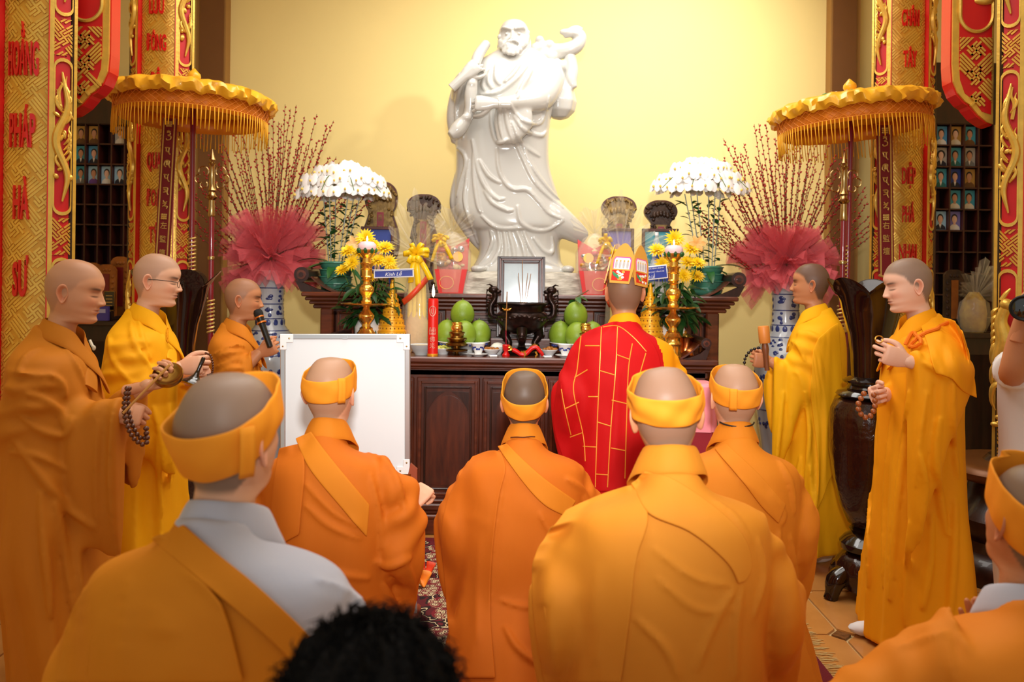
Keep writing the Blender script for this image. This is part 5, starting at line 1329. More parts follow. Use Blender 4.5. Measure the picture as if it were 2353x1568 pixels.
    for zz, e in ((0, 1.0), (.03, .985), (.055, 1.0), (.085, .965), (.11, .975), (.135, .93), (.152, .90), (.16, .82)):
        l, r = q(1042, 675)[0], q(1347, 675)[0]; cx = (l + r) / 2; hw = (r - l) / 2 * e
        rr = 1 + .03 * np.sin(5 * th + zz * 40) + .02 * np.sin(11 * th + zz * 90)
        rows.append(np.stack([cx + hw * np.sign(np.cos(th)) * np.abs(np.cos(th)) ** .5 * (1 + .01 * np.sin(9 * th + zz * 70)), .30 * e * np.sign(np.sin(th)) * np.abs(np.sin(th)) ** .5 * rr, np.full(64, zz)], 1))
    MB().loft(np.array(rows)).build('rock_base', M_rock, o)
statue()

# ------------------------------------------------------------------ floor vases of willow beside the altar
M_vase = mat('pale_porcelain', 'c9ccd0', .15, coat=.7, var=.06, vscale=3)
M_vblue = mat('cobalt_pattern', '232a5e', .2, coat=.5, col2='4a5590', vscale=20)
M_branch = mat('branch_bark', '5d3018', .6); M_bud = mat('red_bud', 'a8161c', .45)
M_tulle = mat('red_tulle', 'ee6e74', .6, alpha=.42, sheen=.4, bump=.3, bscale=60)
def willow(px, d, side, tips, seed):
    r = np.random.default_rng(seed); x, _ = PXZ(px, 640, d)
    v = empty('floor_vase', (x, d, 0), 0, 'tall blue and white floor vase %s of the altar' % side, 'vase', 'porcelain floor vases')
    pr = [(.14, 0), (.15, .02), (.13, .06), (.135, .15), (.165, .35), (.20, .58), (.225, .80), (.225, .95), (.20, 1.06), (.15, 1.14), (.108, 1.20), (.098, 1.28), (.095, 1.40), (.105, 1.50), (.135, 1.58), (.15, 1.61), (.14, 1.61), (.09, 1.5)]
    MB().lathe(pr, 44).build('vase_body', M_vase, v)
    R = lambda z: float(np.interp(z, [p[1] for p in pr[:15]], [p[0] for p in pr[:15]]))
    b = MB()
    for z0, n, kind in ((1.22, 12, 0), (1.30, 7, 1), (1.42, 7, 1), (1.10, 14, 2), (1.02, 12, 1), (.86, 14, 1), (.70, 14, 1), (.52, 12, 2)):
        for j in range(n):
            a = 2 * PI * j / n + z0; rr = R(z0) + .001
            if kind == 0: b.ell((rr * math.cos(a), rr * math.sin(a), z0), (.003, .018, .026), 8, 5, Matrix.Rotation(a, 3, 'Z'))
            else:
                for q in range(4):
                    aa = a + r.uniform(-.16, .16); zz = z0 + r.uniform(-.04, .04); rq = R(zz) + .0005
                    b.ell((rq * math.cos(aa), rq * math.sin(aa), zz), (.003, r.uniform(.01, .022), r.uniform(.008, .02)), 7, 5, Matrix.Rotation(aa, 3, 'Z'))
    for z0 in (1.16, 1.25, 1.36, 1.48, .98, .78, .62):
        th = np.linspace(0, 2 * PI, 41); rr = R(z0) + .0005; b.tube([(rr * math.cos(a), rr * math.sin(a), z0) for a in th], .004, 5, caps=False)
    b.build('cobalt_glaze', M_vblue, v)
    o = empty('willow_arrangement', (x, d, 1.40), 0, 'red budded branches with red tulle standing in the %s floor vase' % side, 'flowers', 'red willow arrangements')
    bud = MB().ell((0, 0, .006), (.0065, .0065, .010), 7, 5)
    for i, (tx, ty) in enumerate(tips):
        tp = P(tx, ty, d + r.uniform(-.22, .2)); tp = np.array([tp.x - x, tp.y - d, tp.z - 1.40])
        p0 = np.array([r.uniform(-.04, .04), r.uniform(-.04, .04), .0]); p1 = np.array([tp[0] * .22, tp[1] * .3, tp[2] * .3]); p2 = np.array([tp[0] * .68, tp[1] * .75, tp[2] * .70]) + r.uniform(-.02, .02, 3)
        c = crs([p0, p1, p2, tp], 22); b = MB().tube(c, np.linspace(.0045, .0018, 22), 5)
        n = int(24 + 10 * r.random())
        for j in range(n):
            t = .28 + .71 * (j + r.random() * .6) / n; k = t * 21; q = c[int(k)] + (c[min(int(k) + 1, 21)] - c[int(k)]) * (k - int(k))
            dv = Vector(c[min(int(k) + 1, 21)] - c[max(int(k) - 1, 0)]).normalized(); an = j * 2.4; side_ = dv.orthogonal().normalized(); side_.rotate(Matrix.Rotation(an, 3, dv))
            M = (dv * .8 + side_ * .8).normalized().to_track_quat('Z', 'Y').to_matrix(); sc = r.uniform(.75, 1.15)
            b.add([M @ (Vector(vv) * sc) + Vector(q) + side_ * .003 for vv in bud.v], bud.f, 1)
        b.build('branch', [M_branch, M_bud], o)
    for i in range(64):
        a = r.uniform(0, 2 * PI); el = r.uniform(-.6, 1.25); rad = r.uniform(.28, .46); G = []
        dv = np.array([math.cos(a) * math.cos(el), math.sin(a) * math.cos(el) * .8, math.sin(el)]); sd = np.cross(dv, (0, 0, 1)); sd /= np.linalg.norm(sd); nn = np.cross(sd, dv)
        ph = r.uniform(0, 6)
        for ii in range(7):
            t = ii / 6; row = []
            for jj in range(13):
                u = jj / 12 * 2 - 1
                row.append(np.array([0, 0, .30]) + dv * rad * t * (1 - .15 * u * u) + sd * u * .16 * t ** .8 + nn * (.06 * t * math.sin(5 * u + ph) + .04 * t * math.sin(11 * u + 2 * ph + 3 * t) - .06 * t * t))
            G.append(row)
        MB().grid(np.array(G)).build('tulle', M_tulle, o)
r_ = np.random.default_rng(11)
def fan(cx, cy, spread, h0, h1, n):
    out = []
    for i in range(n):
        a = -spread + 2 * spread * (i + r_.random() * .8) / n; L = r_.uniform(h0, h1) * (1 - .10 * abs(a)); out.append((cx + L * math.sin(a), cy - L * math.cos(a)))
    return out
willow(622, 5.95, 'left', fan(622, 620, 1.05, 250, 330, 40) + fan(625, 620, .5, 290, 400, 18) + [(655, 240), (668, 250), (700, 268), (728, 262), (752, 285), (640, 280), (610, 300), (780, 372), (515, 470), (480, 520)], 5)
willow(1806, 5.9, 'right', fan(1806, 640, 1.1, 240, 330, 42) + fan(1800, 640, .55, 280, 380, 18) + [(1733, 285), (1760, 285), (1700, 350), (1668, 380), (1660, 520), (1690, 590), (1805, 255), (1640, 500), (1930, 470)], 6)

# ------------------------------------------------------------------ parasols, staffs, banners
M_sat = mat('yellow_satin', 'f9b62a', .3, sheen=.3, coat=.1, var=.12, vscale=10, bump=.3, bscale=18)
M_net = mat('net_gold', 'e0862a', .5); M_tas = mat('tassel_yellow', 'f2ae1c', .45); M_lin = mat('parasol_lining', 'e8871a', .5, sheen=.2)
M_pole = mat('pole_maroon', '7c1422', .25, coat=.4); M_silv = mat('staff_silver', 'b89a68', .22, 1.0)
M_ban = mat('banner_maroon', '7a0f1c', .55, sheen=.3); M_bang = mat('banner_gold', 'd8b465', .35, .5, bump=.4, bscale=90)
M_emb = [mat('embroidery_%d' % i, c, .5) for i, c in enumerate(('3a6aa8', 'd0483a', '4a9a5a', 'e8d8b0'))]
def parasol(px, py_rim, d, pole_px, side, tilt):
    x, zr = PXZ(px, py_rim, d); pxx, _ = PXZ(pole_px, 600, d)
    o = empty('parasol', (x, d, 0), 0, 'yellow satin fringed parasol on a maroon pole, %s of the altar' % side, 'parasol', 'yellow ceremonial parasols')
    R = .50; n = 240; th = np.linspace(0, 2 * PI, n, endpoint=False)
    top = empty('canopy_frame', (0, 0, zr), parent=o); top.rotation_euler = (0, math.radians(tilt), 0)
    G = []
    for r, z, wv in ((.012, .118, 0), (.06, .116, 0), (.2, .103, 0), (.36, .08, .15), (.45, .06, .5), (.49, .04, .9), (.50, .015, 1), (.49, -.015, 1), (.47, -.028, .8), (.455, -.02, .4), (.30, .03, 0), (.02, .06, 0)):
        w_ = 1 + wv * (.016 * np.sin(30 * th + z * 90) + .016 * np.sin(17 * th + 1 + z * 40) + .012 * np.sin(43 * th + z * 120)); zz = z + wv * (.010 * np.sin(19 * th) + .007 * np.sin(37 * th + 1))
        G.append(np.stack([r * w_ * np.cos(th), r * w_ * np.sin(th), zz], 1))
    MB().loft(np.array(G)).build('canopy', M_sat, top)
    MB().lathe([(.07, .112), (.06, .122), (.03, .13), (.022, .14), (.034, .152), (.041, .168), (.038, .186), (.022, .202), (.01, .216), (.003, .222)], 24).build('finial', M_sat, top)
    b = [MB() for _ in range(4)]
    for k in range(70):
        a = rng.uniform(0, 2 * PI); r = rng.uniform(.12, .36); z = float(np.interp(r, [.06, .2, .36, .45], [.117, .1045, .082, .062]))
        b[k % 4].ell((r * math.cos(a), r * math.sin(a), z), (rng.uniform(.008, .022), rng.uniform(.006, .012), .004), 8, 4, Matrix.Rotation(rng.uniform(0, 3), 3, 'Z'))
    for k in range(4): b[k].build('embroidery', M_emb[k], top)
    # lining skirt, diamond net and fringe
    rr = .452; b = MB(); G = [np.stack([(rr - .02) * np.cos(th) * (1 + .01 * np.sin(24 * th)), (rr - .02) * np.sin(th) * (1 + .01 * np.sin(24 * th)), np.full(n, z)], 1) for z in (-.01, -.115)]
    me = eval_mods(b.grid(np.array(G), closed_u=True).mesh('lining', M_lin), [('SOLIDIFY', dict(thickness=.002))]); link('lining_skirt', me, top)
    b = MB(); m = 56
    for k in range(m):
        for s in (-1, 1):
            pts = [(rr * math.cos(2 * PI * (k + s * t * 2.0) / m), rr * math.sin(2 * PI * (k + s * t * 2.0) / m), -.02 - .075 * t) for t in np.linspace(0, 1, 5)]
            b.tube(pts, .0022, 4, caps=False)
    for z in (-.02, -.095): b.tube([(rr * math.cos(a), rr * math.sin(a), z) for a in np.linspace(0, 2 * PI, 64)], .003, 5, caps=False)
    t = b.build('diamond_net', M_net, top); t['kind'] = 'stuff'
    fm = MB().tube([(0, 0, 0), (.002, 0, -.06), (0, 0, -.13)], [.0036, .0028, .0034], 6).mesh('tassel', M_tas)
    for k in range(118):
        a = 2 * PI * k / 118; link('tassel', fm, top, (rr * math.cos(a), rr * math.sin(a), -.095), (rng.uniform(-.05, .05), rng.uniform(-.05, .05), a), (1, 1, rng.uniform(.9, 1.12)))
    b = MB().tube([(pxx - x, 0, .04), (pxx - x, 0, zr - .1), (0, 0, zr + .10)] if abs(pxx - x) > .05 else [(pxx - x, 0, .04), (0, 0, zr + .1)], .017, 12); b.build('pole', M_pole, o)
    for z0, z1 in ((.98, 1.12), (1.52, 1.80), (1.25, 1.3)):
        pts = []; nn = 160
        for k in range(nn): t = k / (nn - 1); pts.append((pxx - x + .0185 * math.cos(t * 70), .0185 * math.sin(t * 70), z0 + (z1 - z0) * t))
        MB().tube(pts, .006, 5).build('gold_wrap', M_bang, o)
    MB().lathe([(.16, 0), (.17, .02), (.12, .04), (.05, .06), (.03, .1), (.022, .12)], 24, (pxx - x, 0, 0)).build('stand', M_dark, o)
parasol(444, 238, 4.95, 441, 'left', 1.2)
parasol(1957, 262, 4.95, 1940, 'right', -4.5)
def dharma_staff(px, py, d, pxb, side):
    x, zt = PXZ(px, py, d); xb, _ = PXZ(pxb, 800, d)
    o = empty('ringed_staff', (xb, d, 0), 0, 'maroon staff with silver ringed finial beside the %s parasol pole' % side, 'staff', 'ringed staffs'); dx = x - xb
    MB().tube([(0, 0, .02), (dx, 0, zt - .34)], .016, 12).build('pole', M_pole, o)
    MB().lathe([(.018, -.36), (.022, -.35), (.018, -.30), (.017, -.26), (.03, -.25), (.034, -.24), (.02, -.225), (.017, -.21), (.026, -.2), (.018, -.18), (.014, -.06), (.02, -.05), (.026, -.04), (.012, -.03), (.02, -.015), (.014, .0), (.006, .03), (.002, .05)], 18, (dx, 0, zt)).build('finial', M_silv, o)
    for s in (-1, 1):
        for q, (c, r) in enumerate((((.052, -.085), .030), ((.078, -.13), .026), ((.05, -.165), .022))):
            a0, a1 = ((.3, 3.9), (-1.6, 1.7), (-3.4, .4))[q]
            MB().tube([(dx + s * (c[0] + r * math.cos(a)), 0, zt + c[1] + r * math.sin(a)) for a in np.linspace(a0 - .5, a1, 16)], .0042, 6).build('ring', M_silv, o)
    for z0, z1 in ((.9, 1.05), (1.20, 1.42)):
        pts = [(.018 * math.cos(t * 60) + dx * .5, .018 * math.sin(t * 60), z0 + (z1 - z0) * t) for t in np.linspace(0, 1, 140)]; MB().tube(pts, .006, 5).build('gold_wrap', M_bang, o)
    MB().lathe([(.02, zt - .62), (.022, zt - .605), (.02, zt - .60)], 14, (dx * .8, 0, 0)).build('band', M_silv, o)
    MB().lathe([(.14, 0), (.15, .02), (.1, .04), (.03, .06), (.02, .1)], 24).build('stand', M_dark, o)
dharma_staff(488, 362, 4.75, 484, 'left')
dharma_staff(1940, 370, 4.70, 1928, 'right')
GLYPH = [[[(-.3, .9), (.1, 1.0), (.25, .7), (-.1, .5), (.35, .35), (.3, -.1), (-.2, -.25), (-.35, .0)], [(-.05, 1.25), (.05, 1.3)], [(-.3, 1.15), (.3, 1.12)]],
         [[(-.45, .7), (.35, .7)], [(.2, .7), (.15, .0), (.45, -.4)], [(-.3, .65), (-.15, .1), (.15, .05)], [(-.3, .1), (-.15, .35)]],
         [[(-.4, .6), (-.1, .85), (.35, .75), (.3, .1), (.5, -.35)], [(-.35, .6), (-.45, .1), (-.1, -.2)], [(-.1, .75), (-.1, .05)], [(.1, .75), (.1, .05)]],
         [[(-.45, .75), (.1, .7)], [(.3, .85), (.2, .1), (.5, -.4)], [(-.3, .7), (-.2, .2), (.2, .15)]],
         [[(-.4, .75), (.3, .75), (.25, .1), (.45, -.35)], [(-.3, .5), (.2, .4)], [(-.35, .05), (.25, .25)]],
         [[(-.3, .9), (.0, .6), (.35, .8)], [(-.35, .45), (.2, .5), (-.1, .1), (.4, .0), (.3, -.35)], [(-.35, -.05), (-.1, .15)]]]
def banner(px, d, w_px, ytop, ybot, chars, side, skew):
    x, zt = PXZ(px, ytop, d); xb, zb = PXZ(px + skew, ybot, d); s = F / d; W = w_px / s; H = zt - zb
    o = empty('hanging_banner', (x, d, zt), 0, 'narrow maroon embroidered banner with gold edges hanging below the %s parasol' % side, 'banner', 'maroon hanging banners'); o.rotation_euler = (0, math.atan2(xb - x, -H) * -1 + PI if False else -math.atan2(x - xb, H), 0)
    MB().box((0, 0, -H / 2), (W, .006, H)).build('cloth', M_ban, o, smooth=False)
    for s_ in (-1, 1):
        MB().box((s_ * W * .36, -.005, -H / 2), (W * .085, .005, H)).build('gold_edge', M_bang, o, smooth=False)
    for t in (.02, .60):
        b = MB()
        for k in range(9): b.ell(((k % 3 - 1) * W * .13, -.008, -H * (t + .016) + (k // 3 - 1) * W * .13), (W * .08, .006, W * .08), 7, 5)
        b.build('gold_flower', M_bang, o)
    for k, g in enumerate(GLYPH):
        b = MB()
        for st in g: b.tube([(u * W * .42, -.006, -H * (.115 + .085 * k) + (v - .3) * W * .42) for u, v in st], .0042, 5, smooth=len(st) * 4)
        b.build('lettering', M_bang, o)
    for k, ch in enumerate(chars): text_on(ch, W * .46, W * .44, M_bang, o, (0, -.0065, -H * (.67 + .085 * k)), off=.004)
    MB().tube([(-W * .5, 0, -H), (0, -.01, -H - .02), (W * .5, 0, -H)], .008, 6).build('bottom_trim', M_bang, o)
banner(391, 5.06, 34, 272, 640, '左監壇', 'left', 12)
banner(2032, 5.06, 36, 288, 632, '右監壇', 'right', -13)

# ------------------------------------------------------------------ big turned wooden vases
M_black = mat('black_lacquer', '1a0e0b', .14, coat=.7, var=.2, vscale=6)
M_carv = mat('carved_lacquer', '2a120c', .2, coat=.5, bump=.9, bscale=22)
def wooden_vase(px, d, side, rz):
    x, _ = PXZ(px, 660, d)
    o = empty('wooden_vase', (x, d, 0), rz, 'tall black lacquered wooden vase with a petal mouth, %s side' % side, 'vase', 'tall lacquered wooden vases')
    n = 72; th = np.linspace(0, 2 * PI, n, endpoint=False); G = []
    for z, r, pt in ((1.08, .085, 0), (1.12, .088, 0), (1.2, .092, 0), (1.3, .105, .0), (1.40, .13, .15), (1.48, .148, .5), (1.53, .178, .9), (1.545, .192, 1.0), (1.537, .189, 1.0), (1.50, .15, .6), (1.42, .12, .2), (1.30, .08, 0)):
        lob = np.abs(np.sin(2.5 * th)) ** .8; rr = r * (1 + pt * .20 * (lob - .5)); zz = z + pt * .075 * (lob - .6)
        G.append(np.stack([rr * np.cos(th), rr * np.sin(th), zz], 1))
    MB().loft(np.array(G)).build('neck', M_black, o)
    MB().lathe([(.12, .98), (.15, .99), (.16, 1.0), (.15, 1.015), (.11, 1.03), (.10, 1.05), (.125, 1.06), (.13, 1.07), (.10, 1.085), (.08, 1.09)], 40).build('collar', M_black, o)
    MB().lathe([(.06, .34), (.075, .35), (.10, .37), (.135, .45), (.165, .58), (.182, .72), (.186, .84), (.182, .93), (.165, .97), (.13, .985)], 44, fn=lambda t, z: 1 + .02 * np.sin(9 * t + 25 * z) * np.sin(5 * t - 31 * z)).build('body', M_carv, o)
    MB().lathe([(.10, .22), (.13, .24), (.135, .27), (.11, .30), (.08, .32), (.09, .335), (.07, .35)], 40).build('waist_ring', M_black, o)
    MB().lathe([(.13, .05), (.15, .10), (.15, .17), (.12, .21), (.09, .225)], 40, fn=lambda t, z: 1 + .03 * np.sin(10 * t)).build('foot', M_carv, o)
    for k in range(5):
        a = 2 * PI * k / 5 + .3; MB().tube([(.10 * math.cos(a), .10 * math.sin(a), .13), (.17 * math.cos(a), .17 * math.sin(a), .09), (.19 * math.cos(a), .19 * math.sin(a), .03), (.2 * math.cos(a), .2 * math.sin(a), .0)], [.05, .05, .035, .035], 10, smooth=12).build('leg', M_black, o)
wooden_vase(2002, 3.87, 'right', .5)
wooden_vase(404, 3.88, 'left', 2.2)

# ------------------------------------------------------------------ carpet
def carpet_mat():
    m = bpy.data.materials.new('persian_carpet'); m.use_nodes = True; nt = m.node_tree; b = nt.nodes['Principled BSDF']; b.inputs['Roughness'].default_value = .9
    tc = nt.nodes.new('ShaderNodeTexCoord'); N = nt.nodes.new
    def vor(scale, feat='F1'):
        v = N('ShaderNodeTexVoronoi'); v.inputs['Scale'].default_value = scale; v.feature = feat; v.voronoi_dimensions = '2D'; nt.links.new(tc.outputs['Object'], v.inputs['Vector']); return v
    ns = N('ShaderNodeTexNoise'); ns.inputs['Scale'].default_value = 9; nt.links.new(tc.outputs['Object'], ns.inputs['Vector'])
    v1 = vor(30); v2 = vor(7)
    def ramp(src, stops):
        r = N('ShaderNodeValToRGB'); r.color_ramp.interpolation = 'CONSTANT'
        while len(r.color_ramp.elements) < len(stops): r.color_ramp.elements.new(.5)
        for e, (p, c) in zip(r.color_ramp.elements, stops): e.position = p; e.color = lin(c) + (1,)
        nt.links.new(src, r.inputs[0]); return r
    cream, red, dk = 'd8c49a', '7a1220', '230c0e'
    r1 = ramp(v1.outputs['Distance'], [(0, dk), (.10, cream), (.30, dk), (.36, red), (.47, cream), (.52, red)])
    r2 = ramp(ns.outputs[0], [(0, '5e0e1a'), (.44, dk), (.5, cream), (.52, dk), (.56, '6a1020')])
    mx = N('ShaderNodeMix'); mx.data_type = 'RGBA'; mk = N('ShaderNodeMath'); mk.operation = 'GREATER_THAN'; mk.inputs[1].default_value = .46
    nt.links.new(v2.outputs['Distance'], mk.inputs[0]); nt.links.new(mk.outputs[0], mx.inputs['Factor']); nt.links.new(r1.outputs[0], mx.inputs['A']); nt.links.new(r2.outputs[0], mx.inputs['B'])
    nt.links.new(mx.outputs['Result'], b.inputs['Base Color']); return m
o = empty('carpet', (0, 2.6, 0), 0, 'dark red and cream patterned carpet with fringed edge in front of the altar', 'carpet')
MB().box((0, 0, .006), (2.24, 4.1, .010)).build('field', carpet_mat(), o, smooth=False)
M_cr = mat('carpet_red', '6a0e1c', .9, bump=.3, bscale=200); M_cc = mat('carpet_cream', 'c8b48c', .9)
for s in (-1, 1):
    MB().box((s * 1.17, 0, .0065), (.09, 4.1, .011)).build('border', M_cr, o, smooth=False)
    MB().box((s * 1.105, 0, .0063), (.012, 4.1, .0112)).build('border_line', M_cc, o, smooth=False)
    MB().box((s * .93, 0, .0063), (.012, 4.1, .0112)).build('border_line', M_cc, o, smooth=False)
    b = MB(); bb = MB()
    for k in range(84):
        y = -2.02 + k * .0485; b.box((s * 1.06, float(y), .0062), (.03, .028, .0114)); bb.ell((s * (1.0 - .0), y, .0115), (.022, .017, .0012), 8, 4)
    b.build('border_blocks', M_cc, o, smooth=False)['kind'] = 'stuff'; bb.build('border_rosettes', M_cc, o)['kind'] = 'stuff'
    b = MB()
    for k in range(420):
        y = -2.04 + k * .00972; a = rng.uniform(-.35, .35); L = rng.uniform(.06, .10); x0 = s * 1.212
        b.add([(x0, y, .004), (x0, y + .004, .004), (x0 + s * L, y + L * a + .004, .003), (x0 + s * L, y + L * a, .003)], [(0, 1, 2, 3)])
    b.build('fringe', mat('fringe_tan', 'bda368', .9), o, smooth=False)['kind'] = 'stuff'
MB().box((0, 2.03, .0065), (2.3, .06, .011)).build('border', M_cr, o, smooth=False)
MB().box((0, -2.03, .0065), (2.3, .06, .011)).build('border', M_cr, o, smooth=False)

# ------------------------------------------------------------------ whiteboard on its easel
M_alu = mat('aluminium', 'c4c8ca', .3, .7); M_wb = mat('whiteboard', 'e6ebee', .18, coat=.4); M_plas = mat('white_plastic', 'eef0f0', .35)
dW = 3.35; s = F / dW; x0, zt = PXZ(654, 766, dW); x1, _ = PXZ(951, 770, dW); W = x1 - x0; Hh = .60
o = empty('whiteboard', ((x0 + x1) / 2, dW, 0), 0, 'aluminium framed whiteboard on an easel in front of the altar, blank', 'whiteboard'); o.rotation_euler = (0, -.012, 0)
MB().box((0, 0, zt - Hh / 2), (W - .03, .012, Hh - .03)).build('panel', M_wb, o, smooth=False)
b = MB(); rect_frame(b, 0, zt - Hh / 2, W, Hh, .022, -.012, .012); b.build('frame', M_alu, o, smooth=False)
for sx in (-1, 1):
    for sz in (0, 1):
        zz = zt - .018 if sz == 0 else zt - Hh + .018; b = MB(); b.box((sx * (W / 2 - .028), -.013, zz), (.056, .006, .036), bev=.002); b.box((sx * (W / 2 - .014), -.0131, zz + (-.024 if sz == 0 else .024)), (.028, .006, .05), bev=.002)
        c = b.build('corner_cap', M_plas, o, smooth=False)
        for dx, dz in ((.04, 0), (.013, -.034 if sz == 0 else .034)):
            MB().ell((sx * (W / 2 - dx), -.0165, zz + dz), (.004, .002, .004), 8, 5).build('screw', M_silv, c)
MB().box((0, -.013, zt - .014), (.02, .005, .016)).build('clip', M_alu, o, smooth=False)
M_eas = mat('easel_wood', '9a4a30', .4, coat=.2)
xr = W / 2 + .004
MB().prism([(xr - .01, zt - .595), (xr - .01, zt - .72), (xr + .028, zt - .72), (xr + .028, zt - .575), (xr + .0, zt - .55)], -.02, .0).build('side_bracket', M_eas, o, smooth=False)
MB().box((xr - .02, -.022, zt - .605), (.045, .003, .022)).build('hinge_plate', M_silv, o, smooth=False)
b = MB()
for ss in (1, -1):
    prof = [(.028, zt - .70), (.04, zt - .78), (.058, zt - .83), (.062, zt - .87), (.052, zt - .92), (.05, zt - .96), (.06, .11), (.0, .11), (.0, zt - .60)]
    MB().prism([(ss * (W / 2 - .03 + a), z) for a, z in prof], -.012, .006).build('curved_leg', mat('easel_grey', 'c2c6c8', .4), o, smooth=False)
    MB().box((ss * (W / 2 + .0), -.02, .055), (.07, .24, .11), bev=.01).build('foot_block', M_eas, o, smooth=False)
MB().box((0, .0, .06), (W - .06, .03, .05)).build('cross_bar', M_eas, o, smooth=False)
# bits of paper flowers on the carpet
for px, py, c, lb, sc in ((982, 1320, 'e8481c', 'red orange folded petal on the carpet beside the easel foot', 1.0), (970, 1345, 'f08a20', 'orange folded petal on the carpet nearest the camera', 1.1)):
    d = CZ / ((py + 12 - CY) / F); x, _ = PXZ(px, py, d); b = MB(); G = []
    for i in range(8):
        t = i / 7; G.append([(.045 * (u) * math.sin(PI * (t * .8 + .15)), .05 * (t - .5), .004 + .045 * u * u + .02 * t) for u in np.linspace(-1, 1, 9)])
    me = eval_mods(b.grid(np.array(G) * sc).mesh('petal', mat('petal_' + c, c, .5)), [('SOLIDIFY', dict(thickness=.003))]); link('paper_petal', me, None, (x, d, .012), (0, 0, .5), label=lb, cat='petal')
# pink draped stand ahead of the red robed person
x, _ = PXZ(1592, 900, 3.36); zt = CZ - (878 - CY - 5) / F * 3.36
o = empty('draped_stand', (x, 3.36, 0), 0, 'small stand draped in pink satin over dark red velvet, behind the kneeling rows', 'stand')
MB().box((0, 0, (zt - .16) / 2), (.15, .16, zt - .16), bev=.01).build('velvet_skirt', mat('red_velvet', '8a0c1e', .6, sheen=.6), o, smooth=False)
b = MB(); G = []; th = np.linspace(0, 2 * PI, 60, endpoint=False)
for z, e, wv in ((zt, .02, 0), (zt, .85, 0), (zt - .012, 1.0, 0), (zt - .06, 1.03, .5), (zt - .14, 1.05, 1), (zt - .20, 1.06, 1.2)):
    rr = e * (1 + .03 * wv * np.sin(13 * th)); G.append(np.stack([.085 * rr * np.sign(np.cos(th)) * np.abs(np.cos(th)) ** .4, .09 * rr * np.sign(np.sin(th)) * np.abs(np.sin(th)) ** .4, np.full(60, z)], 1))
b.loft(np.array(G), False); b.build('pink_satin_cloth', mat('pink_satin', 'e88a96', .3, sheen=.3), o)
# ------------------------------------------------------------------ side altars with memorial tablets
M_to = mat('tablet_orange', 'a8641e', .4, .15, col2='8a4a14', vscale=14, bump=.15, bscale=40)
M_ts = mat('tablet_strip', '7a1a18', .4)
def side_altar(side, x0, x1, d, z):
    o = empty('side_altar', ((x0 + x1) / 2, d, 0), 0, 'low dark wooden table before the %s photo cabinet, holding memorial tablets' % side, 'table', 'side altars')
    W = x1 - x0
    MB().box((0, 0, z - .02), (W, .34, .04), bev=.006).build('table_top', M_dark, o, smooth=False)
    MB().box((0, .02, z - .10), (W - .06, .28, .12)).build('apron', M_dark, o, smooth=False)
    for sx in (-1, 1):
        for sy in (-1, 1): MB().box((sx * (W / 2 - .05), sy * .12, (z - .04) / 2), (.06, .06, z - .04), bev=.006).build('leg', M_dark, o, smooth=False)
def plaque(px, ptop, d, w, z, label, m, m2):
    x, zt = PXZ(px, ptop, d); H = max(.1, zt - z)
    o = empty('memorial_tablet', (x, d, z), 0, label, 'tablet', 'memorial tablets on the side altars')
    MB().box((0, 0, .015), (w * 1.15, .07, .03), bev=.005).build('foot', M_dark, o, smooth=False)
    MB().prism([(-w / 2, .03), (w / 2, .03), (w / 2, H - .04), (w * .36, H - .012), (w * .15, H), (-w * .15, H), (-w * .36, H - .012), (-w / 2, H - .04)], -.012, .012).build('board', m, o, smooth=False)
    MB().box((0, -.014, H * .52), (w * .34, .006, H * .62)).build('raised_strip', m2, o, smooth=False)
    b = MB()
    for k in range(14):
        s = -1 if k % 2 else 1; b.ell((s * w * .33, -.013, H * (.18 + .10 * (k // 2))), (w * .09, .006, H * .035), 7, 5, Matrix.Rotation(s * .5, 3, 'Y'))
    for k in range(3): b.ell(((k - 1) * w * .16, -.013, H * .90), (w * .1, .006, H * .03), 7, 5)
    b.build('carved_relief', m, o)['kind'] = 'stuff'
side_altar('left', -4.15, -2.95, 6.12, 1.215)
side_altar('right', 2.98, 4.15, 5.86, 1.215)
plaque(246, 608, 6.12, .15, 1.215, 'front orange carved tablet with red strip between the two left standing heads', M_to, M_ts)
plaque(278, 590, 6.2, .15, 1.215, 'taller orange carved tablet half hidden behind the yellow robed head', M_to, M_ts)
plaque(212, 604, 6.2, .14, 1.215, 'orange carved tablet partly behind the far left bald head', M_to, M_ts)
plaque(2192, 620, 5.86, .15, 1.215, 'dark carved tablet with orange strip behind the amber robed person', M_tabd, M_to)
x, _ = PXZ(252, 680, 5.99); o = empty('small_plaque', (x, 5.99, 1.215), 0, 'small black plaque with pale rim before the left orange tablets', 'plaque')
MB().box((0, 0, .15), (.085, .012, .15), bev=.004).build('plate', M_black, o, smooth=False); b = MB(); rect_frame(b, 0, .15, .085, .15, .006, -.010, -.004); b.build('pale_rim', M_silv, o, smooth=False)
for k in range(4): MB().box((0, -.0075, .19 - .025 * k), (.05, .002, .006)).build('engraved_line', M_silv, o, smooth=False)
MB().box((0, 0, .037), (.05, .05, .074), bev=.005).build('stand', M_black, o, smooth=False)
x, _ = PXZ(248, 722, 5.98); o = empty('purple_box', (x - .02, 5.98 - .045, 1.215), .1, 'small purple printed packet in front of the small black plaque', 'box')
MB().box((0, 0, .055), (.10, .03, .11), bev=.003).build('carton', mat('purple_card', '4a3c9a', .4), o, smooth=False)
MB().box((0, -.0155, .075), (.06, .002, .03)).build('printed_panel', mat('pale_print', 'b8b4d8', .4), o, smooth=False)
x, _ = PXZ(2238, 700, 5.80); o = empty('wrapped_gift', (x, 5.80, 1.215), 0, 'crumpled cellophane wrapped gift beside the right near column', 'gift')
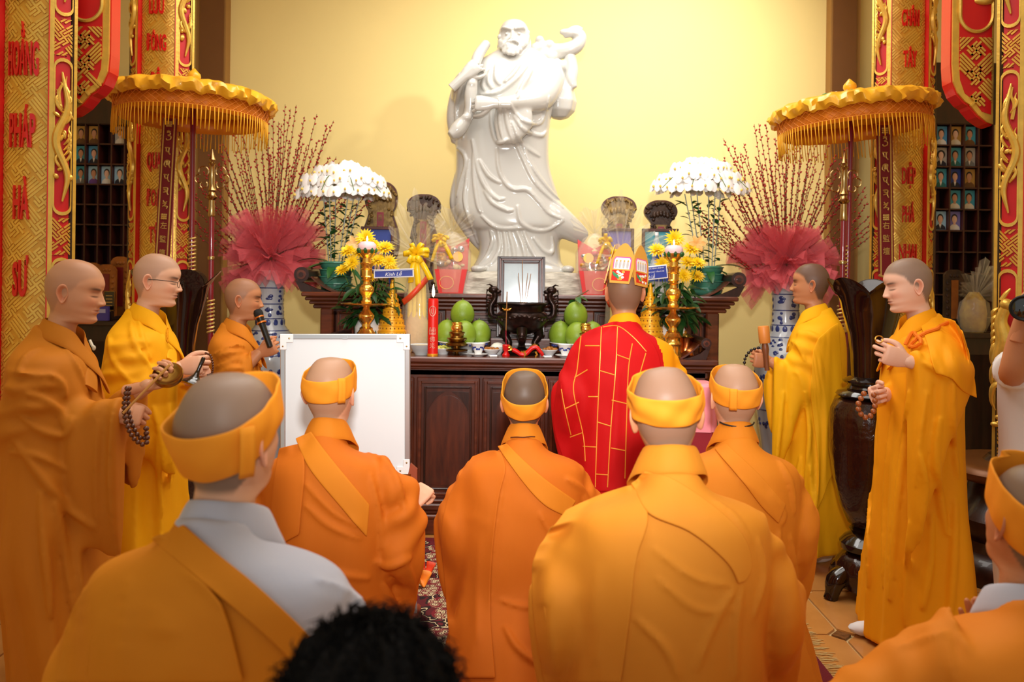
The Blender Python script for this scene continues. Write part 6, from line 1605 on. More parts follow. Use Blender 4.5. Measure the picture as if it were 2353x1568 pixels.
MB().lathe([(.06, 0), (.08, .04), (.09, .14), (.07, .24), (.03, .30)], 24, fn=lambda t, z: 1 + .1 * np.sin(5 * t + 9 * z)).build('contents', mat('gift_tan', 'b08a54', .5, col2='d8b860', vscale=20), o)
b = MB()
for k, (a, L) in enumerate(((-.5, .2), (.1, .28), (.6, .22), (-1.1, .16), (1.3, .16))): ruffle(b, (0, -.02, .26), (math.sin(a), -.3, math.cos(a)), L, .07, ph=k)
G = [np.stack([r * np.cos(np.linspace(0, 2 * PI, 28, endpoint=False)) * (1 + .08 * np.sin(9 * np.linspace(0, 2 * PI, 28, endpoint=False))), r * np.sin(np.linspace(0, 2 * PI, 28, endpoint=False)), np.full(28, z)], 1) for r, z in ((.075, .004), (.11, .10), (.095, .22), (.03, .28))]
b.grid(np.array(G), closed_u=True); b.build('cellophane_wrap', M_cel, o)
# ------------------------------------------------------------------ people
CLOTH = {}
def cloth(name, c, c2=None):
    if name not in CLOTH:
        CLOTH[name] = mat(name, c, .72, sheen=.25, col2=c2, vscale=3, bump=.45, bscale=8, stretch=(1, 1, .35), spec=.25)
    return CLOTH[name]
C_OR = cloth('orange_cloth', 'd9821e', 'cf761a'); C_OR2 = cloth('deep_orange_cloth', 'd2701a', 'c46414'); C_OCH = cloth('ochre_cloth', 'cf8118', 'c27410')
C_YE = cloth('yellow_cloth', 'f6b40e', 'f0a40c'); C_YO = cloth('amber_cloth', 'f5a60c', 'ee970c'); C_RED = cloth('red_cloth', 'c60c0e', 'b4080c')
C_NL = cloth('brown_orange_cloth', 'c67a1c', 'ba6c14'); C_GREY = cloth('grey_blue_cloth', 'b9bcc8', 'aeb2c2'); C_WH = cloth('white_cloth', 'e4e4e4'); C_LT = cloth('light_orange_cloth', 'de8e2c', 'd6851f'); C_BAND = cloth('band_orange_cloth', 'ea9526', 'e28a1c')
M_seam = mat('dark_seam', '5a2a10', .7)
STAND = [(-.128, .060, .066, -.012), (-.155, .070, .076, -.014), (-.182, .098, .090, -.016), (-.210, .148, .104, -.018), (-.240, .188, .116, -.018), (-.285, .208, .130, -.015), (-.40, .212, .145, -.010), (-.58, .205, .150, -.005), (-.72, .212, .158, 0), (-.95, .225, .17, 0), (-1.25, .24, .185, 0)]
def P_loc(root, p):
    return root.matrix_basis.inverted() @ Vector(p)
class Person:
    def __init__(s, name, label, eye, d, yaw, tone='mid', stub=.45, head=(0, 0, 0), hopt=None, ws=1.0, ds=1.0, kneel=False, hem=None, group=None, hoff=0.0):
        p = P(eye[0], eye[1], d); s.E = p.z; s.d = d
        ya = math.radians(yaw)
        s.root = empty(name, (p.x, p.y, 0), ya, label, 'person', group)
        s.root.location = (p.x - hoff * -math.sin(ya), p.y - hoff * math.cos(ya), 0); s.hoff = hoff
        s.M = Matrix.Translation(s.root.location) @ Matrix.Rotation(ya, 4, 'Z'); s.Mi = s.M.inverted()
        s.tone, s.stub, s.ho = tone, stub, hopt or {}
        s.hp = head; s.kneel = kneel; s.ws, s.ds = ws, ds; s.hem = hem
        s.skin = []; s.arms = []
        s.make_head_grid()
    def L(s, x, y, d): return np.array(s.Mi @ P(x, y, d))
    def make_head_grid(s):
        G = make_head(s.ho); r, c = G.shape[:2]; v = G.reshape(-1, 3)
        col = skin_color(v, s.tone, s.stub, s.ho)
        ears = [ear(1), ear(-1)]
        ecol = np.array(lin(SKINC[s.tone])) * np.array((1.02, .88, .85))
        yaw, pit, rol = (math.radians(a) for a in s.hp)
        R = np.array(Matrix.Rotation(yaw, 3, 'Z') @ Matrix.Rotation(-pit, 3, 'X') @ Matrix.Rotation(rol, 3, 'Y'))
        piv = np.array((0, -.02, -.11))
        def pose(q, w=None):
            w = sstep(-.19, -.115, q[:, 2])[:, None] if w is None else w
            return q * (1 - w) + ((q - piv) @ R.T + piv) * w + np.array((0, s.hoff, 0)) * sstep(-.26, -.12, q[:, 2])[:, None] + np.array((0, 0, s.E))
        b = MB(); vv = pose(v); b.loft(vv.reshape(r, c, 3)); cols = [col]
        s.pose = lambda q: np.array(pose(np.atleast_2d(np.array(q, float)), 1.0))[0]
        s.head_mb = MB(); s.head_mb.loft(vv.reshape(r, c, 3))
        for e in ears:
            q = e.reshape(-1, 3); b.loft(pose(q, 1.0).reshape(e.shape)); k = np.tile(ecol, (len(q), 1)); rr, cc = e.shape[:2]
            k = k.reshape(rr, cc, 3); k[5:] *= np.array((.86, .74, .70)); cols.append(k.reshape(-1, 3))
        s.body = b; s.cols = cols
    def arm(s, side, wrist, elbow, r=(.036, .034, .026)):
        """skin arm inside the sleeve; side +1 right"""
        S = np.array((side * .150 * s.ws, -.01, s.E - .275))
        b = MB(); b.capsule([S * .6 + elbow * .4, (S + elbow) / 2, elbow, (np.array(elbow) * .5 + np.array(wrist) * .5), wrist], [r[0], r[0] * .92, r[1], r[1] * .9, r[2]], 12, smooth=16)
        s.body.add(b.v, b.f); s.cols.append(np.tile(np.array(lin(SKINC[s.tone])), (b.n, 1)))
        return S
    def hand(s, side, wrist_w, fdir, palm, curls, thumb=(.5, .3, .4), key=None, scale=1.0):
        """hand in world space; side +1 right"""
        me = hand_mesh(curls, thumb, key=key)
        M = s.Mi @ frame(wrist_w, fdir, palm, side < 0) @ Matrix.Scale(scale, 4)
        vs = [M @ v.co for v in me.vertices]; fs = [tuple(p.vertices) for p in me.polygons]
        if side < 0: fs = [f[::-1] for f in fs]
        s.body.add(vs, fs); k = np.tile(np.array(lin(SKINC[s.tone])) * np.array((1, .94, .92)), (len(vs), 1)); s.cols.append(k)
    def finish_body(s):
        o = s.body.build('body', M_skin, s.root, sharp=None)
        c = np.concatenate(s.cols); at = o.data.color_attributes.new('Col', 'FLOAT_COLOR', 'POINT')
        at.data.foreach_set('color', np.concatenate([c, np.ones((len(c), 1))], 1).ravel())
    def torso(s, b, prof=None, seed=0, amp=1.0, floor_z=.02, K=15):
        rows = [list(r) for r in (prof or STAND)]; E = s.E
        hem = s.hem or ((.29, .24, 0) if not s.kneel else (.31, .30, -.06))
        rows = [r for r in rows if E + r[0] > .30]
        last = rows[-1]
        R = [(E + z, w * s.ws, dd * s.ds, yc) for z, w, dd, yc in rows]
        z0 = R[-1][0]; hz = floor_z
        for k in (.35, .7, 1.0):
            z = z0 + (hz - z0) * k; f = k ** .8
            R.append((z, R[len(rows) - 1][1] * (1 - f) + hem[0] * f, R[len(rows) - 1][2] * (1 - f) + hem[1] * f, R[len(rows) - 1][3] * (1 - f) + hem[2] * f))
        n = 120; R = crs(R, n); N = 128; th = np.linspace(0, 2 * PI, N, endpoint=False); G = []
        for z, w_, dd, yc in R:
            rel = z - E; f = sstep(-.45, -1.1 if not s.kneel else -.9, rel)
            f = float(np.clip((-.40 - rel) / .6, 0, 1))
            u = th / (2 * PI) * K; nz = vnoise(u + .6 * vnoise(u * 0 + 3, np.full(N, z * 1.3 + seed)), np.full(N, z * .75 + seed * 3.7), K)
            rid = (1 - np.abs(nz)) ** 2
            fold = amp * (.042 * f * (rid - .4) + .012 * f * vnoise(u * 2, np.full(N, z * 1.1 + seed), 2 * K))
            fold = fold + amp * .006 * (1 - f) * vnoise(u + z * 6, np.full(N, z * 9 + seed), K) * sstep(-.18, -.3, rel)
            cx = np.cos(th); sx = np.sin(th)
            x = (w_ + fold) * np.sign(cx) * np.abs(cx) ** .9; y = yc + (dd + fold) * np.sign(sx) * np.abs(sx) ** .9
            dz = -.055 * (sx + 1) / 2 * sstep(-.26, -.13, rel)
            G.append(np.stack([x, y, z + dz], 1))
        b.loft(np.array(G))
    def sleeve(s, b, pts, seed=0, N=40, wr=.006):
        """pts: (point, up, down, half width); ring hangs below the arm line"""
        pp = np.array([p[0] for p in pts], float); ex = np.array([p[1:] for p in pts], float); n = 46
        c = crs(pp, n); e = crs(ex, n); t = np.gradient(c, axis=0); t /= np.linalg.norm(t, axis=1)[:, None]
        th = np.linspace(0, 2 * PI, N, endpoint=False); G = []
        V = np.array((0, 1.0, 0)) if abs(t[0][2]) > .6 else np.array((0, 0, 1.0))
        for i in range(n):
            tz = t[i]; zv = np.array((0, 0, 1.0)); horiz = math.sqrt(max(0, 1 - tz[2] ** 2))
            V0 = V - tz * np.dot(V, tz); V0 /= np.linalg.norm(V0)
            k = sstep(.35, .85, horiz); Vt = V0 * (1 - k) + zv * k; Vt /= np.linalg.norm(Vt); V = V0
            U = np.cross(t[i], Vt); U /= np.linalg.norm(U) + 1e-9
            up, dn, wd = e[i]; kk = sstep(.10, .22, dn); Wd = Vt * (1 - kk) + zv * kk; Wd /= np.linalg.norm(Wd)
            f = wr * (np.sin(i * 1.15 + 2 * np.sin(th + seed)) + .7 * np.sin(i * .7 - 3 * th + seed * 2)) * (1 if dn < .2 else .6)
            low = np.clip(-np.sin(th), 0, 1) * (dn > .15)
            f2 = .010 * low * np.sin(i * .55 + seed) + .006 * low * np.sin(i * 1.2 + 2 * seed)
            sn = np.sin(th); G.append(c[i] + np.outer(np.cos(th) * wd + f * np.cos(th) + f2, U) + np.outer(np.clip(sn, 0, 1) * (up + f), Vt) + np.outer(np.clip(sn, -1, 0) * (dn + f), Wd))
        b.loft(np.array(G))
    def ray(s, bv, x, y):
        o = s.Mi @ CAMP; dv = s.Mi.to_3x3() @ pdir(x, y)
        h = bv.ray_cast(o, dv); return (np.array(h[0]), np.array(h[1])) if h[0] is not None else (None, None)
    def robe(s, b, mats, ridges=(), voxel=.0100, smooth=3, split=None, name='robe', fine=None):
        me = remesh(b, voxel, smooth, .5)
        if ridges:
            bv = bvh_of(me); b2 = me_to_mb(me); nn = 0
            for rd in ridges:
                line, r = rd[0], rd[1]; pts = crs(line, max(10, len(line) * 7)); out = []
                for x, y in pts:
                    p, nrm = s.ray(bv, x, y)
                    if p is not None: out.append(p + nrm * r * .12)
                if len(out) < 5: continue
                out = np.array(out)
                for _ in range(2): out[1:-1] = (out[:-2] + 2 * out[1:-1] + out[2:]) / 4
                b2.tube(out, r * np.sin(PI * np.linspace(.06, .94, len(out))) ** .5, 8)
            me = remesh(b2, fine or voxel * .75, 2, .5)
        ms = mats if isinstance(mats, (list, tuple)) else [mats]
        for m in ms: me.materials.append(m)
        if split:
            cam_l = s.Mi @ CAMP; idx = []
            for p in me.polygons:
                w = s.M @ p.center; idx.append(1 if split(*proj(w)) else 0)
            me.polygons.foreach_set('material_index', idx)
        s.robe_me = me; s.bv = bvh_of(me)
        return link(name, me, s.root)
    def patch(s, rows, m, name, n=40, mm=16, off=.006, th=.006, bv=None, label=None):
        """layer of cloth laid on the robe between image polylines"""
        bv = bv or s.bv; R = np.array([resample(crs(r, 40), n) for r in rows]); rr = cr(R.reshape(len(rows), -1), np.linspace(0, len(rows) - 1, mm)).reshape(mm, n, 2)
        o = s.Mi @ CAMP; T = np.full((mm, n), np.nan); dirs = np.zeros((mm, n, 3))
        for i in range(mm):
            for j in range(n):
                dv = s.Mi.to_3x3() @ pdir(*rr[i, j]); dirs[i, j] = dv; h = bv.ray_cast(o, dv)
                if h[0] is not None: T[i, j] = h[3]
        med = np.nanmedian(T)
        for _ in range(60):
            bad = np.isnan(T)
            if not bad.any(): break
            Tp = np.pad(T, 1, mode='edge'); st = np.stack([Tp[:-2, 1:-1], Tp[2:, 1:-1], Tp[1:-1, :-2], Tp[1:-1, 2:]])
            with np.errstate(all='ignore'):
                import warnings; warnings.simplefilter('ignore'); nb = np.nanmean(st, axis=0)
            T = np.where(bad, nb, T)
        for _ in range(4):
            Tp = np.pad(T, 1, mode='edge'); av = (Tp[:-2, 1:-1] + Tp[2:, 1:-1] + Tp[1:-1, :-2] + Tp[1:-1, 2:]) / 4; T = np.minimum(T, .5 * T + .5 * av)
        T = T - off - th; G = np.array(o)[None, None] + dirs * T[..., None]
        me = MB().grid(G).mesh(name, m)
        # make sure the outside faces the camera, then give it thickness inward
        nrm = np.array(me.polygons[len(me.polygons) // 2].normal); c = np.array(me.polygons[len(me.polygons) // 2].center)
        if np.dot(nrm, np.array(o) - c) < 0: me.flip_normals()
        me = eval_mods(me, [('SOLIDIFY', dict(thickness=th, offset=-1.0)), ('SUBSURF', dict(levels=1))])
        me.polygons.foreach_set('use_smooth', [True] * len(me.polygons))
        ob = link(name, me, s.root)
        if label: ob['label'] = label
        return ob
    def cord(s, line, r, m, name, off=.0, bv=None):
        out = []
        for x, y in crs(line, max(8, len(line) * 6)):
            p, nrm = s.ray(bv or s.bv, x, y)
            if p is not None: out.append(p + nrm * off)
        if len(out) > 3: return MB().tube(out, r, 6).build(name, m, s.root)
    def collar(s, m, w=.034, side=1, lo=-.36, name='collar', up=0.0, front=True, k=1.0):
        E = s.E; h = s.hoff * .7
        pts = [(-side * .07, .135, lo), (side * -.02, .118, -.30), (side * .035, .085 + h * .3, -.24), (side * .068 * k, .035 + h, -.185 + up * .5), (side * .066 * k, -.025 + h, -.155 + up), (side * .035 * k, -.070 + h, -.142 + up), (0, -.081 + h, -.138 + up), (-side * .035 * k, -.070 + h, -.142 + up), (-side * .066 * k, -.025 + h, -.155 + up), (-side * .068 * k, .035 + h, -.185 + up * .5), (-side * .035, .092 + h * .3, -.24), (side * .02, .128, -.30), (side * .08, .142, lo - .02)]
        c = crs(pts, 70); t = np.gradient(c, axis=0); t /= np.linalg.norm(t, axis=1)[:, None]; th = np.linspace(0, 2 * PI, 16, endpoint=False); G = []
        for i in range(70):
            rad = np.array((c[i][0], c[i][1] - (-.01 + h * .5), 0)); rad /= np.linalg.norm(rad) + 1e-9
            wv = np.array((0, 0, 1.0)) - rad * .42; wv -= t[i] * np.dot(wv, t[i]); wv /= np.linalg.norm(wv); nv = np.cross(t[i], wv)
            G.append(c[i] + np.array((0, 0, E)) + np.outer(np.cos(th) * w, wv) + np.outer(np.sin(th) * .0065, nv))
        b = MB(); b.loft(np.array(G)); o = b.build(name, m, s.root); return o
    def headband(s, m, zb=(.052, -.022), zf=(.088, .012), off=.004, flare=.004, knot=None, roll=0.0, label=None, wav=.0015, seed=0):
        """band round the head: (top, bottom) heights at back and front in head space"""
        bv = bvh_of(s.head_mb.mesh('tmp', None)); n = 72; mm = 9; G = []
        for j in range(mm):
            t = j / (mm - 1); row = []
            for i in range(n):
                a = 2 * PI * i / n; fr = (1 + math.cos(a)) / 2
                top = zb[0] * (1 - fr) + zf[0] * fr; bot = zb[1] * (1 - fr) + zf[1] * fr
                z = bot + (top - bot) * t + roll * math.sin(a)
                dv = np.array((math.sin(a), math.cos(a), 0)); p0 = s.pose((0, 0, z)); p1 = s.pose(dv * .3 + np.array((0, 0, z)))
                dd = Vector(p1 - p0).normalized(); h = bv.ray_cast(Vector(p1), -dd)
                q = np.array(h[0]) if h[0] is not None else p0 + np.array(dd) * .07
                # keep at least the head's widest girth so the band hangs straight
                row.append(q + np.array(dd) * (off + flare * t + wav * math.sin(9 * a + 5 * t + seed) + wav * math.sin(4 * a - 7 * t + 2 * seed)))
            G.append(row)
        G = np.array(G); cen = G.mean(axis=(0, 1))
        rad = np.linalg.norm(G[:, :, :2] - cen[:2], axis=2)
        for j in range(mm):   # relax: upper rows do not fall below 97 % of the row beneath
            if j: 
                k = np.maximum(rad[j], rad[j - 1] * .985) / rad[j]; G[j, :, :2] = cen[:2] + (G[j, :, :2] - cen[:2]) * k[:, None]; rad[j] *= k
        me = MB().grid(G, closed_u=True).mesh('headband', m)
        me = eval_mods(me, [('SOLIDIFY', dict(thickness=.0045, offset=1.0)), ('SUBSURF', dict(levels=1))]); me.polygons.foreach_set('use_smooth', [True] * len(me.polygons))
        o = link('headband', me, s.root)
        if label: o['label'] = label
        if knot is not None:
            a = math.radians(knot); dv = np.array((math.sin(a), math.cos(a), 0)); fr = (1 + math.cos(a)) / 2
            zt = zb[0] * (1 - fr) + zf[0] * fr; zl = zb[1] * (1 - fr) + zf[1] * fr; th = np.array((math.cos(a), -math.sin(a), 0)); G2 = []
            for z in np.linspace(zl - .003, zt + .003, 8):
                p0 = s.pose((0, 0, z)); p1 = s.pose(dv * .3 + np.array((0, 0, z))); dd = Vector(p1 - p0).normalized(); h = bv.ray_cast(Vector(p1), -dd)
                q = np.array(h[0]) if h[0] is not None else p0 + np.array(dd) * .07
                tt = s.pose(th + np.array((0, 0, z))) - s.pose((0, 0, z))
                G2.append([q + np.array(dd) * (off + flare + .010 + .001 * math.sin(u * 300) - abs(u) * .02) + tt * u for u in np.linspace(-.013, .013, 5)])
            me = eval_mods(MB().grid(np.array(G2)).mesh('overlap', m), [('SOLIDIFY', dict(thickness=.005, offset=0))]); link('band_overlap', me, o)
        return o
def proj(w):
    v = Vector(w) - CAMP; dd = v.y
    return CX + F * (v.dot(RIGHT)) / dd, CY - F * (v.dot(UP)) / dd
def left_of(line):
    """True where an image point lies left of / below a polyline given from top to bottom"""
    L = np.array(line, float)
    def f(x, y): return x < np.interp(y, L[:, 1], L[:, 0])
    return f
def arms_prayer(s, b, w=.235, drop=.26, wz=-.43, wy=.27, el=(.03, -.50), seed=0, sides=(1, -1)):
    for sd in sides:
        E = s.E; S = np.array((sd * .150 * s.ws, -.01, E - .275)); El = np.array((sd * w * s.ws, el[0], E + el[1])); W = np.array((sd * .035, wy, E + wz))
        s.arm(sd, W, El)
        s.sleeve(b, [(S, .06, .06, .06), ((S * .5 + El * .5) + np.array((sd * .006, -.01, 0)), .07, .07, .068), (El, .065, .30, .062), (El * .5 + W * .5, .06, drop + .06, .055), (W, .045, drop + .10, .045)], seed + sd)
# ------------------------------------------------------------------ the standing people
def V(*a): return np.array(a, float)
# NL: nearest standing at the left, striking a small hand bell
p = Person('person', 'standing person in brown orange robe holding a small brass bell, far left', (160, 664), 2.88, -79, 'mid', .28, (2, 10, 0), {'jowl': .003}, 1.02, 1.0, hem=(.215, .17, .07), hoff=.035)
NL = p; b = MB(); p.torso(b, seed=1)
rw = p.L(292, 950, 2.78); re = p.L(95, 985, 2.76); lw = p.L(338, 888, 2.86); le = p.L(205, 985, 3.02)
S = p.arm(1, rw, re); p.sleeve(b, [(S, .08, .08, .085), (S * .45 + re * .55 + V(.01, -.01, 0), .09, .11, .09), (re, .085, .20, .085), (re * .5 + rw * .5, .07, .42, .062), (rw - (rw - re) * .06, .06, .53, .048)], 1, wr=.010)
S = p.arm(-1, lw, le); p.sleeve(b, [(S, .075, .075, .075), (S * .5 + le * .5, .08, .09, .08), (le, .07, .16, .07), (le * .5 + lw * .5, .055, .28, .05), (lw - (lw - le) * .12, .045, .36, .04)], 3)
p.hand(1, p.M @ Vector(rw) - Vector((.045, 0, .0)), (1, .05, -.1), (0, .8, -.5), FIST, (.5, .5, .5), 'fist')
p.hand(-1, p.M @ Vector(lw), (.92, -.15, .22), (-.1, -.35, .9), HOLD, (.2, .5, .3), 'hold')
p.robe(b, C_NL, ridges=[([(36, 1015), (90, 1087), (150, 1160), (218, 1215)], .016), ([(60, 905), (100, 918), (140, 950), (150, 985)], .016), ([(48, 955), (95, 990), (150, 1000), (165, 960)], .014), ([(20, 1040), (80, 1045), (150, 1080)], .012), ([(94, 1130), (104, 1260), (118, 1420)], .016), ([(125, 1150), (150, 1280), (175, 1420)], .018), ([(225, 965), (220, 1090), (224, 1250)], .008), ([(256, 960), (252, 1100), (262, 1250)], .008), ([(40, 860), (60, 820), (95, 800)], .012), ([(110, 860), (140, 880), (150, 915)], .013), ([(150, 800), (180, 850), (200, 905)], .010)])
p.collar(C_NL, side=-1); p.finish_body()
MB().ell(tuple(p.L(216, 800, 2.72)), (.006, .006, .009), 10, 6).tube([p.L(214, 798, 2.72), p.L(210, 790, 2.73), p.L(207, 783, 2.74)], .005, 6).build('collar_toggle', mat('toggle', 'cfc2a8', .5), p.root)
bw = p.M @ Vector(lw) + Vector((.088, -.025, .042))
o = empty('hand_bell', bw, 0, 'small brass bowl bell resting in the hand of the far left person', 'bell'); o.rotation_euler = (.75, .25, 0)
MB().lathe([(.012, -.024), (.038, -.022), (.050, -.006), (.052, .014), (.049, .018), (.044, .012), (.03, .009), (.004, .008)], 30).build('bowl', M_brassd, o)
q0, q1 = P(283, 950, 2.68), P(391, 838, 2.70)
MB().tube([q0, q1], [.0042, .0048], 8).build('striker', mat('pale_stick', 'c8914a', .5), None, label='thin wooden striking stick held over the brass bowl bell', cat='stick')
def beads(line, r, m, label, double=0.0, parent=None):
    """string of beads through world points"""
    c = resample(crs(line, 90), max(6, int(np.linalg.norm(np.diff(crs(line, 90), axis=0), axis=1).sum() / (r * 1.75))))
    o = empty('prayer_beads', c[0], 0, label, 'beads'); bm = MB().ell((0, 0, 0), (r, r, r), 10, 8).mesh('bead', m)
    for q in c: link('bead', bm, o, tuple(q - c[0]))
    MB().tube([x - c[0] for x in c], r * .25, 5).build('cord', M_hair, o)
    return o
M_bead = mat('bead_wood', '5a2c16', .3, coat=.3); M_beadl = mat('bead_light', '9a5228', .3, coat=.3)
beads([P(292, 893, 2.70), P(285, 930, 2.69), P(289, 968, 2.69), P(305, 1005, 2.69), P(328, 1022, 2.70), P(339, 1012, 2.71), P(335, 985, 2.72)], .0085, M_bead, 'dark wooden prayer beads hanging from the wrist of the far left person')
beads([P(297, 893, 2.72), P(294, 930, 2.71), P(300, 965, 2.71), P(316, 1000, 2.71), P(332, 1008, 2.72), P(337, 985, 2.73)], .0085, M_bead, 'inner loop of dark wooden prayer beads, far left person') 

# YL: second standing person at the left, bright yellow robe and glasses
p = Person('person', 'standing person in bright yellow robe with thin rimmed glasses, left', (353, 640), 3.46, -84, 'fair', .45, (4, 8, 0), {}, 1.0, 1.0, hem=(.29, .22, 0), hoff=.03)
b = MB(); p.torso(b, seed=4)
rw = p.L(412, 845, 3.3); re = p.L(298, 905, 3.25); lw = p.L(450, 862, 3.44); le = p.L(372, 912, 3.65)
S = p.arm(1, rw, re); p.sleeve(b, [(S, .08, .08, .085), (S * .45 + re * .55, .09, .10, .09), (re, .075, .18, .08), (re * .5 + rw * .5, .055, .36, .055), (rw - (rw - re) * .05, .045, .46, .045)], 5, wr=.008)
S = p.arm(-1, lw, le); p.sleeve(b, [(S, .075, .075, .075), (S * .5 + le * .5, .08, .09, .08), (le, .07, .16, .07), (le * .5 + lw * .5, .055, .28, .05), (lw - (lw - le) * .2, .045, .4, .04)], 6)
p.hand(1, p.M @ Vector(rw), (.97, -.02, .16), (.05, .95, -.2), HOLD, (.3, .4, .3), 'hold2')
p.hand(-1, p.M @ Vector(lw) + Vector((.012, -.03, -.005)), (.75, -.45, .05), (-.5, -.75, .1), FIST, (.4, .5, .5), 'fist2')
p.robe(b, C_YE, ridges=[([(300, 740), (312, 800), (350, 850)], .014), ([(318, 730), (330, 790), (348, 830)], .010), ([(250, 770), (262, 830), (300, 880)], .012), ([(370, 760), (390, 800), (420, 815)], .008), ([(352, 935), (372, 1010), (378, 1080)], .014), ([(390, 930), (392, 1020), (388, 1120)], .012), ([(362, 1000), (366, 1100), (372, 1190)], .012)])
p.collar(C_YE, side=-1)
p.finish_body()
b = MB()
for sd in (-1, 1):
    c = p.pose((sd * .033, .101, -.004)); b.tube([p.pose((sd * .033 + .0215 * math.cos(a), .103 - .004 * abs(math.cos(a)), -.006 + .0155 * math.sin(a))) for a in np.linspace(0, 2 * PI, 21)], .0011, 6)
    b.tube([p.pose((sd * .054, .098, .0)), p.pose((sd * .070, .075, .002)), p.pose((sd * .079, .02, .0)), p.pose((sd * .078, -.015, -.004))], .0016, 6)
b.tube([p.pose((-.012, .104, -.002)), p.pose((0, .110, .0)), p.pose((.012, .104, -.002))], .0011, 6)
b.build('glasses', mat('glasses_wire', '2a2422', .3, .6), p.root)
b = MB(); c = p.L(384, 764, 3.18)
for k in range(5): b.tube([c + V(0, 0, .0) + V(.012 * math.cos(a + k), 0, .02 * math.sin(a) - .006 * k) for a in np.linspace(0, 2 * PI, 9)], .0022, 5)
b.build('collar_knot', C_YO, p.root)
x = P(448, 868, 3.26); o = empty('small_gong', x, 0, 'small black handled gong held by the person in bright yellow robe', 'gong'); o.rotation_euler = (-.3, .3, 0)
MB().lathe([(.008, .03), (.012, .01), (.03, -.01), (.048, -.022), (.052, -.03), (.045, -.032), (.01, -.02)], 26).build('bowl', M_black, o)
MB().lathe([(.006, .09), (.009, .085), (.008, .05), (.007, .02)], 12).build('handle', M_black, o)
beads([P(473, 812, 3.3), P(484, 818, 3.3), P(489, 838, 3.3), P(487, 858, 3.31), P(478, 862, 3.32)], .0055, M_bead, 'dark bead bracelet on the hand of the person in bright yellow robe')

# MIC: person at the left back speaking into a microphone
p = Person('person', 'standing person in orange robe speaking into a black microphone, left of the altar', (556, 686), 4.34, -80, 'tan', .45, (3, 4, 0), {}, .98, .95, hem=(.27, .2, 0), hoff=.03)
b = MB(); p.torso(b, seed=8)
rw = p.L(596, 812, 4.19); re = p.L(545, 868, 4.16); lw = p.L(590, 880, 4.33); le = p.L(560, 890, 4.5)
S = p.arm(1, rw, re); p.sleeve(b, [(S, .075, .075, .08), (S * .5 + re * .5, .082, .085, .08), (re, .06, .12, .07), (re * .5 + rw * .5, .05, .15, .05), (rw - (rw - re) * .25, .045, .2, .045)], 2, wr=.008)
S = p.arm(-1, lw, le); p.sleeve(b, [(S, .07, .07, .07), (le, .07, .1, .07), (lw, .05, .2, .05)], 6)
p.hand(1, p.M @ Vector(rw), (.8, -.1, .35), (-.05, .9, .1), FIST, (.5, .5, .5), 'fist')
p.robe(b, C_OR); p.collar(C_OR, side=-1); p.finish_body()
m0, m1 = np.array(P(592, 716, 4.19)), np.array(P(618, 790, 4.16)); d_ = Vector(m1 - m0); qd = d_.to_track_quat('Z', 'Y').to_euler(); L_ = d_.length
o = empty('microphone', m0, 0, 'black handheld microphone with an orange ring held near the mouth', 'microphone'); o.rotation_euler = qd
MB().lathe([(.004, -.012), (.018, -.008), (.024, .004), (.025, .018), (.022, .03)], 20).build('head', mat('mic_mesh', '1c1a1a', .5, .4, bump=.6, bscale=300), o)
MB().lathe([(.0225, .03), (.0235, .034), (.0225, .038)], 20).build('ring', mat('mic_ring', 'd8742a', .3, .5), o)
MB().lathe([(.021, .038), (.019, .06), (.0245, .063), (.0245, .070), (.018, .073), (.0165, .10), (.015, L_ + .02), (.004, L_ + .024)], 20).build('handle', mat('mic_body', '141313', .3, coat=.3), o)
MB().lathe([(.025, .0625), (.026, .0665), (.025, .0705)], 20).build('ring', MATS['mic_ring'], o)

# RF: standing person at the right back, seen from behind
p = Person('person', 'standing person in yellow robe seen from behind, right of the altar', (1862, 652), 4.38, 66, 'tan', .85, (0, 0, 0), {'hair': (72, 58, 50)}, 1.06, 1.05, hem=(.25, .19, 0), hoff=.03)
b = MB(); p.torso(b, seed=11, floor_z=.10)
lw = p.L(1772, 832, 4.24); le = p.L(1832, 875, 4.21); rw = p.L(1785, 850, 4.5); re = p.L(1790, 880, 4.6)
S = p.arm(-1, lw, le); p.sleeve(b, [(S, .08, .08, .085), (S * .5 + le * .5, .09, .11, .09), (le, .075, .22, .075), (le * .5 + lw * .5, .055, .5, .055), (lw - (lw - le) * .08, .045, .62, .045)], 2, wr=.009)
S = p.arm(1, rw, re); p.sleeve(b, [(S, .07, .07, .07), (re, .07, .2, .07), (rw, .05, .4, .05)], 6)
p.hand(-1, p.M @ Vector(lw), (-.85, -.1, .1), (.1, .95, 0), FIST, (.5, .5, .5), 'fist')
p.robe(b, C_YE, ridges=[([(1800, 900), (1790, 1000), (1782, 1100)], .014), ([(1850, 900), (1860, 1000), (1850, 1120)], .014), ([(1880, 950), (1876, 1100), (1868, 1230)], .016), ([(1905, 760), (1900, 900), (1895, 1100)], .012), ([(1840, 1050), (1828, 1130), (1825, 1220)], .014), ([(1790, 780), (1830, 790), (1850, 830)], .012)])
p.patch([[(1928, 740), (1900, 760), (1870, 800), (1862, 900)], [(1936, 900), (1910, 950), (1890, 1000), (1880, 1060)], [(1922, 1080), (1905, 1110), (1890, 1150), (1880, 1170)]], C_YE, 'robe_drape')
p.collar(C_YE, side=1); p.finish_body()
x = P(1758, 795, 4.12); o = empty('wooden_mallet', x, 0, 'wooden mallet with fat orange cylinder head held upright in a hand', 'mallet'); o.rotation_euler = (0, -.1, 0)
MB().lathe([(.004, .012), (.026, .014), (.029, .02), (.029, .098), (.026, .104), (.004, .106)], 22).build('head', mat('mallet_wood', 'd8863a', .45), o)
MB().lathe([(.013, -.13), (.014, -.05), (.019, -.02), (.017, .0), (.014, .014)], 16).build('handle', mat('mallet_handle', '7a4526', .4), o)
